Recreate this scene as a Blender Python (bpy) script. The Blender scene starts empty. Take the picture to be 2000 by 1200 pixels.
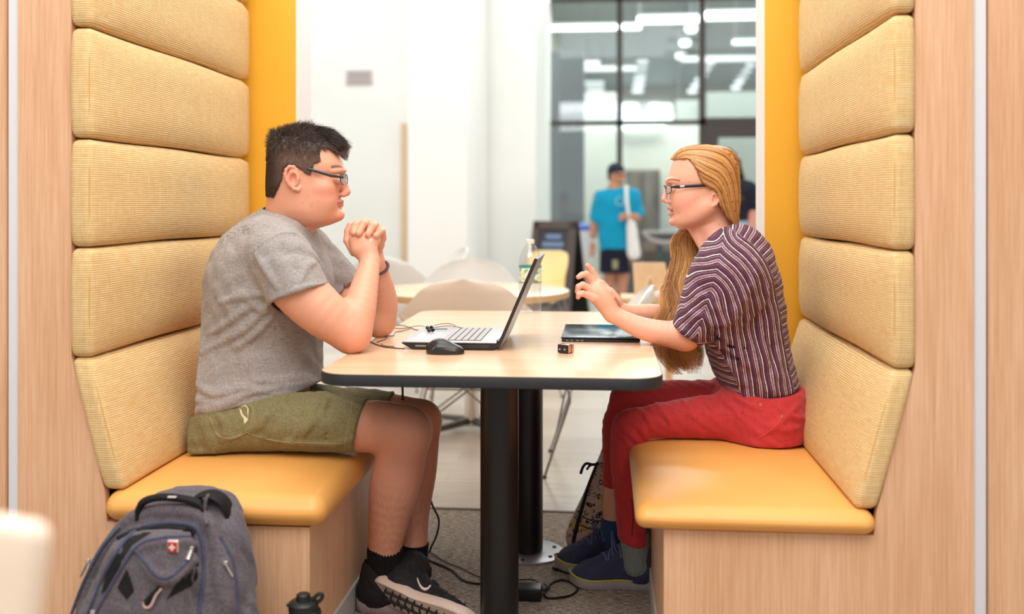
import bpy, bmesh, math, random
import numpy as np
from mathutils import Vector, Matrix
SC = bpy.context.scene
COL = SC.collection
# ---------------------------------------------------------------- camera (2000x1200 frame, horizon y=400)
TH = math.atan(180/2000); CT, ST = math.cos(TH), math.sin(TH); CH = 1.05
cd = bpy.data.cameras.new('camera'); cam = bpy.data.objects.new('camera', cd); COL.objects.link(cam)
cd.sensor_width = 36; cd.lens = 36.0; cd.shift_y = -0.1; cd.clip_end = 100; cd.clip_start = 0.05
cam.location = (0, 0, CH); cam.rotation_euler = (math.pi/2, 0, TH)
cd.dof.use_dof = True; cd.dof.focus_distance = 2.68; cd.dof.aperture_fstop = 1.7
SC.camera = cam
# ---------------------------------------------------------------- world, lights, exposure
w = bpy.data.worlds.new('world'); SC.world = w; w.use_nodes = True
w.node_tree.nodes['Background'].inputs[0].default_value = (1.0, 0.985, 0.96, 1)
w.node_tree.nodes['Background'].inputs[1].default_value = 0.66
def area(name, loc, size, power, color=(1, .97, .93), rot=(0, 0, 0), sy=None):
    l = bpy.data.lights.new(name, 'AREA'); l.energy = power; l.color = color; l.size = size
    if sy: l.shape = 'RECTANGLE'; l.size_y = sy
    o = bpy.data.objects.new(name, l); o.location = loc; o.rotation_euler = rot; COL.objects.link(o); return o
area('ceiling_light_booth', (-.25, 2.3, 3.0), 1.7, 50, sy=2.2)
area('fill_light_front', (-.3, .2, 3.0), 3.0, 80, rot=(math.radians(22), 0, 0), sy=1.4)  # unseen fill, added above the camera side to brighten the booth
area('ceiling_light_hall', (-1.2, 6.8, 3.6), 5, 130, color=(.97, 1, .98), sy=3.2)
area('ceiling_light_right', (2.4, 7.6, 3.6), 3, 30, color=(.97, 1, .98), sy=3.2)
area('ceiling_light_shop', (1.5, 12.9, 4.03), 5, 420, color=(.95, 1, .98), sy=1.6)
area('ceiling_light_shop_far', (2.5, 21, 4.03), 5, 260, color=(.95, 1, .98), sy=5)
vs = SC.view_settings; vs.view_transform = 'Standard'; vs.look = 'None'; vs.gamma = 1; vs.use_curve_mapping = False; vs.exposure = 0.0
# ---------------------------------------------------------------- pixel <-> world (2000x1200)
def ray(px, py):
    u = (px-1000)/2000; v = -(py-400)/2000
    return np.array([-ST+u*CT, CT+u*ST, v])
CO = np.array([0, 0, CH])
def PY(px, py, Y): r = ray(px, py); return CO + r*(Y/r[1])
def PZ(px, py, Z): r = ray(px, py); return CO + r*((Z-CH)/r[2])
def PT(px, py, t): return CO + ray(px, py)*t
def mpp(Y): return Y/2000.0
# ---------------------------------------------------------------- materials
def lin(c):
    c = c/255.0; return c/12.92 if c <= .04045 else ((c+.055)/1.055)**2.4
def rgb(*c): return (lin(c[0]), lin(c[1]), lin(c[2]), 1)
MATS = {}
def mat(name, c=(200, 200, 200), rough=.5, **k):
    if name in MATS: return MATS[name]
    m = bpy.data.materials.new(name); m.use_nodes = True; b = m.node_tree.nodes['Principled BSDF']
    b.inputs['Base Color'].default_value = rgb(*c); b.inputs['Roughness'].default_value = rough
    for kk, v in k.items(): b.inputs[kk.replace('_', ' ')].default_value = v
    MATS[name] = m; return m
class N:
    """tiny node helper"""
    def __init__(s, m): s.t = m.node_tree; s.b = s.t.nodes.get('Principled BSDF')
    def n(s, kind, **k):
        x = s.t.nodes.new(kind)
        for a, v in k.items():
            if a.startswith('i_'):
                key = a[2:]; key = int(key) if key.isdigit() else key.replace('_', ' ')
                if isinstance(v, bpy.types.NodeSocket): s.t.links.new(v, x.inputs[key])
                else: x.inputs[key].default_value = v
            else: setattr(x, a, v)
        return x
    def l(s, a, b): s.t.links.new(a, b)
    def co(s, scale=(1, 1, 1), loc=(0, 0, 0), rot=(0, 0, 0), kind='Object'):
        c = s.n('ShaderNodeTexCoord'); return s.n('ShaderNodeMapping', i_Vector=c.outputs[kind], i_Scale=scale, i_Location=loc, i_Rotation=rot).outputs[0]
    def noise(s, vec, scale, detail=3, rough=.5):
        return s.n('ShaderNodeTexNoise', i_Vector=vec, i_Scale=scale, i_Detail=detail, i_Roughness=rough).outputs[0]
    def ramp(s, fac, stops):
        r = s.n('ShaderNodeValToRGB', i_Fac=fac); e = r.color_ramp.elements
        while len(e) < len(stops): e.new(.5)
        for q, (p, c) in zip(e, stops): q.position = p; q.color = rgb(*c)
        return r.outputs[0]
    def math(s, op, a, b=None, c=None):
        x = s.n('ShaderNodeMath', operation=op)
        for i, v in enumerate((a, b, c)):
            if v is None: continue
            if isinstance(v, bpy.types.NodeSocket): s.l(v, x.inputs[i])
            else: x.inputs[i].default_value = v
        return x.outputs[0]
    def mix(s, f, a, b, mode='MIX'):
        x = s.n('ShaderNodeMix', data_type='RGBA', blend_type=mode)
        for i, v in ((0, f), (6, a), (7, b)):
            if isinstance(v, bpy.types.NodeSocket): s.l(v, x.inputs[i])
            else: x.inputs[i].default_value = v
        return x.outputs[2]
    def bump(s, h, strength=.3, dist=.002):
        s.l(s.n('ShaderNodeBump', i_Height=h, i_Strength=strength, i_Distance=dist).outputs[0], s.b.inputs['Normal'])
    def base(s, c): s.l(c, s.b.inputs['Base Color'])
    def sep(s, v):
        x = s.n('ShaderNodeSeparateXYZ', i_Vector=v); return x.outputs[0], x.outputs[1], x.outputs[2]
def wood(name, c1, c2, c3, axis='Z', rough=.45, sc=1.0, coat=0.0):
    m = mat(name, c2, rough); n = N(m)
    s = {'Z': (38*sc, 38*sc, 1.1*sc), 'X': (1.1*sc, 38*sc, 38*sc), 'Y': (38*sc, 1.1*sc, 38*sc)}[axis]
    a = n.noise(n.co(s), 5, 5, .65)
    s2 = tuple(x*.13 if x > 5 else x*.4 for x in s); b = n.noise(n.co(s2, loc=(3, 1, 2)), 3, 3)
    f = n.math('ADD', n.math('MULTIPLY', a, .62), n.math('MULTIPLY', b, .38))
    n.base(n.ramp(f, [(.34, c1), (.5, c2), (.66, c3)])); n.bump(a, .08, .001)
    if coat: n.b.inputs['Coat Weight'].default_value = coat; n.b.inputs['Coat Roughness'].default_value = .25
    return m
# ---------------------------------------------------------------- object helpers
def tag(o, label=None, cat=None, group=None, kind=None):
    if label: o['label'] = label
    if cat: o['category'] = cat
    if group: o['group'] = group
    if kind: o['kind'] = kind
    return o
def thing(name, label, cat, loc=(0, 0, 0), group=None):
    o = bpy.data.objects.new(name, None); o.empty_display_size = .05; COL.objects.link(o)
    o.location = tuple(loc); return tag(o, label, cat, group)
class MB:
    """mesh builder: collects vertices and faces in world space, links as one object"""
    def __init__(s): s.v = []; s.f = []; s.mi = []; s.n = 0; s.m = 0
    def add(s, v, f, mi=None):
        v = np.asarray(v, float).reshape(-1, 3); s.v.append(v)
        for q in f: s.f.append(tuple(int(i)+s.n for i in q)); s.mi.append(s.m if mi is None else mi)
        s.n += len(v); return s
    def box(s, a, b, bev=0.0):
        lo = np.minimum(a, b); hi = np.maximum(a, b)
        if bev > 0: return s.rbox(lo, hi, bev, 2)
        v = [(x, y, z) for x in (lo[0], hi[0]) for y in (lo[1], hi[1]) for z in (lo[2], hi[2])]
        return s.add(v, [(0, 1, 3, 2), (4, 6, 7, 5), (0, 4, 5, 1), (2, 3, 7, 6), (0, 2, 6, 4), (1, 5, 7, 3)])
    def rbox(s, lo, hi, r, n=3, fn=None, mid=0):
        lo = np.array(lo, float); hi = np.array(hi, float); h = (hi-lo)/2; c = (hi+lo)/2; r = min(r, *(h*.999))
        def par(hk):
            e = [-hk+r*(1-math.cos(i/n*math.pi/2)) if 0 else -hk+r*(i/n) for i in range(n+1)]
            m = [(-hk+r)+(2*hk-2*r)*(j+1)/(mid+1) for j in range(mid)]
            return e+m+[-x for x in e[::-1]]
        P = [par(k) for k in h]; L = [len(x) for x in P]; idx = {}; V = []; F = []
        def vid(i, j, k):
            if (i, j, k) not in idx:
                q = np.array([P[0][i], P[1][j], P[2][k]]); inn = np.clip(q, -(h-r), h-r); d = q-inn; nn = np.linalg.norm(d)
                idx[(i, j, k)] = len(V); V.append(inn+d/nn*r if nn > 0 else q)
            return idx[(i, j, k)]
        for ax in range(3):
            a1, a2 = [x for x in range(3) if x != ax]
            for side in (0, L[ax]-1):
                for i in range(L[a1]-1):
                    for j in range(L[a2]-1):
                        q = []
                        for di, dj in ((0, 0), (1, 0), (1, 1), (0, 1)):
                            k = [0, 0, 0]; k[ax] = side; k[a1] = i+di; k[a2] = j+dj; q.append(vid(*k))
                        fl = (side > 0) ^ (ax == 1)
                        F.append(q if fl else q[::-1])
        V = np.array(V)+c
        if fn: V = np.array([fn(p, (p-c)/h) for p in V])
        return s.add(V, F)
    def prism(s, poly, d0, d1, plane='XZ'):
        n = len(poly); V = []
        for d in (d0, d1):
            for a, b in poly:
                V.append({'XZ': (a, d, b), 'XY': (a, b, d), 'YZ': (d, a, b)}[plane])
        A = sum(poly[i][0]*poly[(i+1) % n][1]-poly[(i+1) % n][0]*poly[i][1] for i in range(n))
        fl = (A > 0) ^ (d1 > d0); fl = fl ^ (plane == 'XZ')
        f0 = list(range(n)); f1 = list(range(n, 2*n)); F = []
        side = [(i, (i+1) % n, (i+1) % n+n, i+n) for i in range(n)]
        F = ([tuple(f0), tuple(f1[::-1])]+[q[::-1] for q in side]) if fl else ([tuple(f0[::-1]), tuple(f1)]+side)
        return s.add(V, F)
    def tube(s, pts, r, n=8, cap=True, flat=None, thin=None):
        pts = [np.array(p, float) for p in pts]; m = len(pts); rr = r if hasattr(r, '__len__') else [r]*m
        V = []; F = []; up = None
        for i in range(m):
            t = pts[min(i+1, m-1)]-pts[max(i-1, 0)]; t /= (np.linalg.norm(t)+1e-12)
            if up is None:
                up = np.array([0, 0, 1.]) if abs(t[2]) < .9 else np.array([1., 0, 0])
            a = up-t*np.dot(up, t); a /= (np.linalg.norm(a)+1e-12); b = np.cross(t, a); up = a
            for k in range(n):
                an = 2*math.pi*k/n; ca, sa = math.cos(an), math.sin(an)
                if flat: ca *= flat
                if thin: sa *= thin
                V.append(pts[i]+rr[i]*(ca*a+sa*b))
        for i in range(m-1):
            for k in range(n):
                k2 = (k+1) % n; F.append((i*n+k, i*n+k2, (i+1)*n+k2, (i+1)*n+k))
        if cap: F.append(tuple(range(n))[::-1]); F.append(tuple((m-1)*n+k for k in range(n)))
        return s.add(V, F)
    def lathe(s, prof, c=(0, 0, 0), n=32, axis='Z', cap=True, sx=1, sy=1):
        V = []; F = []; m = len(prof)
        for r, z in prof:
            for k in range(n):
                a = 2*math.pi*k/n; x, y = r*math.cos(a)*sx, r*math.sin(a)*sy
                V.append({'Z': (x, y, z), 'Y': (x, z, -y), 'X': (z, x, y)}[axis])
        for i in range(m-1):
            for k in range(n):
                k2 = (k+1) % n; F.append((i*n+k, i*n+k2, (i+1)*n+k2, (i+1)*n+k))
        if cap: F.append(tuple(range(n))[::-1]); F.append(tuple((m-1)*n+k for k in range(n)))
        return s.add(np.array(V)+np.array(c), F)
    def xf(s, M):
        M = np.array(M); s.v = [v@M[:3, :3].T+M[:3, 3] for v in s.v]; return s
    def build(s, name, m, parent=None, smooth=True, ang=None, cols=None, **tg):
        me = bpy.data.meshes.new(name); V = np.concatenate(s.v) if s.v else np.zeros((0, 3))
        off = np.zeros(3)
        if parent is not None:
            p = parent; 
            while p is not None: off = off+np.array(p.location); p = p.parent
        me.from_pydata((V-off).tolist(), [], s.f); ms = m if isinstance(m, (list, tuple)) else [m]
        for q in ms: me.materials.append(q)
        if len(ms) > 1: me.polygons.foreach_set('material_index', s.mi)
        me.polygons.foreach_set('use_smooth', [smooth]*len(me.polygons))
        if cols is not None:
            for an, arr in cols.items():
                arr = np.asarray(arr, np.float32)
                if arr.ndim == 1:
                    at = me.attributes.new(an, 'FLOAT', 'POINT'); at.data.foreach_set('value', arr)
                else:
                    at = me.attributes.new(an, 'FLOAT_COLOR', 'POINT'); at.data.foreach_set('color', np.c_[arr, np.ones(len(arr))].ravel().astype(np.float32))
        me.validate(); me.update()
        if smooth and ang is not None:
            try: me.set_sharp_from_angle(angle=math.radians(ang))
            except Exception: pass
        o = bpy.data.objects.new(name, me); COL.objects.link(o); o.parent = parent; tag(o, **tg); return o
def part(parent, name, m, mb, smooth=True, ang=35, **k): return mb.build(name, m, parent, smooth, ang, **k)
def dup_tree(o, parent=None, shift=None):
    c = o.copy(); COL.objects.link(c); c.parent = parent
    for ch in [x for x in bpy.data.objects if x.parent == o]: dup_tree(ch, c)
    return c
def catmull(pts, n=6):
    P = [np.array(p, float) for p in pts]; P = [2*P[0]-P[1]]+P+[2*P[-1]-P[-2]]; out = []
    for i in range(1, len(P)-2):
        for k in range(n):
            t = k/n; out.append(.5*((2*P[i])+(-P[i-1]+P[i+1])*t+(2*P[i-1]-5*P[i]+4*P[i+1]-P[i+2])*t*t+(-P[i-1]+3*P[i]-3*P[i+1]+P[i+2])*t**3))
    out.append(P[-2]); return out
# ================================================================ ROOM
m_carpet = mat('carpet', (92, 82, 74), .95); n = N(m_carpet)
c1 = n.noise(n.co((5, 60, 6)), 8, 4, .7); c2 = n.noise(n.co((30, 240, 40)), 4, 2, .6)
n.base(n.ramp(n.math('ADD', n.math('MULTIPLY', c1, .6), n.math('MULTIPLY', c2, .4)), [(.42, (76, 64, 58)), (.5, (150, 135, 120)), (.58, (226, 208, 188))])); n.bump(c2, .6, .004)
m_plank = mat('floor_planks', (196, 184, 172), .28); n = N(m_plank)
c1 = n.noise(n.co((1.2, 18, 1)), 3, 5, .65); br = n.n('ShaderNodeTexBrick', i_Vector=n.co((1, 1, 1)), i_Scale=1.0, i_Color1=(.30, .30, .30, 1), i_Color2=(.72, .72, .72, 1), i_Mortar=(.15, .15, .15, 1))
br.inputs['Mortar Size'].default_value = .002; br.inputs['Brick Width'].default_value = 1.2; br.inputs['Row Height'].default_value = .16
n.base(n.mix(.35, n.ramp(c1, [(.3, (176, 160, 146)), (.5, (205, 192, 178)), (.7, (226, 216, 205))]), n.ramp(br.outputs[0], [(.1, (150, 138, 128)), (.4, (196, 182, 168)), (.75, (228, 218, 208))])))
MB().box((-6, -2, -.1), (6, 3.5, 0)).build('floor', m_carpet, kind='structure', smooth=False)
MB().box((-9, 3.5, -.1), (9, 20, -.0005)).build('floor', m_plank, kind='structure', smooth=False)
MB().box((-3, 3.49, 0), (3, 3.505, .004)).build('trim_1', mat('floor_strip', (120, 108, 98), .4), kind='structure', smooth=False)
m_wall = mat('white_wall', (240, 242, 238), .6); n = N(m_wall); n.base(n.ramp(n.noise(n.co((1, 1, 1)), 1.2, 2), [(.3, (236, 239, 234)), (.7, (245, 246, 243))]))
m_wall2 = mat('column_paint', (246, 246, 242), .6)
WY = 9.0
x0 = PY(440, 0, WY)[0]; x1 = PY(1046, 0, WY)[0]
MB().box((-7, WY, 0), (x1, WY+.15, 3.9)).build('wall_back', m_wall, kind='structure', smooth=False)
MB().box((x1-.15, WY+.15, 0), (x1, 11.5, 3.9)).build('wall_return', m_wall, kind='structure', smooth=False)
MB().box((-7.1, 3, 0), (-7, 9.1, 3.9)).build('wall_left', m_wall, kind='structure', smooth=False)
ca, cb = PY(796, 0, 7.6)[0], PY(912, 0, 7.6)[0]
MB().box((ca, 7.6, 0), (cb, 8.9, 3.9), .01).build('column_1', m_wall2, kind='structure', smooth=False)
m_lightwood = wood('pale_wood', (214, 176, 138), (228, 194, 156), (240, 210, 176))
for i, (px, w_) in enumerate(((789, 10), (931, 9))):
    a = PY(px-w_/2, 242, WY-.0)[0]; b = PY(px+w_/2, 242, WY)[0]; zt = PY(px, 242, WY)[2]
    t = MB().box((a, WY-.03, .1), (b, WY, zt)).build('wooden_wall_post', m_lightwood, label=('thin pale wood strip fixed on the white wall, left of the white column', 'thin pale wood strip fixed on the white wall, right of the white column')[i], cat='wall strip', group='wood strips on the white wall', smooth=False)
a = PY(676, 137, WY); b = PY(728, 165, WY)
vt = thing('wall_vent', 'small grey slatted vent high on the white wall', 'vent', ((a[0]+b[0])/2, WY, b[2]))
part(vt, 'frame', mat('vent_grey', (205, 198, 196), .5), MB().box((a[0], WY-.015, a[2]), (b[0], WY, b[2]), .003))
mb = MB()
for k in range(5):
    z = b[2]+(a[2]-b[2])*(k+.6)/5.4; mb.box((a[0]+.02, WY-.024, z-.006), (b[0]-.02, WY-.014, z+.006))
part(vt, 'slats', mat('vent_slat', (186, 178, 176), .5), mb)
# paper notices on the wall
for i, (px, py, w_, h_, c) in enumerate(((933, 122, 8, 10, (226, 214, 200)), (936, 145, 12, 12, (222, 216, 206)), (933, 166, 8, 8, (230, 216, 200)))):
    p = PY(px, py, WY-.03); s = mpp(WY)
    MB().box((p[0]-w_/2*s, WY-.01, p[2]-h_/2*s), (p[0]+w_/2*s, WY, p[2]+h_/2*s), .003).build('wall_sticker', mat('sticker%d' % i, c, .6), label=('small beige mark on the white wall, topmost of three above the wood strip', 'small beige mark on the white wall, middle of three above the wood strip', 'small beige mark on the white wall, lowest of three above the wood strip')[i], cat='sticker', group='wall marks')
p = PY(934, 378, WY-.05); s = mpp(WY)
kt = thing('hanging_towel', 'small pale cloth hanging on a hook at the right wood strip', 'towel', (p[0], WY-.05, p[2]))
part(kt, 'hook', mat('hook_grey', (150, 150, 150), .3, Metallic=1.), MB().tube([(p[0], WY-.03, p[2]+.1), (p[0], WY-.08, p[2]+.1), (p[0], WY-.09, p[2]+.12)], .006))
part(kt, 'cloth', mat('towel_cloth', (214, 205, 204), .9), MB().rbox((p[0]-.045, WY-.095, p[2]-.09), (p[0]+.045, WY-.06, p[2]+.1), .015))
# ---- glazed partition at Y=GY
GY = 11.5
m_mull = mat('dark_mullion', (74, 66, 64), .45)
m_glass = mat('pane_glass', (235, 240, 240), .05); t_ = m_glass.node_tree; t_.nodes.clear(); nn = N(m_glass)
out = nn.n('ShaderNodeOutputMaterial'); tr = nn.n('ShaderNodeBsdfTransparent', i_Color=(.93, .96, .955, 1)); gl = nn.n('ShaderNodeBsdfGlossy', i_Roughness=.02, i_Color=(.9, .95, 1, 1)); lw = nn.n('ShaderNodeLayerWeight'); fr_ = nn.math('ADD', nn.math('MULTIPLY', nn.math('POWER', lw.outputs['Facing'], 4.0), .6), .04)
mx = nn.n('ShaderNodeMixShader', i_0=fr_); nn.l(tr.outputs[0], mx.inputs[1]); nn.l(gl.outputs[0], mx.inputs[2]); nn.l(mx.outputs[0], out.inputs[0])
gx = lambda px: PY(px, 400, GY)[0]
gz = lambda py, px=1200: PY(px, py, GY)[2]
X0, X3 = gx(1048), gx(1640)
part_ = MB()
ms = [1050, 1210, 1371, 1540]
for px, wd in ((1050, 7), (1210, 11), (1371, 12), (1540, 11)):
    part_.box((gx(px-wd/2), GY-.05, 0), (gx(px+wd/2), GY+.05, 3.9))
part_.box((X0, GY-.05, gz(245)), (gx(1376), GY+.05, gz(236)))
part_.box((gx(1371), GY-.05, gz(247)), (X3, GY+.05, gz(232)))
part_.box((X0, GY-.05, gz(4)), (X3, GY+.05, gz(-4))); part_.box((X0, GY-.05, 0), (gx(1376), GY+.05, .08))
part_.build('window_1_frame', m_mull, kind='structure', smooth=False)
for i in range(3):
    a, b = gx(ms[i]+6), gx(ms[i+1]-6)
    MB().box((a, GY-.006, gz(235)), (b, GY+.006, gz(5))).build('window_%d' % (i+1), m_glass, kind='structure', smooth=False)
    if i < 2: MB().box((a, GY-.006, .09), (b, GY+.006, gz(246))).build('window_%d' % (i+4), m_glass, kind='structure', smooth=False)
dr = MB()
dr.box((gx(1377), GY-.06, 0), (gx(1402), GY+.06, gz(247))).box((gx(1402), GY-.06, gz(270)), (X3, GY+.06, gz(247))).box((gx(1520), GY-.06, 0), (gx(1545), GY+.06, gz(247)))
dr.build('door_1_frame', m_mull, kind='structure', smooth=False)
MB().box((gx(1402), GY-.02, .1), (gx(1520), GY-.01, gz(270))).build('door_1', m_glass, kind='structure', smooth=False)
# room beyond the glass
m_ceil = mat('shop_ceiling', (160, 172, 175), .55); m_greyw = mat('shop_grey_wall', (128, 132, 138), .6); m_cream = mat('shop_cream_wall', (236, 238, 228), .6)
MB().box((X0-.1, GY+.1, 4.05), (9, 26, 4.15)).build('ceiling', m_ceil, kind='structure', smooth=False)
MB().box((-1, 26, 0), (11, 26.1, 4.05)).build('wall_far', mat('shop_far', (190, 190, 184), .6), kind='structure', smooth=False)
MB().box((X0-.35, GY+.1, 0), (X0-.05, 26, 4.05)).build('wall_shop_left', mat('shop_left', (212, 216, 204), .6), kind='structure', smooth=False)
q0, q1 = PY(1072, 400, 12.4)[0], PY(1141, 400, 12.4)[0]
MB().box((q0, 12.4, 0), (q1, 12.6, PY(1100, 245, 12.4)[2]+.9)).build('wall_divider', m_greyw, kind='structure', smooth=False)
q0, q1 = PY(1141, 400, 13.2)[0], PY(1390, 400, 13.2)[0]
MB().box((q0, 13.2, 0), (q1, 13.4, PY(1250, 239, 13.2)[2])).build('wall_servery', m_cream, kind='structure', smooth=False)
MB().box((q1, 13.0, 0), (9, 13.2, PY(1400, 275, 13.0)[2])).build('wall_kitchen', mat('shop_green_grey', (172, 180, 172), .6), kind='structure', smooth=False)
def emis(name, c, st):
    m = mat(name, c, .5); m.node_tree.nodes['Principled BSDF'].inputs['Emission Color'].default_value = rgb(*c); m.node_tree.nodes['Principled BSDF'].inputs['Emission Strength'].default_value = st; return m
m_lamp = emis('lamp_glow', (250, 255, 252), 2.2); m_lampd = emis('lamp_glow_dim', (225, 230, 234), .72)
m_case = mat('lamp_case', (120, 124, 126), .4)
LN = []
def strip(px0, px1, py, h, Y, lab, m=m_lamp):
    a = PY(px0, py, Y); b = PY(px1, py, Y); s = mpp(Y)
    t = thing('linear_lamp', lab, 'lamp', ((a[0]+b[0])/2, Y, a[2]), 'lamps seen through the glass partition')
    part(t, 'diffuser', m, MB().rbox((a[0], Y-.04, a[2]-h/2*s), (b[0], Y+.04, a[2]+h/2*s), .02))
    part(t, 'housing', m_case, MB().box((a[0]+.01, Y-.03, a[2]+h/2*s), (b[0]-.01, Y+.03, a[2]+h/2*s+.03)))
    for xx in (a[0]+.04, b[0]-.04): part(t, 'hanger', m_case, MB().tube([(xx, Y, a[2]), (xx, Y, 4.05)], .003, 5))
strip(1052, 1252, 56, 9, 14, 'long white tube lamp, topmost at the left behind the glass')
strip(1075, 1242, 136, 9, 15.5, 'pale tube lamp below the long top one, behind the left glass panes', m_lampd)
strip(1128, 1172, 124, 8, 15, 'short pale tube lamp just above the lower left tube lamp', m_lampd)
strip(1372, 1600, 32, 15, 13.5, 'broad bright tube lamp at the top right behind the glass')
strip(1245, 1368, 40, 13, 13.6, 'bright tube lamp left of the broad top right lamp')
strip(1330, 1600, 116, 10, 15.5, 'long pale tube lamp below the disc pendants', m_lampd)
strip(1430, 1600, 84, 9, 14.15, 'faint short tube lamp at the right between two long lamps', m_lampd)
for i in range(6): strip(1244-2*i, 1266-2*i, 121+11.5*i, 7, 16+i*1.3, 'small pale ceiling lamp, number %s from the front in the left receding row' % ('one', 'two', 'three', 'four', 'five', 'six')[i], m_lampd)
for i in range(6): strip(1378-7*i, 1396-7*i, 124+11*i, 7, 16+i*1.3, 'small pale ceiling lamp, number %s from the front in the middle receding row' % ('one', 'two', 'three', 'four', 'five', 'six')[i], m_lampd)
for i in range(5): strip(1456-7*i, 1474-7*i, 128+11*i, 7, 16+i*1.3, 'small pale ceiling lamp, number %s from the front in the right receding row' % ('one', 'two', 'three', 'four', 'five')[i], m_lampd)
for i in range(3): strip(1142+2*i, 1180, 162+9*i, 7, 17+i*1.3, 'small pale ceiling lamp, number %s from the front in the row above the left counter' % ('one', 'two', 'three')[i], m_lampd)
for i, (px, py) in enumerate(((1350, 50), (1338, 78), (1330, 104))):
    Y = 14.1+i*1.1; p = PY(px, py, Y); s = mpp(Y)
    t = thing('disc_pendant', ('dark disc pendant lamp, highest of three behind the glass', 'dark disc pendant lamp, middle of three behind the glass', 'dark disc pendant lamp, lowest of three behind the glass')[i], 'lamp', p, 'disc pendants behind the glass')
    part(t, 'shade', mat('pendant_dark', (84, 92, 92), .5), MB().lathe([(.01, .06), (.05, .05), (.27, .01), (.27, -.005), (.02, .0)], p))
    part(t, 'bulb', m_lamp, MB().lathe([(.01, -.10), (.06, -.09), (.085, -.05), (.08, -.01), (.03, .0)], p))
    part(t, 'cord', m_case, MB().tube([p+[0, 0, .05], (p[0], p[1], 4.05)], .006))
# bright windows far back
def lightbox(px0, py0, px1, py1, Y, nm, m, lab, cat):
    a = PY(px0, py0, Y); b = PY(px1, py1, Y); MB().rbox((a[0], Y-.05, b[2]), (b[0], Y+.05, a[2]), .02).build(nm, m, label=lab, cat=cat)
m_day = emis('daylight_pane', (236, 250, 250), 2.6)
for i_, q_ in enumerate(((1212, 203, 1245, 225), (1268, 203, 1312, 225), (1212, 222, 1314, 240))):
    a = PY(q_[0], q_[1], 25.9); b = PY(q_[2], q_[3], 25.9); MB().rbox((a[0], 25.9, b[2]), (b[0], 26, a[2]), .03).build('window_%d' % (7+i_), m_day, kind='structure')
lightbox(1213, 243, 1298, 253, 13.16, 'lit_sign', m_day, 'glaring white bar just under the partition crossbar', 'lamp')
a = PY(1142, 181, 15); b = PY(1204, 236, 15)
t = thing('display_cabinet', 'pale cabinet behind the glass at the left above the crossbar', 'cabinet', (a[0], 15, b[2]))
part(t, 'body', mat('cabinet_pale', (206, 208, 204), .5), MB().box((a[0], 15, 0), (b[0], 15.4, a[2]), .01))
part(t, 'door', mat('cabinet_blue', (186, 204, 208), .3), MB().box((a[0]+.06, 14.98, b[2]), (b[0]-.06, 15, a[2]-.12), .01))
a = PY(1380, 180, 14.5); b = PY(1600, 236, 14.5)
t = thing('kitchen_hood', 'wide grey extractor hood behind the glass over the door', 'hood', (a[0], 14.5, b[2]))
part(t, 'canopy', mat('hood', (140, 146, 140), .4), MB().box((a[0], 14.5, b[2]-.5), (b[0], 14.8, a[2]), .01))
part(t, 'hood_support', mat('hood', (140, 146, 140), .4), MB().box((b[0]-.5, 14.55, a[2]), (b[0]-.2, 14.75, 4.05)))  # box added between hood and ceiling as a support to hold the hood up
a = PY(1320, 196, 14.7); b = PY(1375, 236, 14.7)
t = thing('menu_board', 'pale grey board behind the glass right of the bright windows', 'board', (a[0], 14.7, b[2]))
part(t, 'panel', mat('menu_board', (168, 172, 168), .4), MB().box((a[0], 14.7, b[2]-.5), (b[0], 14.95, a[2]), .01))
for xx in (a[0]+.05, b[0]-.05): part(t, 'hanger', m_case, MB().tube([(xx, 14.8, a[2]), (xx, 14.8, 4.05)], .008, 6))
# stainless cabinet and counter in front of the servery wall
a = PY(1222, 332, 12.9); b = PY(1288, 500, 12.9)
t = thing('steel_fridge', 'tall dark stainless fridge behind the man in the blue shirt', 'fridge', (a[0], 12.9, 0))
part(t, 'body', mat('dark_steel', (112, 110, 106), .35, Metallic=.5), MB().box((a[0], 12.75, 0), (b[0], 13.15, a[2]), .01))
part(t, 'door', mat('dark_steel2', (124, 122, 118), .3, Metallic=.5), MB().box((a[0]+.02, 12.72, .1), ((a[0]+b[0])/2-.01, 12.75, a[2]-.03), .005))
part(t, 'door', mat('dark_steel2', (124, 122, 118), .3, Metallic=.5), MB().box(((a[0]+b[0])/2+.01, 12.72, .1), (b[0]-.02, 12.75, a[2]-.03), .005))
a = PY(1225, 452, 12.3); b = PY(1500, 452, 12.3)
t = thing('service_counter', 'dark service counter behind the rope, left of the woman in red trousers', 'counter', (a[0], 12.3, 0))
part(t, 'body', mat('counter_dark', (66, 64, 62), .5), MB().box((a[0], 12.3, 0), (b[0], 12.7, a[2]-.04), .01))
part(t, 'worktop', mat('counter_top', (150, 144, 136), .35), MB().box((a[0]-.02, 12.27, a[2]-.04), (b[0], 12.7, a[2]), .01))
for k in range(3):
    xx = a[0]+.12+k*.3; part(t, 'shelf', mat('counter_shelf', (128, 120, 112), .5), MB().box((xx, 12.285, .5), (xx+.22, 12.3, .62), .005))
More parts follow.
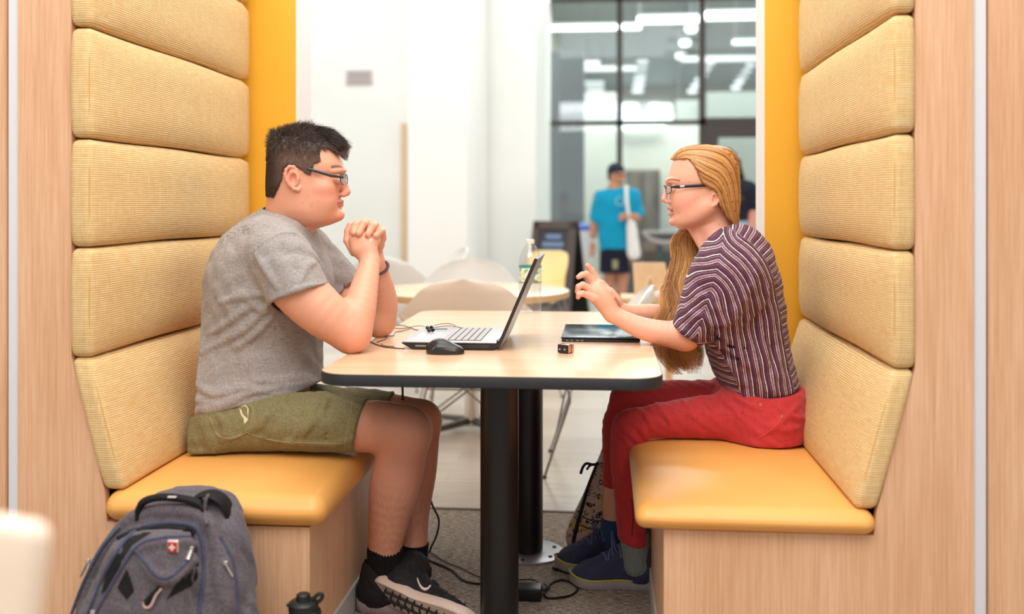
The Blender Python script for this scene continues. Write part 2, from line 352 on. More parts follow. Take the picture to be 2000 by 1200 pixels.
# ================================================================ BOOTHS
m_oak = wood('oak_veneer', (208, 156, 114), (224, 174, 134), (236, 192, 156))
m_alu = mat('aluminium_trim', (222, 224, 230), .35)
m_fab = mat('woven_fabric', (222, 184, 122), .85); n = N(m_fab)
x_, y_, z_ = n.sep(n.co()); big = n.noise(n.co((3, 3, 3)), 3, 2); st_ = n.noise(n.co((10, 10, 160)), 2.2, 3, .7); st2 = n.noise(n.co((150, 150, 8)), 2.2, 3, .7)
lz = n.math('SINE', n.math('ADD', n.math('MULTIPLY', z_, 1250), n.math('MULTIPLY', n.noise(n.co((8, 8, 8)), 2), 5)))
ly = n.math('SINE', n.math('ADD', n.math('MULTIPLY', n.math('ADD', x_, y_), 1150), n.math('MULTIPLY', n.noise(n.co((8, 8, 8), loc=(5, 5, 5)), 2), 5)))
dots = n.math('MULTIPLY', lz, ly)
f = n.math('ADD', n.math('MULTIPLY', lz, .17), n.math('ADD', n.math('MULTIPLY', dots, .12), n.math('ADD', n.math('MULTIPLY', n.math('SUBTRACT', st_, .5), .6), n.math('ADD', n.math('MULTIPLY', n.math('SUBTRACT', st2, .5), .5), .5))))
n.base(n.ramp(f, [(.2, (204, 156, 88)), (.5, (222, 184, 124)), (.8, (244, 222, 180))])); n.bump(n.math('ADD', lz, dots), .35, .0012)
m_seatv = mat('yellow_vinyl', (244, 178, 62), .42); n = N(m_seatv); n.bump(n.noise(n.co((1, 1, 1)), 260, 2), .05, .001)
n.base(n.ramp(n.noise(n.co(), 4, 2), [(.3, (232, 164, 82)), (.7, (238, 174, 96))]))
m_yel = mat('yellow_panel', (234, 176, 54), .32)
m_jamb = mat('white_edging', (238, 234, 232), .5)
m_plinth = mat('plinth_grey', (196, 190, 184), .4); m_pipe = mat('seam_piping', (206, 160, 92), .8)
SEAMS = [1.945, 1.6975, 1.45, 1.20, .955, .706]
def booth(side, lab):
    L = side < 0
    xo, xi = (-1.196, -1.145) if L else (.648, .600)          # outer / inner face of the back cushions
    sg = 1 if L else -1                                      # towards the table
    xp = -1.323 if L else .767                               # outer edge of front panel
    lo_o = xo+sg*.078                                        # lean of the lowest cushion
    seat_in = -.608 if L else .066; base_in = -.647 if L else .127
    Y0, Y1 = 2.21, 3.255
    t = thing('booth_bench', lab, 'bench', ((xo+seat_in)/2, (Y0+Y1)/2, 0))
    bot = .337 if L else .355; top = 1.96
    poly = [(xp, 0), (xp, top), (xo, top), (xo, .706), (lo_o, .406), (lo_o+sg*.006, bot), (base_in, bot), (base_in, 0)]
    part(t, 'end_panel', m_oak, MB().prism(poly, Y0, Y0+.02), smooth=False)
    part(t, 'back_shell', m_oak, MB().box((xp, Y0+.0205, 0), (xo-sg*.004, 3.43, top)), smooth=False)
    part(t, 'seat_base', m_oak, MB().box((lo_o-sg*.1, Y0+.0205, .07), (base_in, 3.26, bot)), smooth=False)
    part(t, 'plinth', m_plinth, MB().box((lo_o, Y0+.021, 0), (base_in+sg*.006, 3.26, .069), .003), smooth=False)
    xy = -1.005 if L else .502
    part(t, 'far_panel', m_yel, MB().box((xo-sg*.003, 3.275, 0), (xy, 3.43, top)), smooth=False)
    part(t, 'panel_edging', m_jamb, MB().box((xy, 3.277, 0), (xy+sg*.004, 3.435, top)), smooth=False)
    for k in range(len(SEAMS)):
        zt = SEAMS[k]-.0015; zb = (SEAMS[k+1] if k+1 < len(SEAMS) else .408)+.0015; last = k == len(SEAMS)-1
        def fn(p, q, last=last, zt=zt, zb=zb):
            p = p.copy(); inward = (p[0]-xo)/(xi-xo)          # 0 at back, 1 at face
            bulge = .020*max(0, 1-abs(q[1])**6)*max(0, 1-abs(q[2])**4)*max(0, min(1, inward))
            p[0] += sg*bulge
            p[1] += (-.010*(1-q[2]**4)*max(0, -q[1])**6)
            fe = max(0, (p[1]-(Y1-.05))/.05); p[2] -= q[2]*.022*fe**2.5; p[0] -= sg*.02*fe**3*max(0, inward)
            if last: p[0] += sg*.078*(zt-p[2])/(zt-zb)
            return p
        rnd = random.Random(k+int(L)*9)
        f2 = lambda p, q: fn(p, q)+np.array([0, 0, .0016*math.sin(p[1]*9+k)])
        c = part(t, 'back_cushion', m_fab, MB().rbox((min(xo, xi), Y0-.004, zb), (max(xo, xi), Y1, zt), 0.015, 4, f2, mid=13))
        # piped seam around the near end of the face
        xs = xi+sg*.0; pts = []
        for a in np.linspace(0, 1, 13):
            z = zb+.02+(zt-zb-.04)*a; bz = .010*(1-(2*a-1)**4)
            x = xi-sg*.006+(sg*.078*(zt-z)/(zt-zb) if last else 0)+sg*bz*.15; pts.append((x, Y0-.0035-bz*.95+.004, z))
        part(c, 'piping', m_pipe, MB().tube(pts, .0016, 6))
    xs0, xs1 = sorted((lo_o+sg*.005, seat_in)); rad = .045
    def fs(p, q):
        p = p.copy(); e = 1-max(0, abs(q[0]))**3; e2 = 1-max(0, abs(q[1]))**4
        inn = max(0, sg*q[0])
        if q[2] > 0: p[2] += .012*e*e2-.010*max(0, -q[1])**8*0
        if q[2] < 0 and inn > .85: p[2] += 0
        p[1] += -.012*max(0, -q[1])**10*(1-q[2]**2)
        p[2] += .0018*math.sin(p[0]*60+2)*max(0, -q[1])**6*(inn > .8)
        return p
    part(t, 'seat_cushion', m_seatv, MB().rbox((xs0, Y0-.02, bot+.001), (xs1, Y1+.01, .408), .034, 5, fs, mid=14))
    return t
booth(-1, 'left booth bench with tan woven back cushions and yellow vinyl seat under the man')
booth(1, 'right booth bench with tan woven back cushions and yellow vinyl seat under the woman')
# neighbouring booth shells and the aluminium strips between
for L in (True, False):
    a, b, c = (-1.3235, -1.348, -1.75) if L else (.7675, .793, 1.3)
    MB().box((a, 2.215, 0), (b, 3.42, 1.955)).build('aluminium_strip', m_alu, label='narrow pale metal strip between wood panels at the %s edge' % ('left' if L else 'right'), cat='trim strip', smooth=False)
    t = thing('neighbour_booth', 'wood side of the next booth at the far %s edge' % ('left' if L else 'right'), 'bench', ((b+c)/2, 2.8, 0))
    part(t, 'end_panel', m_oak, MB().box((b-(.003 if L else -.003), 2.205, 0), (c, 2.225, 1.955)), smooth=False)
    part(t, 'side_wall', m_oak, MB().box((b-(.003 if L else -.003), 2.226, 0), (c, 3.42, 1.95)), smooth=False)
# ================================================================ TABLE
m_top = wood('table_laminate', (214, 174, 138), (226, 188, 152), (234, 200, 166), axis='X', rough=.22, sc=.8)
m_edge = mat('black_edge', (26, 23, 28), .6); m_col = mat('black_column', (16, 15, 16), .4)
TX0, TX1, TY0, TY1, TZ = -.634, .128, 2.193, 3.545, .68
def rrect(x0, x1, y0, y1, r, n=8):
    P = []
    for cx, cy, a0 in ((x1-r, y1-r, 0), (x0+r, y1-r, 90), (x0+r, y0+r, 180), (x1-r, y0+r, 270)):
        for k in range(n+1):
            a = math.radians(a0+90*k/n); P.append((cx+r*math.cos(a), cy+r*math.sin(a)))
    return P
tb = thing('booth_table', 'wood topped table with black edge between the two benches', 'table', ((TX0+TX1)/2, (TY0+TY1)/2, 0))
part(tb, 'table_top', m_top, MB().prism(rrect(TX0+.002, TX1-.002, TY0+.002, TY1-.002, .07), TZ-.004, TZ, 'XY'), ang=30)
mb = MB(); po = rrect(TX0, TX1, TY0, TY1, .072); V = []; lv = [(TZ-.0275, -.003), (TZ-.0255, 0), (TZ-.003, 0), (TZ-.0012, -.0015)]
pi_ = [rrect(TX0-o, TX1+o, TY0-o, TY1+o, .072+o) for _, o in lv]; m_ = len(po)
for (z, o), pp in zip(lv, pi_): V += [(x, y, z) for x, y in pp]
F = [(i*m_+k, i*m_+(k+1) % m_, (i+1)*m_+(k+1) % m_, (i+1)*m_+k) for i in range(3) for k in range(m_)]+[tuple(range(m_))[::-1], tuple(3*m_+k for k in range(m_))]
part(tb, 'table_edge', m_edge, MB().add(V, F), ang=40)
nc = PT(975.5, 400, 2.50); fc = PT(1030, 400, 3.09)
m_plate = mat('floor_plate', (186, 184, 188), .35, Metallic=.6)
for c in (nc, fc):
    lg = part(tb, 'column', m_col, MB().lathe([(.0469, .012), (.0469, TZ-.028)], (c[0], c[1], 0), 40), ang=40)
    part(lg, 'floor_plate', m_plate, MB().lathe([(.112, 0), (.112, .004), (.108, .006), (.05, .007)], (c[0], c[1], 0), 40), ang=30)
    for k in range(6): a = math.radians(25+60*k); part(lg, 'bolt', mat('bolt_dark', (40, 38, 38), .4), MB().lathe([(.006, .006), (.006, .0095), (.003, .0105)], (c[0]+.088*math.cos(a), c[1]+.088*math.sin(a), 0), 10))
    part(lg, 'mounting_plate', m_col, MB().lathe([(.09, TZ-.034), (.09, TZ-.028)], (c[0], c[1], 0), 24), ang=30)
# ================================================================ implicit-surface modelling (bodies, cloth, bags)
def smin(a, b, k):
    if k <= 0: return np.minimum(a, b)
    h = np.clip(.5+.5*(b-a)/k, 0, 1); return b*(1-h)+a*h-k*h*(1-h)
def smax(a, b, k): return -smin(-a, -b, k)
class F:
    """ordered list of primitives blended into one field (negative inside)"""
    def __init__(s): s.ops = []; s.post = None
    def add(s, fn, k=.01, op='u', bb=None):
        if bb is None and isinstance(getattr(fn, '__self__', None), F): bb = fn.__self__.bbox()
        s.ops.append((fn, k, op, bb)); return s
    def bbox(s):
        b = [o[3] for o in s.ops if o[2] == 'u']
        if not b or any(x is None for x in b): return None
        k = max([o[1] for o in s.ops]+[0])*.3+.006
        return np.min([x[0] for x in b], 0)-k, np.max([x[1] for x in b], 0)+k
    def cap(s, a, b, ra, rb=None, k=.01, op='u', ax=None, fl=1.0):
        a = np.array(a, float); b = np.array(b, float); rb = ra if rb is None else rb; ba = b-a; L2 = ba@ba+1e-12
        if ax is not None: ax = np.array(ax, float)/np.linalg.norm(ax)
        def fn(p):
            pa = p-a; h = np.clip(pa@ba/L2, 0, 1); q = pa-h[:, None]*ba
            if ax is not None:
                c = q@ax; q = q+np.outer(c*(1/fl-1), ax)
            return np.sqrt((q*q).sum(1))-(ra+(rb-ra)*h)
        rm = max(ra, rb)+.001; return s.add(fn, k, op, (np.minimum(a, b)-rm, np.maximum(a, b)+rm))
    def chain(s, pts, rs, k=.01, inner=.01, op='u', ax=None, fl=1.0):
        g = F()
        if len(pts) >= 3 and inner >= .01:      # smooth limb: curved centre line with interpolated radii
            q = catmull([np.r_[p, r] for p, r in zip(pts, rs)], 4); pts = [x[:3] for x in q]; rs = [max(x[3], .002) for x in q]; inner = .0015
        for i in range(len(pts)-1): g.cap(pts[i], pts[i+1], rs[i], rs[i+1], inner if i else 0, ax=ax, fl=fl)
        return s.add(g.ev, k, op)
    def ell(s, c, r, k=.01, op='u', R=None):
        c = np.array(c, float); r = np.array(r, float)
        def fn(p):
            q = p-c
            if R is not None: q = q@np.array(R)
            k0 = np.sqrt(((q/r)**2).sum(1)); k1 = np.sqrt(((q/r**2)**2).sum(1))+1e-9
            return k0*(k0-1)/k1
        rr = r if R is None else np.full(3, r.max()); return s.add(fn, k, op, (c-rr-.001, c+rr+.001))
    def half(s, p0, nrm, k=.0, op='i'):
        p0 = np.array(p0, float); nrm = np.array(nrm, float); nrm /= np.linalg.norm(nrm)
        return s.add(lambda p: (p-p0)@nrm, k, op)
    def loft(s, rows, k=.01, op='u', p=2.0, lean=None):
        """rows: (z, xback, xfront, ycentre, halfwidth[, exponent])"""
        R = np.array(sorted([tuple(r)+((p,) if len(r) == 5 else ()) for r in rows]), float); zz = R[:, 0]
        # refine with catmull for smoothness
        zf = np.linspace(zz[0], zz[-1], 160); C = []
        for j in range(1, 6):
            C.append(cubic(zz, R[:, j], zf))
        def fn(q):
            z = np.clip(q[:, 2], zz[0], zz[-1]); xb, xf, yc, w_, ex = [np.interp(z, zf, c) for c in C]
            cx = (xb+xf)/2; rx = np.maximum(np.abs(xf-xb)/2, .004); w_ = np.maximum(w_, .004)
            u = np.abs((q[:, 0]-cx)/rx); v = np.abs((q[:, 1]-yc)/w_)
            nn_ = (u**ex+v**ex+1e-9)**(1/ex); d = (nn_-1)*np.minimum(rx, w_)
            dz = np.maximum(zz[0]-q[:, 2], q[:, 2]-zz[-1])
            return np.where(dz > 0, np.sqrt(np.maximum(d, 0)**2+dz**2), np.maximum(d, dz))
        bb = (np.array([R[:, 1:3].min(), (R[:, 3]-R[:, 4]).min(), zz[0]])-.005, np.array([R[:, 1:3].max(), (R[:, 3]+R[:, 4]).max(), zz[-1]])+.005)
        return s.add(fn, k, op, bb)
    def ev(s, p):
        d = None
        for fn, k, op, bb in s.ops:
            if bb is not None and op in 'us' and (d is not None) and len(p) > 64:
                q = np.maximum(np.maximum(bb[0]-p, p-bb[1]), 0); bd = np.sqrt(q[:, 0]**2+q[:, 1]**2+q[:, 2]**2)
                m = bd*.8 < ((d+k) if op == 'u' else (k-d)); n_m = m.sum()
                if n_m == 0: continue
                if n_m < .85*len(p):
                    v = np.full(len(p), 9.); v[m] = fn(p[m])
                else: v = fn(p)
            elif bb is not None and d is None and len(p) > 64:
                q = np.maximum(np.maximum(bb[0]-p, p-bb[1]), 0); bd = np.sqrt(q[:, 0]**2+q[:, 1]**2+q[:, 2]**2); m = bd < .06; v = bd+.0; v[m] = fn(p[m])
            else: v = fn(p)
            if d is None: d = v; continue
            if op == 'u': d = smin(d, v, k)
            elif op == 's': d = smax(d, -v, k)
            elif op == 'i': d = smax(d, v, k)
            elif op == 'w': d = d+v
        return d
def cubic(x, y, xn):
    x = np.asarray(x, float); y = np.asarray(y, float); h = np.diff(x); d = np.diff(y)/h; m = np.zeros_like(y)
    m[0] = d[0]; m[-1] = d[-1]
    for i in range(1, len(x)-1): m[i] = 0 if d[i-1]*d[i] <= 0 else 2*d[i-1]*d[i]/(d[i-1]+d[i])*.5+.25*(d[i-1]+d[i])*.999
    i = np.clip(np.searchsorted(x, xn)-1, 0, len(x)-2); t = (xn-x[i])/h[i]
    return (2*t**3-3*t**2+1)*y[i]+(t**3-2*t**2+t)*h[i]*m[i]+(-2*t**3+3*t**2)*y[i+1]+(t**3-t**2)*h[i]*m[i+1]
_R = np.random.RandomState(5)
def wob(p, freq, seed=0, n=5):
    """cheap smooth noise, about -1..1"""
    r = np.random.RandomState(seed+11); out = np.zeros(len(p))
    for i in range(n):
        d = r.normal(size=3); d /= np.linalg.norm(d); out += np.sin(p@d*freq*(.7+.6*r.rand())*2*math.pi+r.rand()*6.28+1.3*np.sin(p@r.normal(size=3)*freq*1.7))
    return out/n**.5/1.2
def mesh_sdf(fn, lo, hi, h, cf=4, thr=2.2):
    lo = np.array(lo, float); hi = np.array(hi, float); H = h*cf
    nc = np.ceil((hi-lo)/H).astype(int)+1
    ax = [lo[i]+H*np.arange(nc[i]) for i in range(3)]
    G = np.stack(np.meshgrid(*ax, indexing='ij'), -1).reshape(-1, 3)
    D = np.concatenate([fn(G[i:i+200000]) for i in range(0, len(G), 200000)]).reshape(nc)
    nf = (nc-1)*cf+1
    near = np.abs(D) < H*thr
    ii = [np.clip(np.round(np.arange(nf[i])/cf).astype(int), 0, nc[i]-1) for i in range(3)]
    V = np.where(D < 0, -9., 9.).astype(np.float32)[np.ix_(*ii)]
    M = near[np.ix_(*ii)]; idx = np.argwhere(M); 
    for i in range(0, len(idx), 300000):
        q = idx[i:i+300000]; V[q[:, 0], q[:, 1], q[:, 2]] = fn(lo+q*h)
    V[0], V[-1], V[:, 0], V[:, -1], V[:, :, 0], V[:, :, -1] = 9, 9, 9, 9, 9, 9
    S = V < 0
    a = S[:-1, :-1, :-1]; al = a.copy(); an = a.copy()
    for dx in (0, 1):
        for dy in (0, 1):
            for dz in (0, 1):
                q = S[dx:S.shape[0]-1+dx, dy:S.shape[1]-1+dy, dz:S.shape[2]-1+dz]; al &= q; an |= q
    act = an & ~al; C = np.argwhere(act)
    ID = np.full(act.shape, -1, np.int32); ID[act] = np.arange(len(C))
    cv = {}
    for dx in (0, 1):
        for dy in (0, 1):
            for dz in (0, 1): cv[(dx, dy, dz)] = np.clip(V[C[:, 0]+dx, C[:, 1]+dy, C[:, 2]+dz], -3*h, 3*h)
    acc = np.zeros((len(C), 3)); cnt = np.zeros(len(C))
    for c0 in cv:
        for axn in range(3):
            if c0[axn]: continue
            c1 = list(c0); c1[axn] = 1; v0 = cv[c0]; v1 = cv[tuple(c1)]; m = (v0 < 0) != (v1 < 0)
            t = np.where(m, v0/(v0-v1+1e-20), 0); p = np.array(c0, float)[None]+np.zeros((len(C), 3)); p[:, axn] = t
            acc[m] += p[m]; cnt[m] += 1
    P = lo+(C+acc/np.maximum(cnt, 1)[:, None])*h
    Q = []
    for axn in range(3):
        o1, o2 = (axn+1) % 3, (axn+2) % 3
        sl0 = [slice(1, -1)]*3; sl1 = [slice(1, -1)]*3; sl0[axn] = slice(0, -1); sl1[axn] = slice(1, None)
        A = S[tuple(sl0)]; B = S[tuple(sl1)]; E = np.argwhere(A != B)
        if not len(E): continue
        base = E.copy(); base[:, o1] += 1; base[:, o2] += 1
        sgn = A[E[:, 0], E[:, 1], E[:, 2]]
        def g(d1, d2):
            q = base.copy(); q[:, o1] += d1; q[:, o2] += d2; return ID[q[:, 0], q[:, 1], q[:, 2]]
        q = np.stack([g(-1, -1), g(0, -1), g(0, 0), g(-1, 0)], 1); q[~sgn] = q[~sgn][:, ::-1]; Q.append(q)
    Q = np.concatenate(Q); Q = Q[(Q >= 0).all(1)]
    return P, Q
class SM:
    """several sampled surfaces collected into one mesh object"""
    def __init__(s): s.P = []; s.Q = []; s.n = 0
    def add(s, fn, lo, hi, h, proj=True):
        P, Q = mesh_sdf(fn, lo, hi, h)
        if proj and len(P):      # pull vertices on to the surface
            for _ in range(1):
                e = h*.3; d = fn(P); g = np.stack([fn(P+np.eye(3)[i]*e)-d for i in range(3)], 1)/e
                L = (g*g).sum(1)+1e-6; st = np.clip(d/L, -h*.4, h*.4) ; P = P-g*st[:, None]
        s.P.append(P); s.Q.append(Q+s.n); s.n += len(P); return s
    def drop(s, keep):
        """remove faces whose vertices fail keep(points)"""
        P = np.concatenate(s.P); Q = np.concatenate(s.Q); k = keep(P); Q = Q[k[Q].any(1)]
        us = np.unique(Q); mp = np.full(len(P), -1); mp[us] = np.arange(len(us)); s.P = [P[us]]; s.Q = [mp[Q]]; s.n = len(us); return s
    def verts(s): return np.concatenate(s.P)
    def build(s, name, m, parent=None, cols=None, **tg):
        P = np.concatenate(s.P); Q = np.concatenate(s.Q); me = bpy.data.meshes.new(name)
        off = np.zeros(3); p = parent
        while p is not None: off = off+np.array(p.location); p = p.parent
        me.vertices.add(len(P)); me.vertices.foreach_set('co', (P-off).astype(np.float32).ravel())
        me.loops.add(Q.size); me.loops.foreach_set('vertex_index', Q.astype(np.int32).ravel())
        me.polygons.add(len(Q)); me.polygons.foreach_set('loop_start', np.arange(0, Q.size, 4, dtype=np.int32))
        try: me.polygons.foreach_set('loop_total', np.full(len(Q), 4, np.int32))
        except Exception: pass
        me.polygons.foreach_set('use_smooth', np.ones(len(Q), bool)); me.update(calc_edges=True)
        for q in (m if isinstance(m, (list, tuple)) else [m]): me.materials.append(q)
        for an, arr in (cols or {}).items():
            arr = np.asarray(arr, np.float32)
            if arr.ndim == 1: at = me.attributes.new(an, 'FLOAT', 'POINT'); at.data.foreach_set('value', arr)
            else: at = me.attributes.new(an, 'FLOAT_COLOR', 'POINT'); at.data.foreach_set('color', np.c_[arr, np.ones(len(arr))].ravel().astype(np.float32))
        o = bpy.data.objects.new(name, me); COL.objects.link(o); o.parent = parent; return tag(o, **tg)
def strands(polys, r, n=4, taper=.35):
    """many thin tubes (list of (m,3) arrays, same m) as one vertex/face set"""
    A = np.array(polys); K, m, _ = A.shape; T = np.gradient(A, axis=1); T /= np.linalg.norm(T, axis=2, keepdims=True)+1e-12
    up = np.array([.13, 1., .21]); a = up-T*(T@up)[..., None]; a /= np.linalg.norm(a, axis=2, keepdims=True)+1e-9; b = np.cross(T, a)
    rr = (np.array(r).reshape(-1, 1)*np.ones((K, m)))*(1-(1-taper)*np.linspace(0, 1, m)**2)[None]
    V = np.stack([A+rr[..., None]*(math.cos(2*math.pi*k/n)*a+math.sin(2*math.pi*k/n)*b) for k in range(n)], 2)  # K,m,n,3
    base = np.arange(K)[:, None, None]*m*n+np.arange(m-1)[None, :, None]*n; k = np.arange(n)[None, None]; k2 = (k+1) % n
    Q = np.stack(np.broadcast_arrays(base+k, base+k2, base+n+k2, base+n+k), -1).reshape(-1, 4)
    return V.reshape(-1, 3), Q
def sstep(a, b, x): t = np.clip((x-a)/(b-a), 0, 1); return t*t*(3-2*t)
def blob(P, c, r): return np.exp(-((P-np.array(c))**2/np.array(r)**2).sum(1))
def inpoly(x, z, poly):
    r = np.zeros(len(x), bool); n_ = len(poly)
    for i in range(n_):
        x1, z1 = poly[i]; x2, z2 = poly[(i+1) % n_]
        c = ((z1 > z) != (z2 > z)) & (x < (x2-x1)*(z-z1)/(z2-z1+1e-12)+x1); r ^= c
    return r
def skin_mat(name, sub=.12):
    m = mat(name, (225, 170, 140), .48); n = N(m)
    at = n.n('ShaderNodeAttribute', attribute_name='Col'); nz = n.noise(n.co(), 60, 3); nz2 = n.noise(n.co(), 900, 2)
    n.base(n.mix(n.math('MULTIPLY', nz, .16), at.outputs[0], (lin(214), lin(120), lin(100), 1)))
    n.b.inputs['Subsurface Weight'].default_value = sub; n.b.inputs['Subsurface Radius'].default_value = (.012, .005, .003); n.b.inputs['Subsurface Scale'].default_value = .6
    n.bump(nz2, .08, .0006); return m
def poly_sd(x, z, poly):
    """signed distance to a polygon in the XZ plane (negative inside)"""
    P = np.array(poly, float); d = np.full(len(x), 1e9)
    for i in range(len(P)):
        a = P[i]; b = P[(i+1) % len(P)]; e = b-a; wx = x-a[0]; wz = z-a[1]; t = np.clip((wx*e[0]+wz*e[1])/(e@e+1e-12), 0, 1)
        d = np.minimum(d, (wx-e[0]*t)**2+(wz-e[1]*t)**2)
    d = np.sqrt(d); return np.where(inpoly(x, z, poly), -d, d)
def surf_y(fn, X, Z, y0, y1, n=28):
    """march from y0 towards y1 to the first point inside fn, for arrays X,Z"""
    ys = np.linspace(y0, y1, n); Y = np.full(len(X), np.nan); done = np.zeros(len(X), bool); prev = None
    for i, y in enumerate(ys):
        v = fn(np.c_[X, np.full(len(X), y), Z]); hit = (v < 0) & ~done
        if prev is not None: t = prev/(prev-v+1e-9); Y[hit] = (ys[i-1]+(ys[i]-ys[i-1])*np.clip(t, 0, 1))[hit] if hasattr(t, '__len__') else y
        else: Y[hit] = y
        done |= hit; prev = v
    return Y
def seen(fn, pts, Yc, d0=.34, d1=.06, n=90, dflt=.15):
    """points of a surface facing the photographer, found by marching along camera rays through image pixel positions"""
    P0 = np.array([PY(a, b, Yc-d0) for a, b in pts]); P1 = np.array([PY(a, b, Yc+d1) for a, b in pts]); m = len(P0); pad = max(0, 66-m)
    if pad: P0 = np.r_[P0, np.repeat(P0[-1:], pad, 0)]; P1 = np.r_[P1, np.repeat(P1[-1:], pad, 0)]
    T = np.full(len(P0), np.nan); prev = None; ts = np.linspace(0, 1, n)
    for i, t in enumerate(ts):
        v = fn(P0+(P1-P0)*t); hit = (v < 0) & np.isnan(T)
        if prev is not None:
            w_ = np.clip(prev/(prev-v+1e-9), 0, 1); T[hit] = (ts[i-1]+(ts[i]-ts[i-1])*w_)[hit]
        else: T[hit] = t
        prev = v
    bad = np.isnan(T[:m]); 
    if bad.any(): T[:m] = np.interp(np.arange(m), np.flatnonzero(~bad), T[:m][~bad]) if (~bad).any() else (d0-dflt)/(d0+d1)
    return (P0+(P1-P0)*T[:, None])[:m]
def ymap(fn, X, Z, y0, y1, n=110, steps=34):
    """near-surface depth looked up from a grid"""
    xa = np.linspace(np.min(X), np.max(X), n); za = np.linspace(np.min(Z), np.max(Z), n); gx__, gz__ = np.meshgrid(xa, za, indexing='ij')
    Y = surf_y(fn, gx__.ravel(), gz__.ravel(), y0, y1, steps).reshape(n, n)
    for i in range(n):
        r = Y[i]; b_ = np.isnan(r)
        if b_.any() and not b_.all(): r[b_] = np.interp(np.flatnonzero(b_), np.flatnonzero(~b_), r[~b_])
    for j in range(n):
        r = Y[:, j]; b_ = np.isnan(r)
        if b_.any() and not b_.all(): r[b_] = np.interp(np.flatnonzero(b_), np.flatnonzero(~b_), r[~b_])
    u = np.clip((X-xa[0])/(xa[1]-xa[0]), 0, n-1.001); v = np.clip((Z-za[0])/(za[1]-za[0]), 0, n-1.001); i = u.astype(int); j = v.astype(int); u = u-i; v = v-j
    return Y[i, j]*(1-u)*(1-v)+Y[i+1, j]*u*(1-v)+Y[i, j+1]*(1-u)*v+Y[i+1, j+1]*u*v
def rotz(fn, c, ang):
    ca, sa = math.cos(ang), math.sin(ang); c = np.array(c, float)
    def g(p):
        q = p-c; x = ca*q[:, 0]+sa*q[:, 1]; y = -sa*q[:, 0]+ca*q[:, 1]; return fn(np.c_[x, y, q[:, 2]]+c)
    return g
def rotpts(P, c, ang):
    ca, sa = math.cos(ang), math.sin(ang); q = np.asarray(P)-np.array(c); return np.stack([ca*q[..., 0]-sa*q[..., 1], sa*q[..., 0]+ca*q[..., 1], q[..., 2]], -1)+np.array(c)
def cloth_mat(name, c1, c2, rough=.85, fs=900, bump=.25, streak=None):
    m = mat(name, c1, rough); n = N(m); a = n.noise(n.co(), fs*.25, 3, .7)
    if streak: a = n.math('ADD', n.math('MULTIPLY', a, .5), n.math('MULTIPLY', n.noise(n.co(streak), 3, 3, .7), .5))
    n.base(n.ramp(a, [(.35, c1), (.65, c2)])); n.bump(n.noise(n.co(), fs, 2), bump, .001)
    n.b.inputs['Sheen Weight'].default_value = .12 if sum(c1) > 200 else 0.0; n.b.inputs['Specular IOR Level'].default_value = .3
    return m
def hair_mat(name, rough=.38):
    m = mat(name, (100, 70, 50), rough); n = N(m); at = n.n('ShaderNodeAttribute', attribute_name='Col'); n.base(at.outputs[0])
    n.b.inputs['Specular IOR Level'].default_value = .45; return m
def shoe_field(L, W, H, grow=0.0, ankle=True):
    """upper of a sports shoe, local: x forward from heel 0..L, y lateral, z up"""
    f = F(); st = [(.0, .0), (.06, .02), (.2, 0), (.38, 0), (.55, .0), (.72, 0), (.88, 0), (1., 0)]
    rows = [(-.004, .018, .060, .020), (.03*L, .010, .088, .030), (.16*L, .008, .080, .036), (.32*L, .008, .094, .036), (.42*L, .008, .090, .036), (.55*L, .008, .076, .039), (.70*L, .008, .060, .045), (.84*L, .010, .049, .043), (.94*L, .014, .038, .032), (1.0*L, .018, .028, .012)]
    g = F(); g.loft([(x, (z0), (z1)*H/.088, 0, w_*W/.045+grow, 2.6) for x, z0, z1, w_ in rows])
    # loft runs along its own z; swap axes: (x,y,z) -> (z, y, x)
    return lambda p: g.ev(np.c_[p[:, 2], p[:, 1], p[:, 0]])
def local(fn, o, X, Y, Z):
    M = np.array([X, Y, Z], float).T
    return lambda p: fn((p-np.array(o))@M)
def frame(heading, roll=0, pitch=0):
    """right-handed frame: X forward (heading from +X), Y lateral, Z up, rolled about X"""
    R = Matrix.Rotation(heading, 3, 'Z') @ Matrix.Rotation(-pitch, 3, 'Y') @ Matrix.Rotation(roll, 3, 'X')
    return np.array(R.col[0]), np.array(R.col[1]), np.array(R.col[2])
def bounds(pts, m=.05):
    P = np.array(pts); return P.min(0)-m, P.max(0)+m
def ear(f, base, pts, y_in, y_out, sgn, k=.004):
    """outer ear: rim, bowl and lobe. pts: list of XZ world points along the rim"""
    n_ = len(pts); rim = []
    for i, (x, z) in enumerate(pts):
        a = min(1, i/(n_*.35)); yy = y_in+(y_out-y_in)*math.sin(math.pi*min(1, max(0, (i+.6)/(n_)))**1.0)
        rim.append((x, yy, z))
    cx = sum(p[0] for p in pts)/n_; cz = sum(p[1] for p in pts)/n_; rx = (max(p[0] for p in pts)-min(p[0] for p in pts))/2; rz = (max(p[1] for p in pts)-min(p[1] for p in pts))/2
    f.ell((cx, y_in+(y_out-y_in)*.35, cz), (rx*.95, abs(y_out-y_in)*.55+.002, rz*.97), k=.006)
    f.ell((cx+base*rx*.12, y_in+(y_out-y_in)*1.05, cz-rz*.12), (rx*.55, abs(y_out-y_in)*.75, rz*.5), k=.004, op='s')
    f.chain(rim, [.0036]*2+[.0042]*(n_-4)+[.0048, .004], k=.003, inner=.002)
    f.ell((cx+base*rx*.75, y_in+(y_out-y_in)*.5, cz-rz*.1), (.004, .004, .007), k=.003)
def hand_chain(f, pts, r, k=.003, nail=None):
    f.chain(pts, r, k=k, inner=.002)
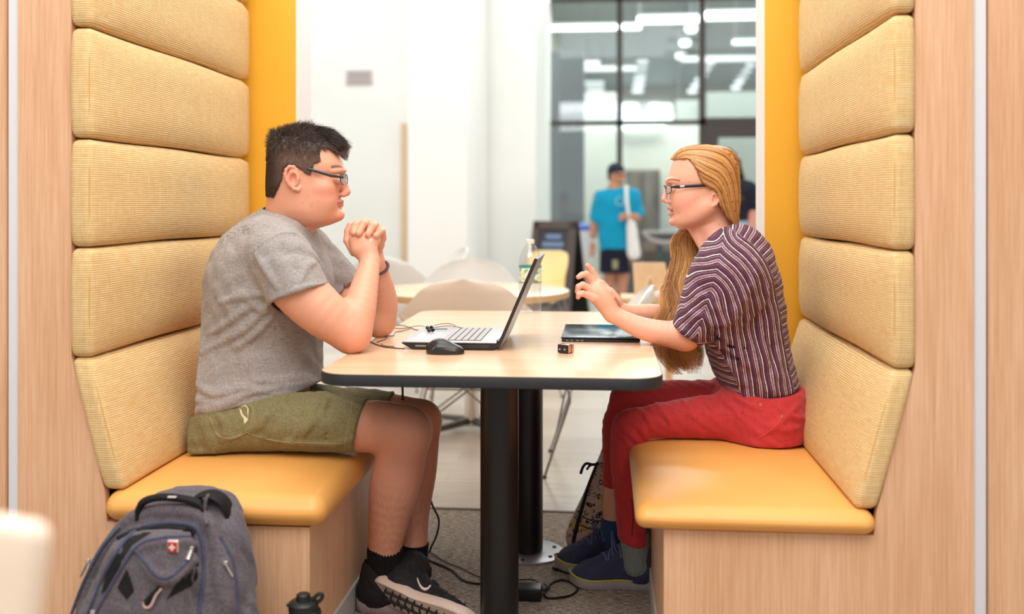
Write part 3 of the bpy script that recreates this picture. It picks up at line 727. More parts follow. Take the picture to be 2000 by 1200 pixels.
# ================================================================ THE SEATED MAN (left)
MY = 2.70
def M(px, py, dy=0.0): return PY(px, py, MY+dy)
def mx(px): return M(px, 400)[0]
def mz(py, px=600): return M(px, py)[2]
man = thing('person', 'seated man in a grey t-shirt and olive shorts with clasped hands, on the left bench', 'person', M(480, 882))
man.location.z = .42
S1 = 1.38e-3
hc = M(600, 345)
# ---- head
head = F()
hr = [(255, 583, 602, .008), (260, 566, 606, .035), (268, 552, 622, .052), (280, 542, 640, .068), (295, 536, 655, .077), (312, 532, 665, .082), (326, 530, 670, .083), (336, 529, 669, .083), (346, 529, 663, .082), (358, 529, 664, .081), (372, 530, 665, .080), (386, 534, 664, .078), (398, 540, 663.5, .077), (410, 548, 665, .075), (420, 558, 667, .070), (430, 572, 663, .062), (438, 588, 648, .050), (444, 602, 628, .030)]
head.loft([(mz(py), mx(b), mx(f), MY, w_, 2.15 if py < 340 else 2.05) for py, b, f, w_ in hr])
head.loft([(mz(py), mx(b), mx(f), MY, w_) for py, b, f, w_ in ((355, 532, 620, .055), (385, 524, 625, .060), (410, 520, 624, .064), (432, 516, 618, .066), (452, 508, 612, .068), (475, 496, 605, .076), (500, 480, 602, .10), (530, 470, 605, .13))], k=.022)
for s in (-1, 1):
    head.ell(M(632, 392, s*.042), (.032, .028, .034), k=.025)
    head.ell(M(632, 366, s*.050), (.024, .020, .018), k=.02)
    head.chain([M(671, 334, s*.004), M(667, 333, s*.022), M(652, 335, s*.044)], [.0055, .0062, .005], k=.012)
    head.ell(M(670, 348, s*.031), (.0125, .0155, .0085), k=.010, op='s')
    head.ell(M(655.5, 348, s*.031), (.0125, .0145, .0125), k=.002)
    head.ell(M(664, 348.6, s*.031), (.0105, .0112, .0036), k=.0015, op='s')
    head.ell(M(670.5, 380.5, s*.0125), (.0100, .0075, .0072), k=.005)
    head.ell(M(674.5, 385, s*.006), (.004, .003, .0025), k=.001, op='s')
head.chain([M(665, 345), M(671, 358), M(676.5, 373)], [.0085, .0090, .0100], k=.010)
head.ell(M(676.5, 376.5), (.0100, .0125, .0092), k=.006)
for s in (-1, 1):
    head.chain([M(667.5, 393.8, 0), M(664.5, 393.8, s*.013), M(657.5, 394.5, s*.026)], [.0046, .0043, .0022], k=.004)
    head.chain([M(667.0, 401.4, 0), M(664.0, 400.6, s*.012), M(658.5, 396.8, s*.024)], [.0050, .0045, .0022], k=.004)
    head.chain([M(673.5, 397.9, 0), M(669.5, 397.9, s*.014), M(660, 396.8, s*.028)], [.0022, .002, .0012], k=.0015, op='s')
head.ell(M(661.5, 420), (.0135, .020, .013), k=.016)
head.ell(M(672, 408.5), (.006, .016, .0035), k=.008, op='s')
ep = [(a+6, b) for a, b in [(592, 343), (592, 334), (587, 328.5), (579, 328), (573.5, 334), (572, 343), (575, 354.5), (580.5, 363.5), (587.5, 370.5), (594.5, 372), (598, 366)]]
for s in (-1, 1):
    ear(head, 1, [(mx(a), mz(b)) for a, b in ep], MY+s*.076, MY+s*.093, s)
# ---- arms and hands (near = camera side, dy < 0)
arms = F()
e1 = M(686, 656, -.185); e1[2] = .68+.047
e2 = M(741, 625, .125); e2[2] = .68+.043
def flat_y(*a): return np.array(a)
arms.chain([M(548, 508, -.19), M(580, 562, -.20), M(632, 612, -.20), e1], [.068, .066, .060, .046], k=.01, inner=.02)
arms.chain([e1, M(700, 610, -.155), M(712, 560, -.105), M(722, 518, -.055)], [.046, .0430, .035, .0265], k=.022, inner=.015)
arms.chain([M(600, 505, .19), M(640, 555, .19), M(690, 600, .17), e2], [.062, .058, .052, .042], k=.01, inner=.02)
arms.chain([e2, M(748, 596, .11), M(743, 555, .075), M(732, 515, .035)], [.042, .0410, .034, .0265], k=.02, inner=.015)
# palms
arms.chain([M(721, 508, -.048), M(716, 490, -.040), M(708, 472, -.030)], [.026, .030, .027], k=.014, inner=.012, ax=(0, 1, .25), fl=.60)
arms.chain([M(700, 488, -.036), M(693, 468, -.026)], [.020, .016], k=.014)
arms.chain([M(731, 470, -.030), M(734, 460, -.022)], [.017, .014], k=.012)
arms.chain([M(731, 505, .036), M(724, 488, .036), M(716, 468, .028)], [.025, .031, .028], k=.014, inner=.012, ax=(0, 1, -.25), fl=.62)
arms.chain([M(740, 478, .025), M(742, 462, .012)], [.016, .013], k=.012)
# far hand's fingers fold over the near hand (tips towards the camera)
fing = [((705, 452, .020), (698, 437, .000), (694, 441, -.028), (691, 455, -.044), .0105), ((722, 450, .022), (715, 434, .000), (709, 439, -.030), (701, 456, -.050), .0112), ((738, 455, .022), (732, 439, .000), (727, 443, -.032), (719, 458, -.051), .0108), ((748, 466, .020), (746, 451, .000), (742, 453, -.028), (734, 461, -.046), .0092)]
hand2 = F()
for a, b, c, d, r in fing: hand2.chain([M(*a), M(*b), M(*c), M(*d)], [r*1.05, r*1.02, r, r*.82], k=.001, inner=.002)
# near hand's fingers between them, folded away from the camera
for a, b, c, d, r in (((690, 456, -.018), (688, 443, .002), (690, 446, .03), (694, 462, .046), .0098), ((706, 450, -.022), (706, 437, .004), (708, 440, .034), (710, 460, .052), .0105), ((722, 452, -.022), (723, 437, .004), (726, 441, .034), (727, 462, .052), .0104), ((737, 456, -.018), (740, 446, .004), (742, 449, .032), (742, 466, .046), .0090)):
    hand2.chain([M(*a), M(*b), M(*c), M(*d)], [r*1.05, r*1.02, r, r*.85], k=.001, inner=.002)
# thumbs on the chin side
hand2.chain([M(692, 492, -.022), M(679, 470, -.012), M(680, 452, -.006), M(683.5, 440, -.004)], [.013, .0112, .0102, .0086], k=.004, inner=.003)
hand2.chain([M(699, 490, .022), M(684, 470, .012), M(681, 455, .010)], [.013, .0112, .0095], k=.003, inner=.003)
nails = [((690.0, 458.5), -.0545), ((699.6, 459.5), -.0605), ((717.5, 461.5), -.0615), ((732.5, 464.5), -.0555)]
arms.add(hand2.ev, k=.005)
arms.chain([M(678, 618, -.205), M(672, 640, -.215)], [.002, .001], k=.006, op='s')
# ---- legs
legs = F()
n_ = -.15; fa = .10
legs.chain([M(640, 832, n_), M(735, 834, n_), M(795, 842, n_+.005)], [.058, .0655, .060], k=.01, inner=.03)
legs.chain([M(795, 842, n_+.005), M(783, 895, n_+.005), M(772, 945, n_+.01), M(759, 1015, n_+.03), M(752, 1075, n_+.05), M(752, 1110, n_+.06)], [.058, .062, .064, .051, .042, .041], k=.02, inner=.03)
legs.ell(M(812, 848, n_), (.032, .042, .040), k=.02)
legs.chain([M(660, 806, fa), M(760, 812, fa), M(822, 822, fa)], [.058, .060, .054], k=.01, inner=.03)
legs.chain([M(822, 822, fa), M(815, 880, fa-.01), M(812, 930, fa-.02), M(808, 1000, fa-.05), M(808, 1060, fa-.095), M(806, 1080, fa-.11)], [.054, .058, .055, .043, .036, .034], k=.02, inner=.03)
body = SM()
hl = (mx(515), MY-.115, mz(505)); hh = (mx(700), MY+.115, mz(240))
trunk = F().loft([(mz(py), mx(b), mx(f), MY, w_, 2.3) for py, b, f, w_ in ((430, 530, 585, .05), (470, 505, 590, .10), (540, 465, 605, .14), (640, 425, 600, .150), (740, 402, 600, .16), (800, 402, 590, .17), (860, 400, 560, .17))]); trunk.chain([M(560, 830, n_), M(690, 832, n_)], [.058, .058]); trunk.chain([M(600, 805, fa), M(700, 806, fa)], [.058, .058]); trunk.chain([M(520, 490, -.12), M(560, 520, -.18)], [.06, .06]); trunk.chain([M(560, 490, .12), M(600, 515, .18)], [.055, .055])
lo, hi = bounds([M(390, 420, -.26), M(720, 880, .26)], .02); body.add(trunk.ev, lo, hi, .010)
body.add(head.ev, hl, hh, .0019)
lo, hi = bounds([M(540, 500, -.28), M(780, 700, -.2), M(780, 420, .28)], .03)
body.add(arms.ev, lo, hi, .0026)
lo, hi = bounds([M(620, 740, -.25), M(890, 1130, .2)], .02)
body.add(legs.ev, lo, hi, .0045)
P = body.verts(); C = np.tile(np.array([lin(226), lin(164), lin(134)]), (len(P), 1))
def tint(C, wgt, c): return C*(1-wgt[:, None])+np.array([lin(c[0]), lin(c[1]), lin(c[2])])*wgt[:, None]
xx, yy, zz = P[:, 0], P[:, 1], P[:, 2]; ay = np.abs(yy-MY)
isH = zz > mz(450)
C = tint(C, .35*isH*blob(P[:, [0, 2]], (mx(650), mz(380)), (.035, .03)), (226, 120, 108))
C = tint(C, .45*isH*blob(P[:, [0, 2]], (mx(680), mz(378)), (.012, .012)), (222, 118, 104))
C = tint(C, .30*isH*blob(P[:, [0, 2]], (mx(582), mz(348)), (.02, .03))*(ay > .074), (226, 120, 104))
lip = isH*(np.exp(-((zz-mz(397.5))/.0075)**2)*sstep(mx(656), mx(661), xx)*(ay < .028)); lip = np.clip(lip*1.2, 0, 1); C = tint(C, .75*lip, (196, 104, 100))
C = tint(C, .6*isH*np.exp(-((zz-mz(397.8))/.0015)**2)*sstep(mx(656), mx(660), xx)*(ay < .03), (120, 50, 48))
# brows and cropped sides of the scalp
br = isH*np.exp(-((zz-mz(326.5)+((ay-.030)/.03)**2*.005)/.0044)**2)*(ay > .010)*(ay < .052)*sstep(mx(643), mx(650), xx); C = tint(C, np.clip(.9*br, 0, 1), (52, 40, 36))
hairpoly = [(524, 300), (530, 260), (590, 240), (650, 250), (680, 296), (676, 316), (668, 304), (655, 292), (637, 291), (637, 305), (641, 318), (630, 322), (622, 344), (613, 340), (603, 332), (592, 326), (580, 324), (570, 332), (568, 350), (560, 365), (549, 385), (520, 384)]
hpw = [(mx(a), mz(b)) for a, b in hairpoly]
scal = isH*sstep(.004, -.006, poly_sd(xx, zz, hpw))*(ay < .0825+0*ay); C = tint(C, .82*scal, (62, 46, 42))
for a, b in ((617, 385), (613, 391), (625, 400), (622, 404), (636, 394), (607, 396), (598, 378)): C = tint(C, .4*blob(P[:, [0, 2]], (mx(a), mz(b)), (.0022, .0022))*isH*(yy < MY), (196, 88, 76))
for q, (c2, y_) in enumerate(nails):
    nn_ = blob(P, (mx(c2[0]), MY+y_+.002, mz(c2[1])), (.0068, .007, .0075)); C = tint(C, np.clip(.8*(nn_ > .42), 0, 1), (246, 206, 192))
for kx, kz in ((696, 434), (713, 433), (730, 438), (744, 450)): C = tint(C, .3*blob(P[:, [0, 2]], (mx(kx), mz(kz)), (.012, .01)), (224, 120, 100))
C = tint(C, .35*blob(P, e1, (.05, .06, .05)), (226, 130, 108))
lg = zz < mz(740); C = tint(C, .35*lg, (196, 128, 104)); C = tint(C, .18*lg*blob(P[:, [0, 2]], (mx(825), mz(860)), (.05, .06)), (210, 110, 90))
hm = lg*np.clip(wob(P*np.array([1, 1, .35]), 90, 3)*.5+.3, 0, 1)*sstep(mz(880), mz(960), zz); C = tint(C, .22*hm, (110, 70, 54))
m_skin = skin_mat('skin_man')
bd = body.build('body', m_skin, man, cols={'Col': C})
# ---- eyes
m_eye = mat('eye_white', (225, 215, 208), .15); m_iris = mat('iris_dark', (40, 26, 20), .1)
for s in (-1, 1):
    ec = M(656.5, 348.3, s*.031)
    mb = MB(); mb.m = 0; mb.lathe([(.0119*math.sin(a), -.0119*math.cos(a)) for a in np.linspace(.02, math.pi-.02, 14)], (0, 0, 0), 20, 'X')
    mb.m = 1; mb.lathe([(.0058, .0106), (.0045, .0116), (.001, .0125)], (0, 0, 0), 16, 'X')
    mb.v = [v+ec+np.array([.0009, 0, 0]) for v in mb.v]; mb.build('eye', [m_eye, m_iris], man)
# ---- hair
m_hairm = hair_mat('dark_hair', .45)
hv = F(); hv.loft([(mz(py), mx(b), mx(f), MY, w_, 2.2) for py, b, f, w_ in ((246, 574, 598, .02), (249, 562, 606, .035), (255, 550, 608, .046), (265, 540, 622, .060), (280, 531, 642, .075), (295, 527, 664, .084), (310, 525, 671, .086), (325, 524, 671, .087), (345, 523, 668, .0855), (365, 522.5, 664, .084), (386, 523, 664, .080))])
hv.add(lambda p: poly_sd(p[:, 0], p[:, 2], hpw), k=.006, op='i')
# keep the forehead clear in the middle: hair only above the hairline or on the sides
hv.add(lambda p: .0035*wob(p*np.array([1, 2.2, .6]), 55, 2)*sstep(mz(330), mz(290), p[:, 2]), op='w')
hs = SM(); hs.add(hv.ev, hl, hh, .0022)
rs = np.random.RandomState(3); K = 9000
hx = rs.uniform(mx(524), mx(680), K*3); hz_ = rs.uniform(mz(388), mz(244), K*3); ok = poly_sd(hx, hz_, hpw) < -.001; hx, hz_ = hx[ok][:K], hz_[ok][:K]
ST1 = []; CL1 = []
for s in (-1, 1):
    Y = ymap(hv.ev, hx, hz_, MY+s*.10, MY); ok = ~np.isnan(Y); X_, Z_, Y_ = hx[ok], hz_[ok], Y[ok]
    B = np.c_[X_, Y_, Z_]; e = .002; g = np.stack([hv.ev(B+np.eye(3)[i]*e)-hv.ev(B-np.eye(3)[i]*e) for i in range(3)], 1); g /= np.linalg.norm(g, axis=1, keepdims=True)+1e-9
    top = sstep(mz(300), mz(268), Z_); back = sstep(mx(560), mx(535), X_); front = sstep(mx(600), mx(650), X_)*top
    flow = np.c_[.25+.9*front-.6*back, np.zeros(len(B)), -.75*(1-top)+.15*top-.45*front+.2*back*top]+rs.normal(scale=.16, size=(len(B), 3))
    flow -= g*(flow*g).sum(1, keepdims=True); flow /= np.linalg.norm(flow, axis=1, keepdims=True)+1e-9
    Lh = .007+.014*top+.012*front; d1 = g*(.15+.28*back*top)[:, None]+flow; d1 /= np.linalg.norm(d1, axis=1, keepdims=True)
    pts = [B-g*.003]; 
    for q in range(1, 5):
        t = q/4; pts.append(B+d1*(Lh*t)[:, None]+np.c_[np.zeros(len(B)), np.zeros(len(B)), -(Lh*.35*front)*t*t])
    ST1.append(np.stack(pts, 1)); sh = rs.uniform(.7, 1.25, len(B)); fade = (1-top)*sstep(mx(540), mx(575), X_)*.85*sstep(mz(372), mz(350), Z_)
    CL1.append((np.array([lin(66), lin(50), lin(40)])[None]*sh[:, None])*(1-fade[:, None])+np.array([lin(120), lin(92), lin(80)])*fade[:, None])
ST1 = np.concatenate(ST1); CL1 = np.concatenate(CL1); V, Q = strands(ST1, .00042, 3)
P = hs.verts(); hc_ = np.tile(np.array([lin(52), lin(40), lin(34)]), (len(P), 1)); fd = sstep(mz(300), mz(318), P[:, 2])*sstep(mx(545), mx(580), P[:, 0]); hc_ = tint(hc_, .8*fd, (136, 104, 90))
hs.P.append(V); hs.Q.append(Q+hs.n); hs.n += len(V)
hs.build('hair', m_hairm, man, cols={'Col': np.concatenate([hc_, np.repeat(CL1, 5*3, 0)])})
# ---- glasses
m_gl = mat('glasses_dark', (44, 42, 46), .3); m_lens = MATS['pane_glass']
gt = thing('eyeglasses', None, None, tuple(M(660, 345))); gt.parent = man; gt.location = Vector(M(660, 345))-man.location; del_ = None
def gpart(name, m, mb): return part(gt, name, m, mb)
for s in (-1, 1):
    c = M(674, 351, s*.032); pts = []
    for k in range(25):
        a = 2*math.pi*k/24; ca, sa = math.cos(a), math.sin(a)
        pts.append(c+np.array([-.003*abs(sa)*0-.006*(ca*s > 0)*abs(ca)**2, .025*np.sign(ca)*abs(ca)**.6, .0145*np.sign(sa)*abs(sa)**.6]))
    rim = gpart('rim', m_gl, MB().tube(pts, .0011, 8))
    pp = [tuple(x) for x in pts[:-1]]; part(rim, 'lens', m_lens, MB().add(pp+[tuple(np.array(x)+[-.0012, 0, 0]) for x in pp], [tuple(range(24)), tuple(range(24, 48))[::-1]]))
    yt = MY+s*.084
    gpart('temple', m_gl, MB().tube([M(671, 346.5, s*.058), np.array([mx(661), MY+s*.072, mz(345)]), np.array([mx(640), yt, mz(338)]), np.array([mx(610), yt, mz(329.5)]), np.array([mx(592), yt+s*.002, mz(324.5)]), np.array([mx(583), yt+s*.003, mz(326)]), np.array([mx(572), yt+s*.004, mz(338)])], [.0034, .0040, .0038, .0032, .0028, .0026, .0022], 8, thin=.4))
gpart('bridge', m_gl, MB().tube([M(674.5, 349, -.008), M(677, 347.5, 0), M(674.5, 349, .008)], .0011, 8))
# ---- t-shirt
m_tee = cloth_mat('grey_tee', (132, 124, 120), (176, 168, 164), .9, 700, .2, streak=(12, 12, 300))
tee = F()
tr_ = [(404, 516, 552, .035), (412, 506, 580, .065), (425, 488, 600, .10), (440, 473, 607, .135), (460, 457, 612, .172), (490, 440, 624, .198), (520, 427, 636, .205), (560, 411, 644, .200), (600, 397, 640, .195), (640, 384, 628, .192), (680, 372, 621, .196), (720, 364, 622, .205), (755, 361, 634, .212), (790, 363, 645, .215), (830, 372, 650, .215), (870, 385, 640, .215)]
tee.loft([(mz(py), mx(b), mx(f), MY, w_, 2.35) for py, b, f, w_ in tr_])
cu = M(632, 556, -.2)-M(511, 602, -.2); cn = np.array([-cu[2], 0, cu[0]]); cn = cn if cn[0] > 0 else -cn
c0 = M(571, 581, -.2); q_ = M(668, 570, .19); n1_ = np.array([cn[0], -.12*np.linalg.norm(cn), cn[2]]); n2_ = np.array([.62, .1, -.78])
slv = F().chain([M(520, 478, -.13), M(546, 502, -.185), M(574, 552, -.20), M(592, 600, -.21)], [.075, .082, .079, .079], k=.035, inner=.03); slv.half(c0, n1_, k=.004)
slf = F().chain([M(585, 475, .13), M(606, 500, .18), M(652, 550, .19), M(672, 575, .19)], [.070, .074, .070, .070], k=.035, inner=.03); slf.half(q_, n2_, k=.004)
tee.add(slv.ev, k=.03); tee.add(slf.ev, k=.03)
# dark hollow of the sleeve openings
hol = F().chain([M(560, 540, -.2), M(600, 620, -.205)], [.060, .072], inner=.01)
hof = F().chain([M(640, 540, .19), M(690, 600, .19)], [.056, .064], inner=.01)
tee.ell(M(500, 560, -.10), (.12, .12, .16), k=.04)
def ridge(f, pts, r, k=.012, dy=-.2, field=None, op='u', sink=.2):
    """a fold: thin rounded ridge laid on the near surface of a field"""
    P_ = seen(field, [(q[0], q[1]) for q in catmull([(a, b, 0) for a, b in pts], 5)], MY)
    n2 = len(P_); rr = [r*math.sin(math.pi*(i+.5)/n2)**.6+.001 for i in range(n2)]
    P_[:, 1] += r*sink; f.chain([tuple(x) for x in P_], rr, k=k, inner=.004, op=op)
base_tee = F(); base_tee.ops = list(tee.ops)
folds = [([(505, 590), (470, 610), (430, 640), (405, 655)], .008), ([(520, 600), (480, 640), (440, 662), (395, 690)], .009), ([(530, 618), (500, 650), (460, 680)], .006), ([(512, 575), (470, 580), (430, 590)], .006), ([(370, 745), (420, 770), (470, 760), (520, 765)], .008), ([(366, 775), (410, 790), (450, 785)], .006), ([(370, 800), (420, 800), (470, 775), (560, 752)], .007), ([(610, 735), (560, 742), (500, 745)], .006), ([(618, 745), (600, 748), (560, 756)], .006), ([(500, 500), (520, 530), (540, 560)], .005), ([(620, 510), (600, 520), (585, 550)], .004), ([(470, 570), (500, 600), (520, 604)], .007), ([(375, 815), (392, 800), (410, 800)], .006)]
for pts, r in folds: ridge(tee, pts, r, field=base_tee.ev)
ridge(tee, [(486, 498), (520, 470), (555, 455), (585, 458)], .0025, k=.003, field=base_tee.ev)
ridge(tee, [(508, 606), (545, 584), (590, 562), (634, 554)], .0030, k=.003, field=base_tee.ev)
def crease(P_):
    x, z = P_[:, 0], P_[:, 2]; return .0022*wob(P_*np.array([1, 1, 1.6]), 9, 4)+.0012*wob(P_, 22, 8)
tee.add(crease, op='w')
inner = F(); inner.ops = list(tee.ops)
# sleeves end at the cuff plane; hem follows the lap; neck opening
hem = [(340, 380), (730, 380), (730, 640), (655, 645), (650, 738), (600, 752), (530, 764), (470, 782), (420, 805), (388, 828), (370, 836), (340, 830)]
hw = [(mx(a), mz(b)) for a, b in hem]
tee.add(lambda p: poly_sd(p[:, 0], p[:, 2], hw), k=.006, op='i')
tee.add(hol.ev, k=.003, op='s'); tee.add(hof.ev, k=.003, op='s')
neck = F(); neck.chain([M(606, 400, 0), M(565, 425, 0), M(556, 448, 0)], [.085, .074, .070], k=.01, inner=.02)
nk = F(); nk.loft([(mz(py), mx(b), mx(f), MY, w_) for py, b, f, w_ in ((360, 470, 700, .12), (400, 512, 650, .085), (415, 520, 622, .080), (440, 545, 612, .074), (460, 570, 609, .062), (478, 590, 607, .035), (484, 598, 605, .01))])
tee.add(nk.ev, k=.003, op='s')
tee.add(lambda p: inner.ev(p)+.006, k=.0015, op='s')
sh = SM(); lo, hi = bounds([M(350, 395, -.34), M(720, 880, .3)], .02); sh.add(tee.ev, lo, hi, .0036)
sh.build('t_shirt', m_tee, man)
# ---- shorts
m_sho = cloth_mat('olive_cotton', (112, 104, 70), (138, 129, 90), .8, 900, .3); m_thr = mat('olive_thread', (164, 150, 104), .8)
sho = F()
sho.loft([(mz(py), mx(b), mx(f), MY, w_, 2.3) for py, b, f, w_ in ((770, 372, 600, .20), (800, 368, 600, .215), (830, 370, 560, .22), (860, 380, 520, .22), (884, 400, 500, .20))])
sho.chain([M(440, 826, n_+.01), M(560, 824, n_), M(712, 832, n_)], [.082, .081, .0735], k=.03, inner=.03, ax=(0, 0, 1), fl=.93)
sho.chain([M(470, 800, fa), M(600, 806, fa), M(765, 812, fa)], [.085, .080, .066], k=.03, inner=.03)
bs = F(); bs.ops = list(sho.ops)
for pts, r in (([(500, 790), (520, 810), (495, 840)], .007), ([(560, 775), (540, 800), (500, 830)], .006), ([(610, 800), (595, 830), (570, 860)], .006), ([(620, 790), (605, 825), (590, 855)], .005), ([(540, 776), (620, 770), (700, 790)], .005), ([(505, 805), (512, 830), (480, 842)], .0045), ([(640, 780), (625, 810), (600, 840)], .005), ([(420, 800), (440, 830), (435, 860)], .006), ([(690, 860), (640, 868), (560, 862)], .004)): ridge(sho, pts, r, field=bs.ev)
ridge(sho, [(482, 845), (540, 862), (620, 866), (694, 868)], .0022, k=.002, field=bs.ev)
ridge(sho, [(475, 784), (494, 800), (490, 830), (482, 845)], .0045, k=.002, field=bs.ev)
ridge(sho, [(410, 815), (425, 850), (455, 856), (482, 845)], .0025, k=.002, field=bs.ev)
sho.add(lambda p: .0018*wob(p, 14, 6)+.001*wob(p, 34, 9), op='w')
si = F(); si.ops = list(sho.ops)
sho.half(M(704, 832, n_), (1, 0, -.13), op='i', k=.002) if 0 else None
def hemcut(p):
    d1 = (p-M(702, 832, n_-.03))@(np.array([1, 0, -.20])/1.02); d2 = (p-M(763, 790, fa))@(np.array([1, 0, -.2])/1.02); return np.where(p[:, 1] < MY-.02, d1, d2)
sho.add(hemcut, k=.002, op='i'); sho.half((0, 0, .421), (0, 0, -1), k=.012, op='i')
sho.half(M(400, 805), (-.5, 0, .87), k=.004, op='i')
sho.add(lambda p: np.maximum(si.ev(p)+.007, mx(600)-p[:, 0]), k=.0015, op='s')
ss = SM(); lo, hi = bounds([M(350, 740, -.30), M(790, 900, .26)], .02); ss.add(sho.ev, lo, hi, .0038)
shorts = ss.build('shorts', m_sho, man)
# pocket lining
# ---- bracelet
m_br = mat('bracelet_brown', (74, 34, 30), .5)
wc = M(739, 528, .05); ax_ = (M(732, 515, .035)-M(743, 555, .075)); ax_ /= np.linalg.norm(ax_)
u1 = np.cross(ax_, [0, 1, 0]); u1 /= np.linalg.norm(u1); u2 = np.cross(ax_, u1)
MB().tube([M(734.5, 524, .044)+.0325*(math.cos(a)*u1+math.sin(a)*u2) for a in np.linspace(0, 2*math.pi, 25)], .0055, 8, flat=.5).build('bracelet', m_br, man)
# ---- socks
m_sock = cloth_mat('black_sock', (12, 11, 12), (22, 20, 21), .95, 1200, .3)
for nm, A, B, r0, r1, tl in (('sock', M(752, 1066, n_+.05), M(753, 1130, n_+.065), .0455, .047, (-.1, 0, 1)), ('sock', M(807, 1060, fa-.095), M(800, 1120, fa-.12), .0415, .044, (.05, 0, 1))):
    f = F().chain([A+(A-B)*.3, A, B], [r0, r0, r1], inner=.01); f.half(A, tl, op='i', k=.003); f.add(lambda p: .0006*np.sin(p[:, 0]*900), op='w')
    lo, hi = bounds([A, B], .09); s_ = SM().add(f.ev, lo, hi, .003); s_.build('sock', m_sock, man)
# ---- shoes
m_up = cloth_mat('shoe_charcoal', (26, 23, 25), (40, 36, 38), .7, 1500, .4); m_sole = mat('sole_cream', (214, 190, 174), .6); m_sole2 = mat('sole_mauve', (150, 128, 128), .6); m_tread = mat('tread_dark', (38, 36, 32), .7); m_mark = mat('shoe_mark', (228, 208, 196), .5)
def trainer(parent, o, heading, roll, pitch, L, W, H, m_upper, m_s, lace_m, tread=True, mark=True, line_m=None, line=None, mside=1):
    X, Y, Z = frame(heading, roll, pitch); up = shoe_field(L, W, H)
    T = lambda x, y, z: np.array(o)+x*X+y*Y+z*Z
    g = F(); g.add(up); g.chain([(.17*L, 0, .055), (.185*L, 0, .098)], [.012+.85*W, .010+.85*W], k=.02)
    sub = F(); sub.ell((.19*L, 0, .118), (.040, .034, .040)); g.add(sub.ev, k=.004, op='s')
    g.add(lambda p: .0009*wob(p, 60, 4), op='w'); g.half((0, 0, .012), (0, 0, -1), k=.004, op='i')
    fn = local(g.ev, o, X, Y, Z); lo, hi = bounds([T(x, y, z) for x in (0, L) for y in (-.05, .05) for z in (0, .13)], .02)
    s_ = SM().add(fn, lo, hi, .0026); sho_ = s_.build('shoe', m_upper, parent)
    out = [(-.006, .022), (.0, .030), (.06, .037), (.25, .036), (.42, .033), (.6, .042), (.75, .048), (.9, .042), (.98, .024), (1.02, .006)]
    def plan(sc, dx=0):
        q = [(x*L, y*W/.045*sc) for x, y in out]; a = catmull([(x, y, 0) for x, y in q], 4); return [(p[0], p[1]) for p in a]+[(p[0], -p[1]) for p in a[::-1]]
    V = []; lv = [(.0, .93), (.004, 1.0), (.014, 1.03), (.022, 1.02), (.026, .96)]; pl = [plan(sc) for _, sc in lv]; n3 = len(pl[0])
    for (z, sc), pp in zip(lv, pl):
        for x, y in pp:
            rock = .012*max(0, (x/L-.72)/.28)**2+.006*max(0, (.08-x/L)/.08)**2; V.append(T(x, y, z+rock+.006*(z > .02)*max(0, .35-x/L)))
    Fq = [(i*n3+k, i*n3+(k+1) % n3, (i+1)*n3+(k+1) % n3, (i+1)*n3+k) for i in range(len(lv)-1) for k in range(n3)]+[tuple(range(n3))[::-1], tuple((len(lv)-1)*n3+k for k in range(n3))]
    sl = part(sho_, 'sole', m_s, MB().add(V, Fq), ang=50)
    if line_m: part(sho_, 'sole_line', line_m, MB().tube([T(x, y*1.01, .0265+.012*max(0, (x/L-.72)/.28)**2+.006*max(0, .35-x/L)) for x, y in plan(1.0)]+[T(*plan(1.0)[0], .0265)], .0022, 6))
    if tread:
        mb = MB()
        for k in range(11):
            xa = .1*L+k*.075*L; w2 = .030*W/.045
            for sg in (-1, 1):
                mb.tube([T(xa, 0, -.0015+.012*max(0, (xa/L-.72)/.28)**2), T(xa+.03*L*1.2, sg*w2*.9, -.001+.012*max(0, ((xa+.03*L)/L-.72)/.28)**2)], .0022, 5)
        mb.tube([T(.12*L+q*.07*L, .012*(-1)**q*0+.014, -.001) for q in range(9)], .0035, 5); mb.tube([T(.12*L+q*.07*L, -.014, -.001) for q in range(9)], .0035, 5)
        part(sl, 'tread', m_tread, mb)
    # laces
    import itertools
    for k in range(4):
        x = L*(.36+.085*k); hz2 = []
        pts = [];
        for y in np.linspace(-.030, .030, 9):
            z = .12
            zs = np.linspace(.14, .02, 60); v = up(np.c_[np.full(60, x+y*.25*(-1)**k), np.full(60, y), zs]); i0 = np.argmax(v < 0); pts.append(T(x+y*.25*(-1)**k, y, zs[i0]+.0015))
        part(sho_, 'lace', lace_m, MB().tube(pts, .0028, 6))
    for sg in (-1, 1):
        pts = []
        for q_, (xx_, yy_) in enumerate(((.40, .004), (.46, .024), (.52, .034), (.50, .026), (.42, .006))):
            v = up(np.c_[np.full(60, L*xx_), np.full(60, sg*yy_), zs]); i0 = np.argmax(v < 0); pts.append(T(L*xx_, sg*yy_, zs[i0]+.003))
        part(sho_, 'lace_bow', lace_m, MB().tube(catmull(pts, 4), .0020, 6))
    if mark:
        # curved tick on the side of the shoe
        P2 = [(.27, .078), (.33, .058), (.40, .040), (.45, .034), (.485, .038), (.49, .050)]; cc = catmull([(a*L, 0, b) for a, b in P2], 5); mb = MB(); rr = [.0008+.0042*math.sin(math.pi*min(1, (i+2)/(len(cc)*.8+2)))**.8 for i in range(len(cc))]
        pts = []
        for p in cc:
            ys = np.linspace(mside*.07, 0, 60); v = up(np.c_[np.full(60, p[0]), ys, np.full(60, p[2])]); i0 = np.argmax(v < 0); pts.append(T(p[0], ys[i0]+mside*.0005, p[2]))
        rr = [.0006+.0036*max(0, 1-abs((i/len(cc))-.66)/.66) for i in range(len(cc))]
        part(sho_, 'side_mark', m_mark, mb.tube(pts, rr, 6))
    return sho_
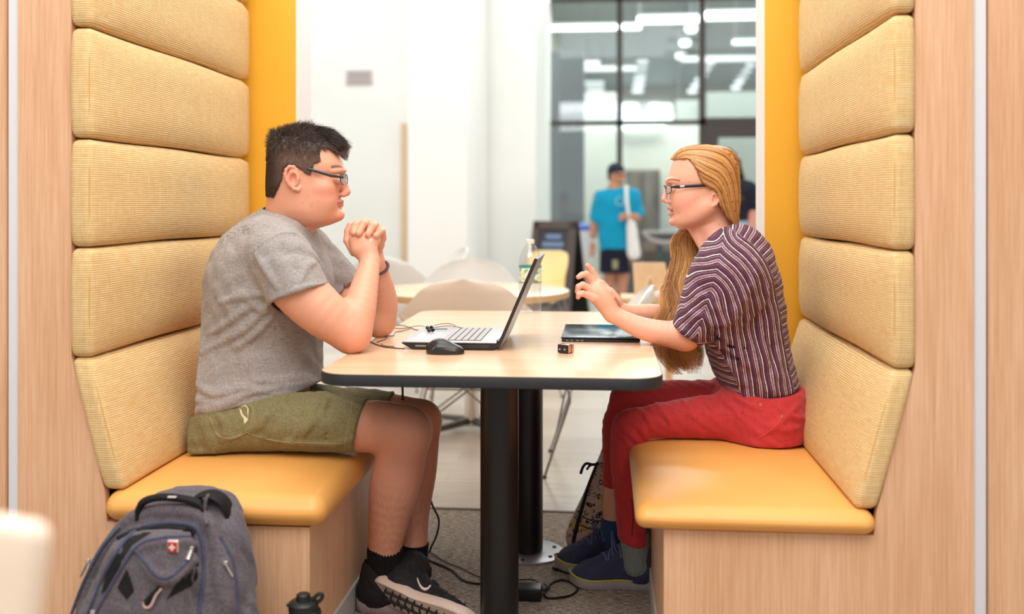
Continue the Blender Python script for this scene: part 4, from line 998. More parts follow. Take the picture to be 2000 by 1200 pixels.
# near foot: flat on the floor behind the crossed one; far foot: crossed in front, rolled on its outer edge
o1 = PZ(712, 1205, .0); trainer(man, (PT(704, 1200, 2.66)[0], 2.62, .001), math.radians(-8), 0, 0, .275, .045, .082, m_up, m_sole2, m_up, tread=False, mark=False)
o2 = M(735, 1150, -.13)
trainer(man, o2+np.array([-.005, 0, -.005]), math.radians(-20), math.radians(-64), math.radians(-12), .285, .047, .082, m_up, m_sole, m_up, tread=True, mark=True, mside=-1)
# ================================================================ THE SEATED WOMAN (right)
GYc = 2.88
def G(px, py, dy=0.0): return PY(px, py, GYc+dy)
def gx_(px): return G(px, 400)[0]
def gz_(py, px=1380): return G(px, py)[2]
wom = thing('person', 'seated woman in striped purple sweater and red trousers, gesturing, on the right bench', 'person', G(1480, 858)); wom.location.z = .42
hc2 = np.array([gx_(1380), GYc, gz_(370)]); YAW = math.radians(8)
h2 = F()
rows = [(288, 1345, 1418, .030), (294, 1330, 1430, .050), (303, 1320, 1436, .063), (315, 1314, 1439, .071), (330, 1309, 1440, .075), (345, 1304.5, 1440, .076), (356, 1303, 1438, .075), (366, 1306.5, 1437, .073), (378, 1307, 1434, .071), (390, 1307.5, 1430, .069), (400, 1308, 1424, .068), (410, 1309.5, 1416, .066), (420, 1311.5, 1408, .062), (430, 1312, 1398, .055), (437, 1315, 1380, .046), (443, 1322, 1354, .028)]
h2.loft([(gz_(py), gx_(a), gx_(b), GYc, w_, 2.12) for py, a, b, w_ in rows])
for s in (-1, 1):
    h2.ell(G(1340, 396, s*.038), (.036, .027, .036), k=.028)
    h2.chain([G(1302.5, 356, s*.006), G(1306, 354, s*.020), G(1319, 356, s*.040)], [.005, .0058, .0048], k=.010)
    h2.ell(G(1300.5, 368, s*.029), (.012, .0145, .009), k=.010, op='s')
    h2.ell(G(1315.0, 368.5, s*.029), (.0122, .0138, .0122), k=.002)
    h2.ell(G(1307.5, 368.8, s*.029), (.0100, .0108, .0040), k=.0015, op='s')
    h2.ell(G(1302.5, 394.5, s*.0085), (.0085, .0055, .0055), k=.005)
    h2.ell(G(1299.5, 397.5, s*.0055), (.004, .0026, .0025), k=.001, op='s')
    h2.chain([G(1305.5, 407.0, 0), G(1307.5, 407.4, s*.010), G(1316, 411, s*.0215)], [.0042, .0042, .002], k=.004)
    h2.chain([G(1308, 418.5, 0), G(1309.5, 418, s*.010), G(1317, 413, s*.0205)], [.0050, .0046, .002], k=.004)
    h2.chain([G(1303.5, 412.6, 0), G(1306, 412.8, s*.012), G(1315, 412, s*.022)], [.0038, .0034, .0014], k=.0015, op='s')
h2.chain([G(1305, 364), G(1300.5, 374), G(1295.5, 388)], [.0065, .0062, .0068], k=.007)
h2.ell(G(1296.3, 390.5), (.0085, .0078, .0070), k=.005)
h2.ell(G(1313, 433), (.0115, .017, .012), k=.014)
h2.ell(G(1304.5, 426), (.006, .016, .0038), k=.007, op='s')
h2.chain([G(1330, 432, -.034), G(1352, 422, -.050), G(1378, 404, -.060)], [.014, .016, .014], k=.028)
h2.chain([G(1330, 432, .034), G(1352, 422, .050), G(1378, 404, .060)], [.014, .016, .014], k=.028)
ep2 = [(1378, 384), (1377, 377), (1381, 372), (1387, 371.5), (1391, 376), (1392, 384), (1389.5, 392), (1385, 399), (1380, 402.5), (1377, 401), (1376.5, 396)]
for s in (-1, 1): ear(h2, -1, [(gx_(a), gz_(b)) for a, b in ep2], GYc+s*.066, GYc+s*.080, s)
headf = rotz(h2.ev, hc2, YAW)
def HR(P): return rotpts(P, hc2, YAW)
nk2 = F()
nk2.loft([(gz_(py), gx_(a), gx_(b), GYc, w_) for py, a, b, w_ in ((395, 1352, 1432, .046), (420, 1350, 1432, .047), (440, 1349, 1434, .050), (458, 1359, 1446, .060), (472, 1369, 1462, .080), (490, 1382, 1480, .11), (510, 1392, 1490, .13), (530, 1400, 1495, .13))])
nk2.chain([G(1352, 446, -.012), G(1372, 482, -.030), G(1385, 505, -.05)], [.012, .012, .012], k=.02)
fh = F().add(headf).add(nk2.ev, k=.016)
# arms
ar = F()
ge = G(1338, 655, -.155); 
ar.chain([G(1420, 530, -.16), G(1380, 590, -.17), ge], [.048, .045, .038], k=.01, inner=.02)
wr = G(1196, 614, -.155)
ar.chain([ge, G(1300, 652, -.16), G(1250, 640, -.158), wr], [.0375, .0335, .0285, .0205], k=.02, inner=.012)
ar.chain([G(1440, 545, .15), G(1400, 610, .16), G(1345, 632, .12)], [.046, .042, .034], k=.01, inner=.02)
ar.chain([G(1345, 632, .12), G(1290, 616, .06), G(1218, 610, .01)], [.034, .030, .021], k=.02, inner=.012)
# near hand: palm turned to the left, five fingers spread and bent
pn = -.155
ar.chain([wr, G(1186, 598, pn), G(1172, 578, pn), G(1163, 566, pn)], [.0215, .026, .0275, .022], k=.012, inner=.012, ax=(.55, .75, -.3), fl=.72)
ar.chain([G(1181, 588, pn), G(1161, 582, pn-.004)], [.018, .0125], k=.01)
ar.chain([G(1184, 590, pn+.01), G(1171, 556, pn+.012)], [.017, .0125], k=.01)
fg = F()
def finger(f, pts, r): f.chain([G(*p) for p in pts], r, k=.0015, inner=.0025)
finger(fg, [(1170, 560, pn+.016), (1164, 544, pn+.018), (1155, 529, pn+.014), (1147.5, 519.5, pn+.008)], [.0118, .0100, .0086, .0068])
finger(fg, [(1164, 563, pn+.004), (1155, 547, pn+.004), (1146, 536, pn-.002), (1137, 537, pn-.01), (1129.5, 541.5, pn-.014)], [.0118, .0102, .0092, .0080, .0066])
finger(fg, [(1160, 572, pn-.008), (1149, 563, pn-.010), (1138, 557, pn-.016), (1130, 560.5, pn-.022), (1127.5, 570, pn-.022)], [.0115, .0100, .0090, .0080, .0066])
finger(fg, [(1159, 583, pn-.016), (1148, 577, pn-.020), (1138, 573.5, pn-.026), (1130.5, 576, pn-.030), (1129, 581, pn-.030)], [.0108, .0092, .0082, .0074, .0062])
finger(fg, [(1187, 592, pn+.022), (1178, 572, pn+.042), (1168, 556, pn+.052), (1161, 545, pn+.054)], [.0135, .0108, .0094, .0078])
ar.add(fg.ev, k=.006)
# far hand behind the near one
fw = G(1206, 604, .0)
ar.chain([G(1218, 610, .01), fw, G(1196, 588, .0), G(1189, 574, .0)], [.021, .022, .024, .019], k=.012, inner=.01, ax=(0, 1, 0), fl=.65)
fg2 = F()
for q, (a, b, c) in enumerate((((1191, 574), (1184, 562), (1177, 552)), ((1187, 576), (1178, 566), (1172, 561)), ((1184, 580), (1175, 572), (1170, 571)), ((1183, 586), (1174, 580), (1170, 580)))):
    yq = .018-.012*q; fg2.chain([G(a[0], a[1], yq), G(b[0], b[1], yq), G(c[0], c[1], yq)], [.0102, .0090, .0068], k=.0015, inner=.0025)
fg2.chain([G(1204, 594, -.01), G(1196, 582, -.03), G(1190, 572, -.035)], [.012, .0100, .0080], k=.002, inner=.003)
ar.add(fg2.ev, k=.005)
# ankles
lg2 = F()
ni, fi = -.08, .07
lg2.chain([G(1238, 1020, ni+.015), G(1240, 1050, ni+.02), G(1246, 1090, ni+.02)], [.030, .034, .034], inner=.02)
lg2.chain([G(1204, 945, fi), G(1200, 990, fi+.01), G(1200, 1040, fi+.01)], [.032, .033, .034], k=.001, inner=.02)
b2 = SM(); trunk2 = F().loft([(gz_(py), gx_(a), gx_(b), GYc, w_, 2.3) for py, a, b, w_ in ((480, 1395, 1480, .09), (520, 1390, 1498, .13), (600, 1390, 1510, .13), (680, 1400, 1522, .12), (760, 1415, 1545, .13), (830, 1420, 1550, .16))]); trunk2.chain([G(1480, 815, ni), G(1320, 825, ni), G(1242, 842, ni)], [.05, .04, .036]); trunk2.chain([G(1242, 842, ni), G(1232, 900, ni), G(1238, 1040, ni+.02)], [.034, .030, .026]); trunk2.chain([G(1470, 792, fi), G(1330, 788, fi), G(1234, 790, fi)], [.05, .04, .036]); trunk2.chain([G(1234, 790, fi), G(1214, 860, fi), G(1204, 950, fi)], [.036, .030, .028]); trunk2.chain([G(1440, 525, -.10), G(1415, 545, -.15)], [.045, .045]); trunk2.chain([G(1450, 530, .10), G(1430, 555, .15)], [.045, .045])
lo, hi = bounds([G(1200, 480, -.2), G(1550, 1040, .2)], .04); b2.add(trunk2.ev, lo, hi, .009)
b2.add(fh.ev, (gx_(1275), GYc-.16, gz_(525)), (gx_(1490), GYc+.16, gz_(275)), .0019)
lo, hi = bounds([G(1120, 500, -.25), G(1450, 700, .2)], .02); b2.add(ar.ev, lo, hi, .0024)
lo, hi = bounds([G(1180, 900, -.2), G(1280, 1120, .2)], .03); b2.add(lg2.ev, lo, hi, .004)
P = b2.verts(); C = np.tile(np.array([lin(234), lin(174), lin(146)]), (len(P), 1))
Pl = rotpts(P, hc2, -YAW); xx, yy, zz = Pl[:, 0], Pl[:, 1], Pl[:, 2]; ay = np.abs(yy-GYc); isH = (P[:, 2] > gz_(500)) & (P[:, 0] > gx_(1260))
C = tint(C, .38*isH*blob(Pl[:, [0, 2]], (gx_(1332), gz_(395)), (.032, .024)), (226, 124, 108))
C = tint(C, .45*isH*blob(Pl[:, [0, 2]], (gx_(1296), gz_(392)), (.012, .012)), (224, 126, 108))
lp = isH*sstep(gx_(1319), gx_(1315), xx)*(ay < .026)*np.clip(np.exp(-((zz-gz_(407.5))/.0045)**2)+np.exp(-((zz-gz_(418))/.0052)**2), 0, 1); C = tint(C, .75*lp, (200, 104, 100))
C = tint(C, .85*isH*np.exp(-((zz-gz_(412.6))/.0022)**2)*sstep(gx_(1317), gx_(1313), xx)*(ay < .024), (120, 50, 44))
C = tint(C, .5*isH*np.exp(-((zz-gz_(410.8))/.0012)**2)*sstep(gx_(1312), gx_(1309), xx)*(ay < .012), (236, 226, 216))
ch_ = gz_(351.5)-((ay-.030)/.024)**2*.0045
br = isH*np.exp(-((zz-ch_)/.0030)**2)*(ay > .008)*(ay < .052)*sstep(gx_(1337), gx_(1328), xx); C = tint(C, np.clip(.95*br, 0, 1), (104, 66, 42))
lash = isH*np.exp(-((zz-gz_(364.0))/.0016)**2)*(ay > .018)*(ay < .044)*sstep(gx_(1318), gx_(1312), xx); C = tint(C, .6*lash, (70, 44, 36))
for a, b in ((1402, 438), (1407, 452), (1342, 356), (1310, 400), (1322, 416), (1353, 391), (1359, 386)): C = tint(C, .45*blob(P[:, [0, 2]], (gx_(a), gz_(b)), (.002, .002))*isH*(P[:, 1] < GYc), (150, 76, 60))
C = tint(C, .3*blob(P, ge, (.05, .05, .05)), (230, 128, 110))
for q in ((1147, 519), (1130, 541), (1128, 569), (1129.5, 580.5)): C = tint(C, .35*blob(P[:, [0, 2]], (gx_(q[0]), gz_(q[1])), (.010, .01))*(P[:, 0] < gx_(1160)), (228, 130, 112))
m_skin2 = skin_mat('skin_woman'); b2.build('body', m_skin2, wom, cols={'Col': C})
m_iris2 = mat('iris_blue', (80, 100, 110), .1)
for s in (-1, 1):
    ec = HR(G(1314.6, 368.6, s*.029)[None])[0]
    mb = MB(); mb.m = 0; mb.lathe([(.0117*math.sin(a), -.0117*math.cos(a)) for a in np.linspace(.02, math.pi-.02, 14)], (0, 0, 0), 20, 'X')
    mb.m = 1; mb.lathe([(.0052, -.0104), (.004, -.0113), (.001, -.012)], (0, 0, 0), 16, 'X')
    mb.v = [v+ec-np.array([.0009, 0, 0]) for v in mb.v]; mb.build('eye', [m_eye, m_iris2], wom)
# glasses
gt = thing('eyeglasses', None, None, (0, 0, 0)); gt.parent = wom; gt.location = Vector(G(1310, 368))-wom.location
m_gl2 = mat('glasses_black', (26, 22, 24), .3); m_sil = mat('glasses_silver', (190, 186, 184), .25, Metallic=1.0)
for s in (-1, 1):
    c = G(1299.5, 370.5, s*.030); pts = []
    for k in range(25):
        a = 2*math.pi*k/24; ca, sa = math.cos(a), math.sin(a)
        pts.append(c+np.array([.006*(ca*s > 0)*abs(ca)**2, .0235*np.sign(ca)*abs(ca)**.55, .0115*np.sign(sa)*abs(sa)**.55]))
    pts = HR(np.array(pts))
    rim = part(gt, 'rim', m_gl2, MB().tube(list(pts), .0011, 8)); pp = [tuple(x) for x in pts[:-1]]
    part(rim, 'lens', m_lens, MB().add(pp+[tuple(np.array(x)+[.0012, 0, 0]) for x in pp], [tuple(range(24)), tuple(range(24, 48))[::-1]]))
    tp = HR(np.array([G(1303.5, 366, s*.055), [gx_(1312), GYc+s*.068, gz_(366)], [gx_(1335), GYc+s*.077, gz_(364.5)], [gx_(1362), GYc+s*.079, gz_(363)], [gx_(1388), GYc+s*.078, gz_(366)]]))
    te = part(gt, 'temple', m_gl2, MB().tube(list(tp), [.0026, .0046, .0044, .0040, .0030], 8, thin=.35))
    c1_ = tp[1]*.8+tp[2]*.2; c2_ = tp[1]*.45+tp[2]*.55; o_ = np.array([0, s*.0016, 0]); part(te, 'silver_inlay', m_sil, MB().tube([c1_+o_, c2_+o_], .0026, 6, thin=.4))
part(gt, 'bridge', m_gl2, MB().tube(list(HR(np.array([G(1299.5, 368, -.007), G(1297.5, 366.5, 0), G(1299.5, 368, .007)]))), .0011, 8))
# ---- hair: swept back over the head, gathered at the nape, falling in front on the far side
hv2 = F()
hv2.loft([(gz_(py), gx_(a), gx_(b), GYc, w_, 2.1) for py, a, b, w_ in ((284, 1362, 1400, .02), (287, 1342, 1414, .038), (293, 1326, 1428, .060), (303, 1316, 1438, .074), (318, 1312, 1443, .083), (335, 1311, 1445, .087), (355, 1311, 1445, .087), (375, 1311, 1446, .087), (395, 1330, 1445.5, .084), (415, 1350, 1444, .078), (435, 1375, 1443, .066), (450, 1400, 1442, .05))])
hp2 = [(1308, 320), (1306, 270), (1460, 270), (1460, 460), (1440, 452), (1424, 440), (1408, 420), (1396, 402), (1391, 384), (1389, 375), (1376, 370), (1362, 361), (1355, 345), (1347, 325), (1336, 312), (1322, 311)]
hpw2 = [(gx_(a), gz_(b)) for a, b in hp2]
hv2.add(lambda p: poly_sd(p[:, 0], p[:, 2], hpw2), k=.006, op='i')
hair2 = rotz(hv2.ev, hc2, YAW*.5)
def groove(p):
    # shallow wavy grooves that follow the sweep of the hair
    x = (p[:, 0]-gx_(1312))/(gx_(1445)-gx_(1312)); z = (gz_(284)-p[:, 2])/(gz_(284)-gz_(450)); v = z-.55*x+.25*x*x; return .0006*np.sin(v*60+2.2*np.sin(x*5)+p[:, 1]*30)+.0004*np.sin(v*115+3*np.sin(x*7))
hf2 = F().add(hair2); hf2.add(groove, op='w')
hs2 = SM(); hs2.add(hf2.ev, (gx_(1295), GYc-.13, gz_(465)), (gx_(1460), GYc+.13, gz_(276)), .0024)
# hanging mass: a lock bundle beside the far side of the neck down to the lap
mass = F()
mass.chain([G(1418, 440, .06), G(1372, 446, .085), G(1342, 462, .075), G(1340, 500, .06), G(1340, 540, .02), G(1330, 590, -.03), G(1322, 640, -.05), G(1328, 680, -.06), G(1336, 700, -.06)], [.026, .030, .030, .030, .028, .033, .038, .036, .010], k=.01, inner=.03, ax=(0, 1, 0), fl=.62)
mass.add(lambda p: .0012*np.sin((p[:, 0]+.02*np.sin(p[:, 2]*22))*260+4*np.sin(p[:, 2]*14)), op='w')
lo, hi = bounds([G(1280, 430, -.15), G(1440, 740, .16)], .02); hs2.add(mass.ev, lo, hi, .0034)
rs = np.random.RandomState(8)
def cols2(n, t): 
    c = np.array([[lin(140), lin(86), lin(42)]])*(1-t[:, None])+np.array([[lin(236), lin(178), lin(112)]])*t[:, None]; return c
# strands on the head
topc = np.array(catmull([(1311, 311), (1322, 296), (1345, 286), (1385, 284), (1420, 298), (1440, 330), (1446, 370), (1445, 410), (1441, 446)], 8))
botc = np.array(catmull([(1338, 314), (1350, 333), (1357, 350), (1366, 362), (1385, 373), (1396, 388), (1404, 410), (1418, 432), (1434, 448)], 8))
def res(c, m_):
    d = np.r_[0, np.cumsum(np.linalg.norm(np.diff(c, axis=0), axis=1))]; t = np.linspace(0, d[-1], m_); return np.c_[np.interp(t, d, c[:, 0]), np.interp(t, d, c[:, 1])]
m_ = 22; tc, bc = res(topc, m_), res(botc, m_); SS = []; CC = []
for s in (-1, 1):
    K = 4200 if s < 0 else 1500; v = rs.rand(K)**.9; t0 = rs.uniform(0, .25, K)*(rs.rand(K) < .5); wv = rs.uniform(0, 6.28, K)
    P2 = tc[None]*(1-v[:, None, None])+bc[None]*v[:, None, None]; tt = np.linspace(0, 1, m_)[None]
    clump = np.sin(v*75)[:, None]*.6; P2[..., 1] += (clump+1.1*np.sin(tt*7+wv[:, None]))*np.sin(math.pi*tt); P2[..., 0] += .6*np.sin(tt*9+wv[:, None]*2)
    X_ = np.interp(P2[..., 0], [1200, 1500], [gx_(1200), gx_(1500)]); Z_ = np.interp(P2[..., 1], [200, 600], [gz_(200), gz_(600)])
    Y_ = ymap(hf2.ev, X_.ravel(), Z_.ravel(), GYc+s*.12, GYc).reshape(X_.shape)
    A = np.stack([X_, Y_+s*.0008*rs.uniform(-1, 1.4, (K, 1)), Z_], 2); SS.append(A)
    lum = np.clip(.46+.34*np.sin(v*19+1)*np.sin(v*47+t0*3)+.20*np.sin(v*105)+rs.normal(scale=.16, size=K)-.18*sstep(.6, .9, v), 0, 1); CC.append(cols2(K, lum))  # random strand tone, with bands of sheen painted into the colour
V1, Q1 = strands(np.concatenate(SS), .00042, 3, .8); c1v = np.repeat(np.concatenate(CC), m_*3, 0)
# hanging strands
K = 5200; m2 = 30; ctr = np.array(catmull([G(1408, 442, .06), G(1372, 448, .085), G(1343, 462, .075), G(1340, 500, .06), G(1340, 540, .02), G(1328, 590, -.03), G(1320, 640, -.05), G(1326, 690, -.06), G(1336, 728, -.06)], 8))
dd = np.r_[0, np.cumsum(np.linalg.norm(np.diff(ctr, axis=0), axis=1))]; T2 = np.linspace(0, 1, m2); cc = np.stack([np.interp(T2*dd[-1], dd, ctr[:, i]) for i in range(3)], 1)
rad = np.interp(T2, [0, .2, .4, .6, .78, .9, 1], [.020, .040, .042, .050, .058, .055, .046])
th = rs.uniform(0, 2*math.pi, K); rr = rs.uniform(.35, 1.08, K); Lk = np.ones(K)
lock = rs.randint(0, 34, K); lp_ = rs.uniform(0, 6.28, 34); th = (lock/34*2*math.pi)+rs.normal(scale=.20, size=K); Lk = (.90+.13*rs.rand(34))[lock]*(1-.28*rs.rand(K)**3)
A = np.zeros((K, m2, 3))
for i in range(m2):
    t = T2[i]; ti = t*Lk; c_ = np.stack([np.interp(ti, T2, cc[:, j]) for j in range(3)], 1); ra = np.interp(ti, T2, rad)
    a = th+.9*ti; wob_ = .0105*np.sin(ti*19+lp_[lock]*.6)*sstep(.15, .5, ti)
    A[:, i] = c_+np.c_[np.cos(a)*ra*rr+wob_+rs.normal(scale=.0006, size=K), np.sin(a)*ra*rr*.66, .004*np.sin(ti*11+lp_[lock])]
lum = np.clip(.60+.36*np.sin(lp_[lock]*3)+rs.normal(scale=.22, size=K), 0, 1)
V2, Q2 = strands(A, .00045, 3, .4); c2v = np.repeat(cols2(K, lum), m2*3, 0)
# flyaway hairs
P = hs2.verts(); base = np.tile(np.array([lin(150), lin(96), lin(48)]), (len(P), 1))
hs2.P += [V1, V2]; hs2.Q += [Q1+hs2.n, Q2+hs2.n+len(V1)]; hs2.n += len(V1)+len(V2)
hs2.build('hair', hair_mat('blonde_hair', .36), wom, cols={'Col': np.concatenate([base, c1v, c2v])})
# ---- sweater
sw = F()
sw.loft([(gz_(py), gx_(a), gx_(b), GYc, w_, 2.3) for py, a, b, w_ in ((446, 1418, 1444, .03), (452, 1402, 1462, .065), (462, 1388, 1478, .105), (478, 1376, 1494, .145), (500, 1368, 1507, .170), (530, 1366, 1518, .175), (570, 1366, 1526, .170), (610, 1366, 1533, .160), (650, 1370, 1537, .150), (690, 1380, 1544, .145), (725, 1393, 1553, .150), (748, 1402, 1557, .158), (775, 1404, 1556, .155))])
slw = F().chain([G(1440, 500, -.12), G(1420, 540, -.155), G(1385, 600, -.165), G(1342, 650, -.165)], [.085, .098, .076, .046], k=.035, inner=.04)
cdir = G(1338, 652, -.155)-G(1385, 600, -.165); slw.half(G(1337, 652, -.16), (cdir[0], 0, cdir[2]*1.0-.0), k=.003)
sw.add(slw.ev, k=.05)
slx = F().chain([G(1440, 505, .12), G(1410, 560, .15), G(1370, 610, .16), G(1352, 626, .13)], [.080, .080, .062, .046], k=.035, inner=.04); sw.add(slx.ev, k=.04)
sw.chain([G(1400, 640, -.13), G(1440, 690, -.12), G(1490, 735, -.12)], [.03, .045, .03], k=.05)
bsw = F(); bsw.ops = list(sw.ops)
def ridge2(f, pts, r, k=.012, field=None, op='u'):
    P_ = seen(field, [(q[0], q[1]) for q in catmull([(a, b, 0) for a, b in pts], 5)], GYc); P_[:, 1] += r*.25; n2 = len(P_)
    f.chain([tuple(x) for x in P_], [r*math.sin(math.pi*(i+.5)/n2)**.6+.001 for i in range(n2)], k=k, inner=.004, op=op)
for pts, r in (([(1480, 500), (1465, 560), (1430, 610), (1400, 640)], .010), ([(1505, 545), (1480, 600), (1440, 640)], .009), ([(1330, 640), (1350, 655), (1366, 668)], .006), ([(1340, 600), (1362, 640), (1372, 660)], .007), ([(1398, 660), (1450, 740), (1452, 750)], .008), ([(1388, 645), (1420, 660), (1455, 690)], .013), ([(1385, 655), (1430, 690), (1470, 720)], .010), ([(1400, 640), (1430, 620), (1440, 600)], .008), ([(1395, 660), (1425, 715), (1440, 745)], .007), ([(1465, 520), (1480, 570), (1470, 620)], .006), ([(1445, 530), (1455, 580), (1440, 620)], .006), ([(1490, 560), (1500, 640), (1495, 720)], .006), ([(1480, 640), (1490, 690), (1470, 740)], .006), ([(1350, 610), (1380, 625), (1395, 645)], .007), ([(1375, 575), (1400, 610), (1402, 640)], .007), ([(1515, 640), (1520, 700), (1510, 745)], .005)): ridge2(sw, pts, r, field=bsw.ev)
sw.chain([G(1378, 650, -.26), G(1398, 652, -.24), G(1430, 672, -.22)], [.012, .012, .006], k=.012, op='s')
for pts in ([(1388, 652), (1420, 668), (1458, 684)], [(1392, 662), (1418, 690), (1446, 700)], [(1390, 645), (1412, 632), (1428, 612)], [(1398, 668), (1420, 715), (1436, 740)]): ridge2(sw, pts, .0045, field=bsw.ev, k=.012, op='s')
sw.add(lambda p: .0022*wob(p, 11, 14)+.0012*wob(p, 26, 18), op='w')
hem2 = [(1300, 430), (1600, 430), (1600, 748), (1557, 748), (1480, 760), (1440, 760), (1404, 744), (1360, 700), (1300, 700)]
hw2 = [(gx_(a), gz_(b)) for a, b in hem2]; sw.add(lambda p: poly_sd(p[:, 0], p[:, 2], hw2), k=.008, op='i')
sw.add(lambda p: nk2.ev(p)-.001, k=.003, op='s')
sw.add(F().chain([G(1370, 615, -.16), G(1320, 672, -.16)], [.036, .044]).ev, k=.003, op='s')
s3 = SM(); lo, hi = bounds([G(1310, 440, -.30), G(1570, 775, .26)], .02); s3.add(sw.ev, lo, hi, .0034)
P = s3.verts()
def pl_(pts): return np.array([(gx_(a), gz_(b)) for a, b in pts])
seam = np.array([p[:2] for p in catmull([(gx_(a), gz_(b), 0) for a, b in ((1428, 455), (1455, 478), (1478, 510), (1494, 550), (1508, 600), (1517, 650), (1527, 700), (1537, 760))], 6)])
def polydist(x, z, c):
    d = np.full(len(x), 9.); arc = np.zeros(len(x)); sd = np.zeros(len(x)); L = 0
    for i in range(len(c)-1):
        a, b = c[i], c[i+1]; e = b-a; le = np.linalg.norm(e); wx, wz = x-a[0], z-a[1]; tr = (wx*e[0]+wz*e[1])/(le*le); t = np.clip(tr, 0, 1)
        q = np.hypot(wx-e[0]*t, wz-e[1]*t); m = q < d; d[m] = q[m]; arc[m] = (L+le*tr)[m] if i in (0, len(c)-2) else (L+le*t)[m]; sd[m] = np.sign(e[0]*wz-e[1]*wx)[m]; L += le
    return d, arc, sd
d, arc, sd = polydist(P[:, 0], P[:, 2], seam)
sfront = np.array([(gx_(a), gz_(b)) for a, b in ((1384, 655), (1400, 680), (1420, 715), (1440, 765))]); d3, a3, sd3 = polydist(P[:, 0], P[:, 2], sfront)
warp = .0025*wob(P, 14, 31)
la, lb = np.array([gx_(1396), gz_(462)]), np.array([gx_(1350), gz_(625)]); ld_ = (lb-la)/np.linalg.norm(lb-la); ln_ = np.array([-ld_[1], ld_[0]]); sl_ = (P[:, [0, 2]]-la)@ln_
sl_ = sl_*(1 if ((np.array([gx_(1300), gz_(540)])-la)@ln_) > 0 else -1); ln2 = ln_*(1 if ((np.array([gx_(1300), gz_(540)])-la)@ln_) > 0 else -1)
refl = P[:, [0, 2]]-2*np.maximum(sl_, 0)[:, None]*ln2*(P[:, 2] > gz_(690))[:, None]
d, _, _ = polydist(refl[:, 0], refl[:, 1], seam)
# turned onto the sleeve the stripes bend about the shoulder line
S = d+warp
S = np.where(sd > 0, arc+.5+warp*.6, S)                         # back panel: stripes across
S = np.where((sd3 < 0) & (P[:, 2] < gz_(652)) & (P[:, 0] < gx_(1440)), (P[:, 2])*1.0+warp*.6+.2, S)
m_sw = mat('striped_knit', (92, 52, 78), .85); n = N(m_sw)
at = n.n('ShaderNodeAttribute', attribute_name='S'); ph = n.math('FRACT', n.math('MULTIPLY', n.math('ADD', at.outputs['Fac'], n.math('MULTIPLY', n.noise(n.co(), 160, 2), .0012)), 1/.0335))
plum, mauve, cream, dark, pink = (82, 34, 60), (128, 88, 108), (244, 220, 214), (46, 18, 38), (176, 136, 152)
r = n.n('ShaderNodeValToRGB', i_Fac=ph); r.color_ramp.interpolation = 'CONSTANT'; e = r.color_ramp.elements
stops = [(0, plum), (.14, dark), (.20, cream), (.27, dark), (.34, mauve), (.43, plum), (.58, cream), (.62, dark), (.66, pink), (.70, dark), (.75, cream), (.79, plum), (.90, mauve), (.94, plum)]
while len(e) < len(stops): e.new(.5)
for q, (p, c) in zip(e, stops): q.position = p; q.color = rgb(*c)
brk = n.noise(n.co(), 420, 2, .8); n.base(n.mix(n.math('MULTIPLY', n.math('GREATER_THAN', brk, .56), .65), r.outputs[0], rgb(64, 30, 54)))
n.bump(n.noise(n.co(), 500, 2), .4, .002); n.b.inputs['Sheen Weight'].default_value = .1
s3.build('sweater', m_sw, wom, cols={'S': S})
# ---- trousers
m_red = cloth_mat('red_denim', (176, 42, 46), (200, 58, 60), .8, 1300, .2)
tr = F()
tr.loft([(gz_(py), gx_(a), gx_(b), GYc, w_, 2.3) for py, a, b, w_ in ((748, 1402, 1566, .150), (765, 1400, 1572, .170), (800, 1395, 1575, .190), (835, 1400, 1573, .195), (860, 1420, 1560, .18))])
tr.chain([G(1500, 812, ni-.02), G(1400, 815, ni), G(1300, 822, ni), G(1234, 836, ni)], [.070, .064, .052, .049], k=.03, inner=.04, ax=(0, 0, 1), fl=.95)
tr.chain([G(1234, 836, ni), G(1226, 880, ni), G(1231, 960, ni+.01), G(1240, 1048, ni+.02)], [.049, .048, .045, .046], k=.02, inner=.03)
tr.chain([G(1480, 790, fi), G(1330, 785, fi), G(1228, 783, fi)], [.070, .060, .050], k=.03, inner=.04)
tr.chain([G(1228, 783, fi), G(1210, 830, fi), G(1206, 900, fi), G(1206, 968, fi)], [.050, .047, .042, .040], k=.02, inner=.03)
btr = F(); btr.ops = list(tr.ops)
for pts, r_ in (([(1240, 800), (1262, 815), (1275, 840)], .005), ([(1225, 815), (1250, 835), (1262, 855)], .006), ([(1215, 835), (1240, 855), (1250, 870)], .005), ([(1210, 850), (1230, 870), (1240, 885)], .004), ([(1280, 790), (1300, 810), (1310, 830)], .004), ([(1330, 780), (1350, 800), (1358, 815)], .004), ([(1370, 775), (1390, 795), (1395, 812)], .004), ([(1400, 770), (1425, 790), (1445, 815)], .005), ([(1500, 830), (1530, 840), (1560, 835)], .005), ([(1490, 850), (1530, 820), (1560, 790)], .004), ([(1430, 765), (1460, 790), (1490, 800)], .004), ([(1530, 800), (1550, 815), (1570, 818)], .004)): ridge2(tr, pts, r_, field=btr.ev, k=.010)
ridge2(tr, [(1240, 812), (1330, 804), (1440, 808), (1480, 780)], .0016, field=btr.ev, k=.002)
tr.add(lambda p: .0014*wob(p, 16, 26)+.0008*wob(p, 40, 29), op='w')
tr.half((0, 0, .421), (0, 0, -1), k=.012, op='i') if 0 else None
def cutseat(p): return np.where(p[:, 0] > gx_(1262), .421-p[:, 2], -1)
tr.add(cutseat, k=.006, op='i')
tr.add(lambda p: poly_sd(p[:, 0], p[:, 2], [(gx_(a), gz_(b)) for a, b in ((1150, 1200), (1150, 700), (1395, 700), (1400, 744), (1480, 757), (1575, 750), (1620, 760), (1620, 900), (1300, 900), (1290, 1200))]), k=.004, op='i')
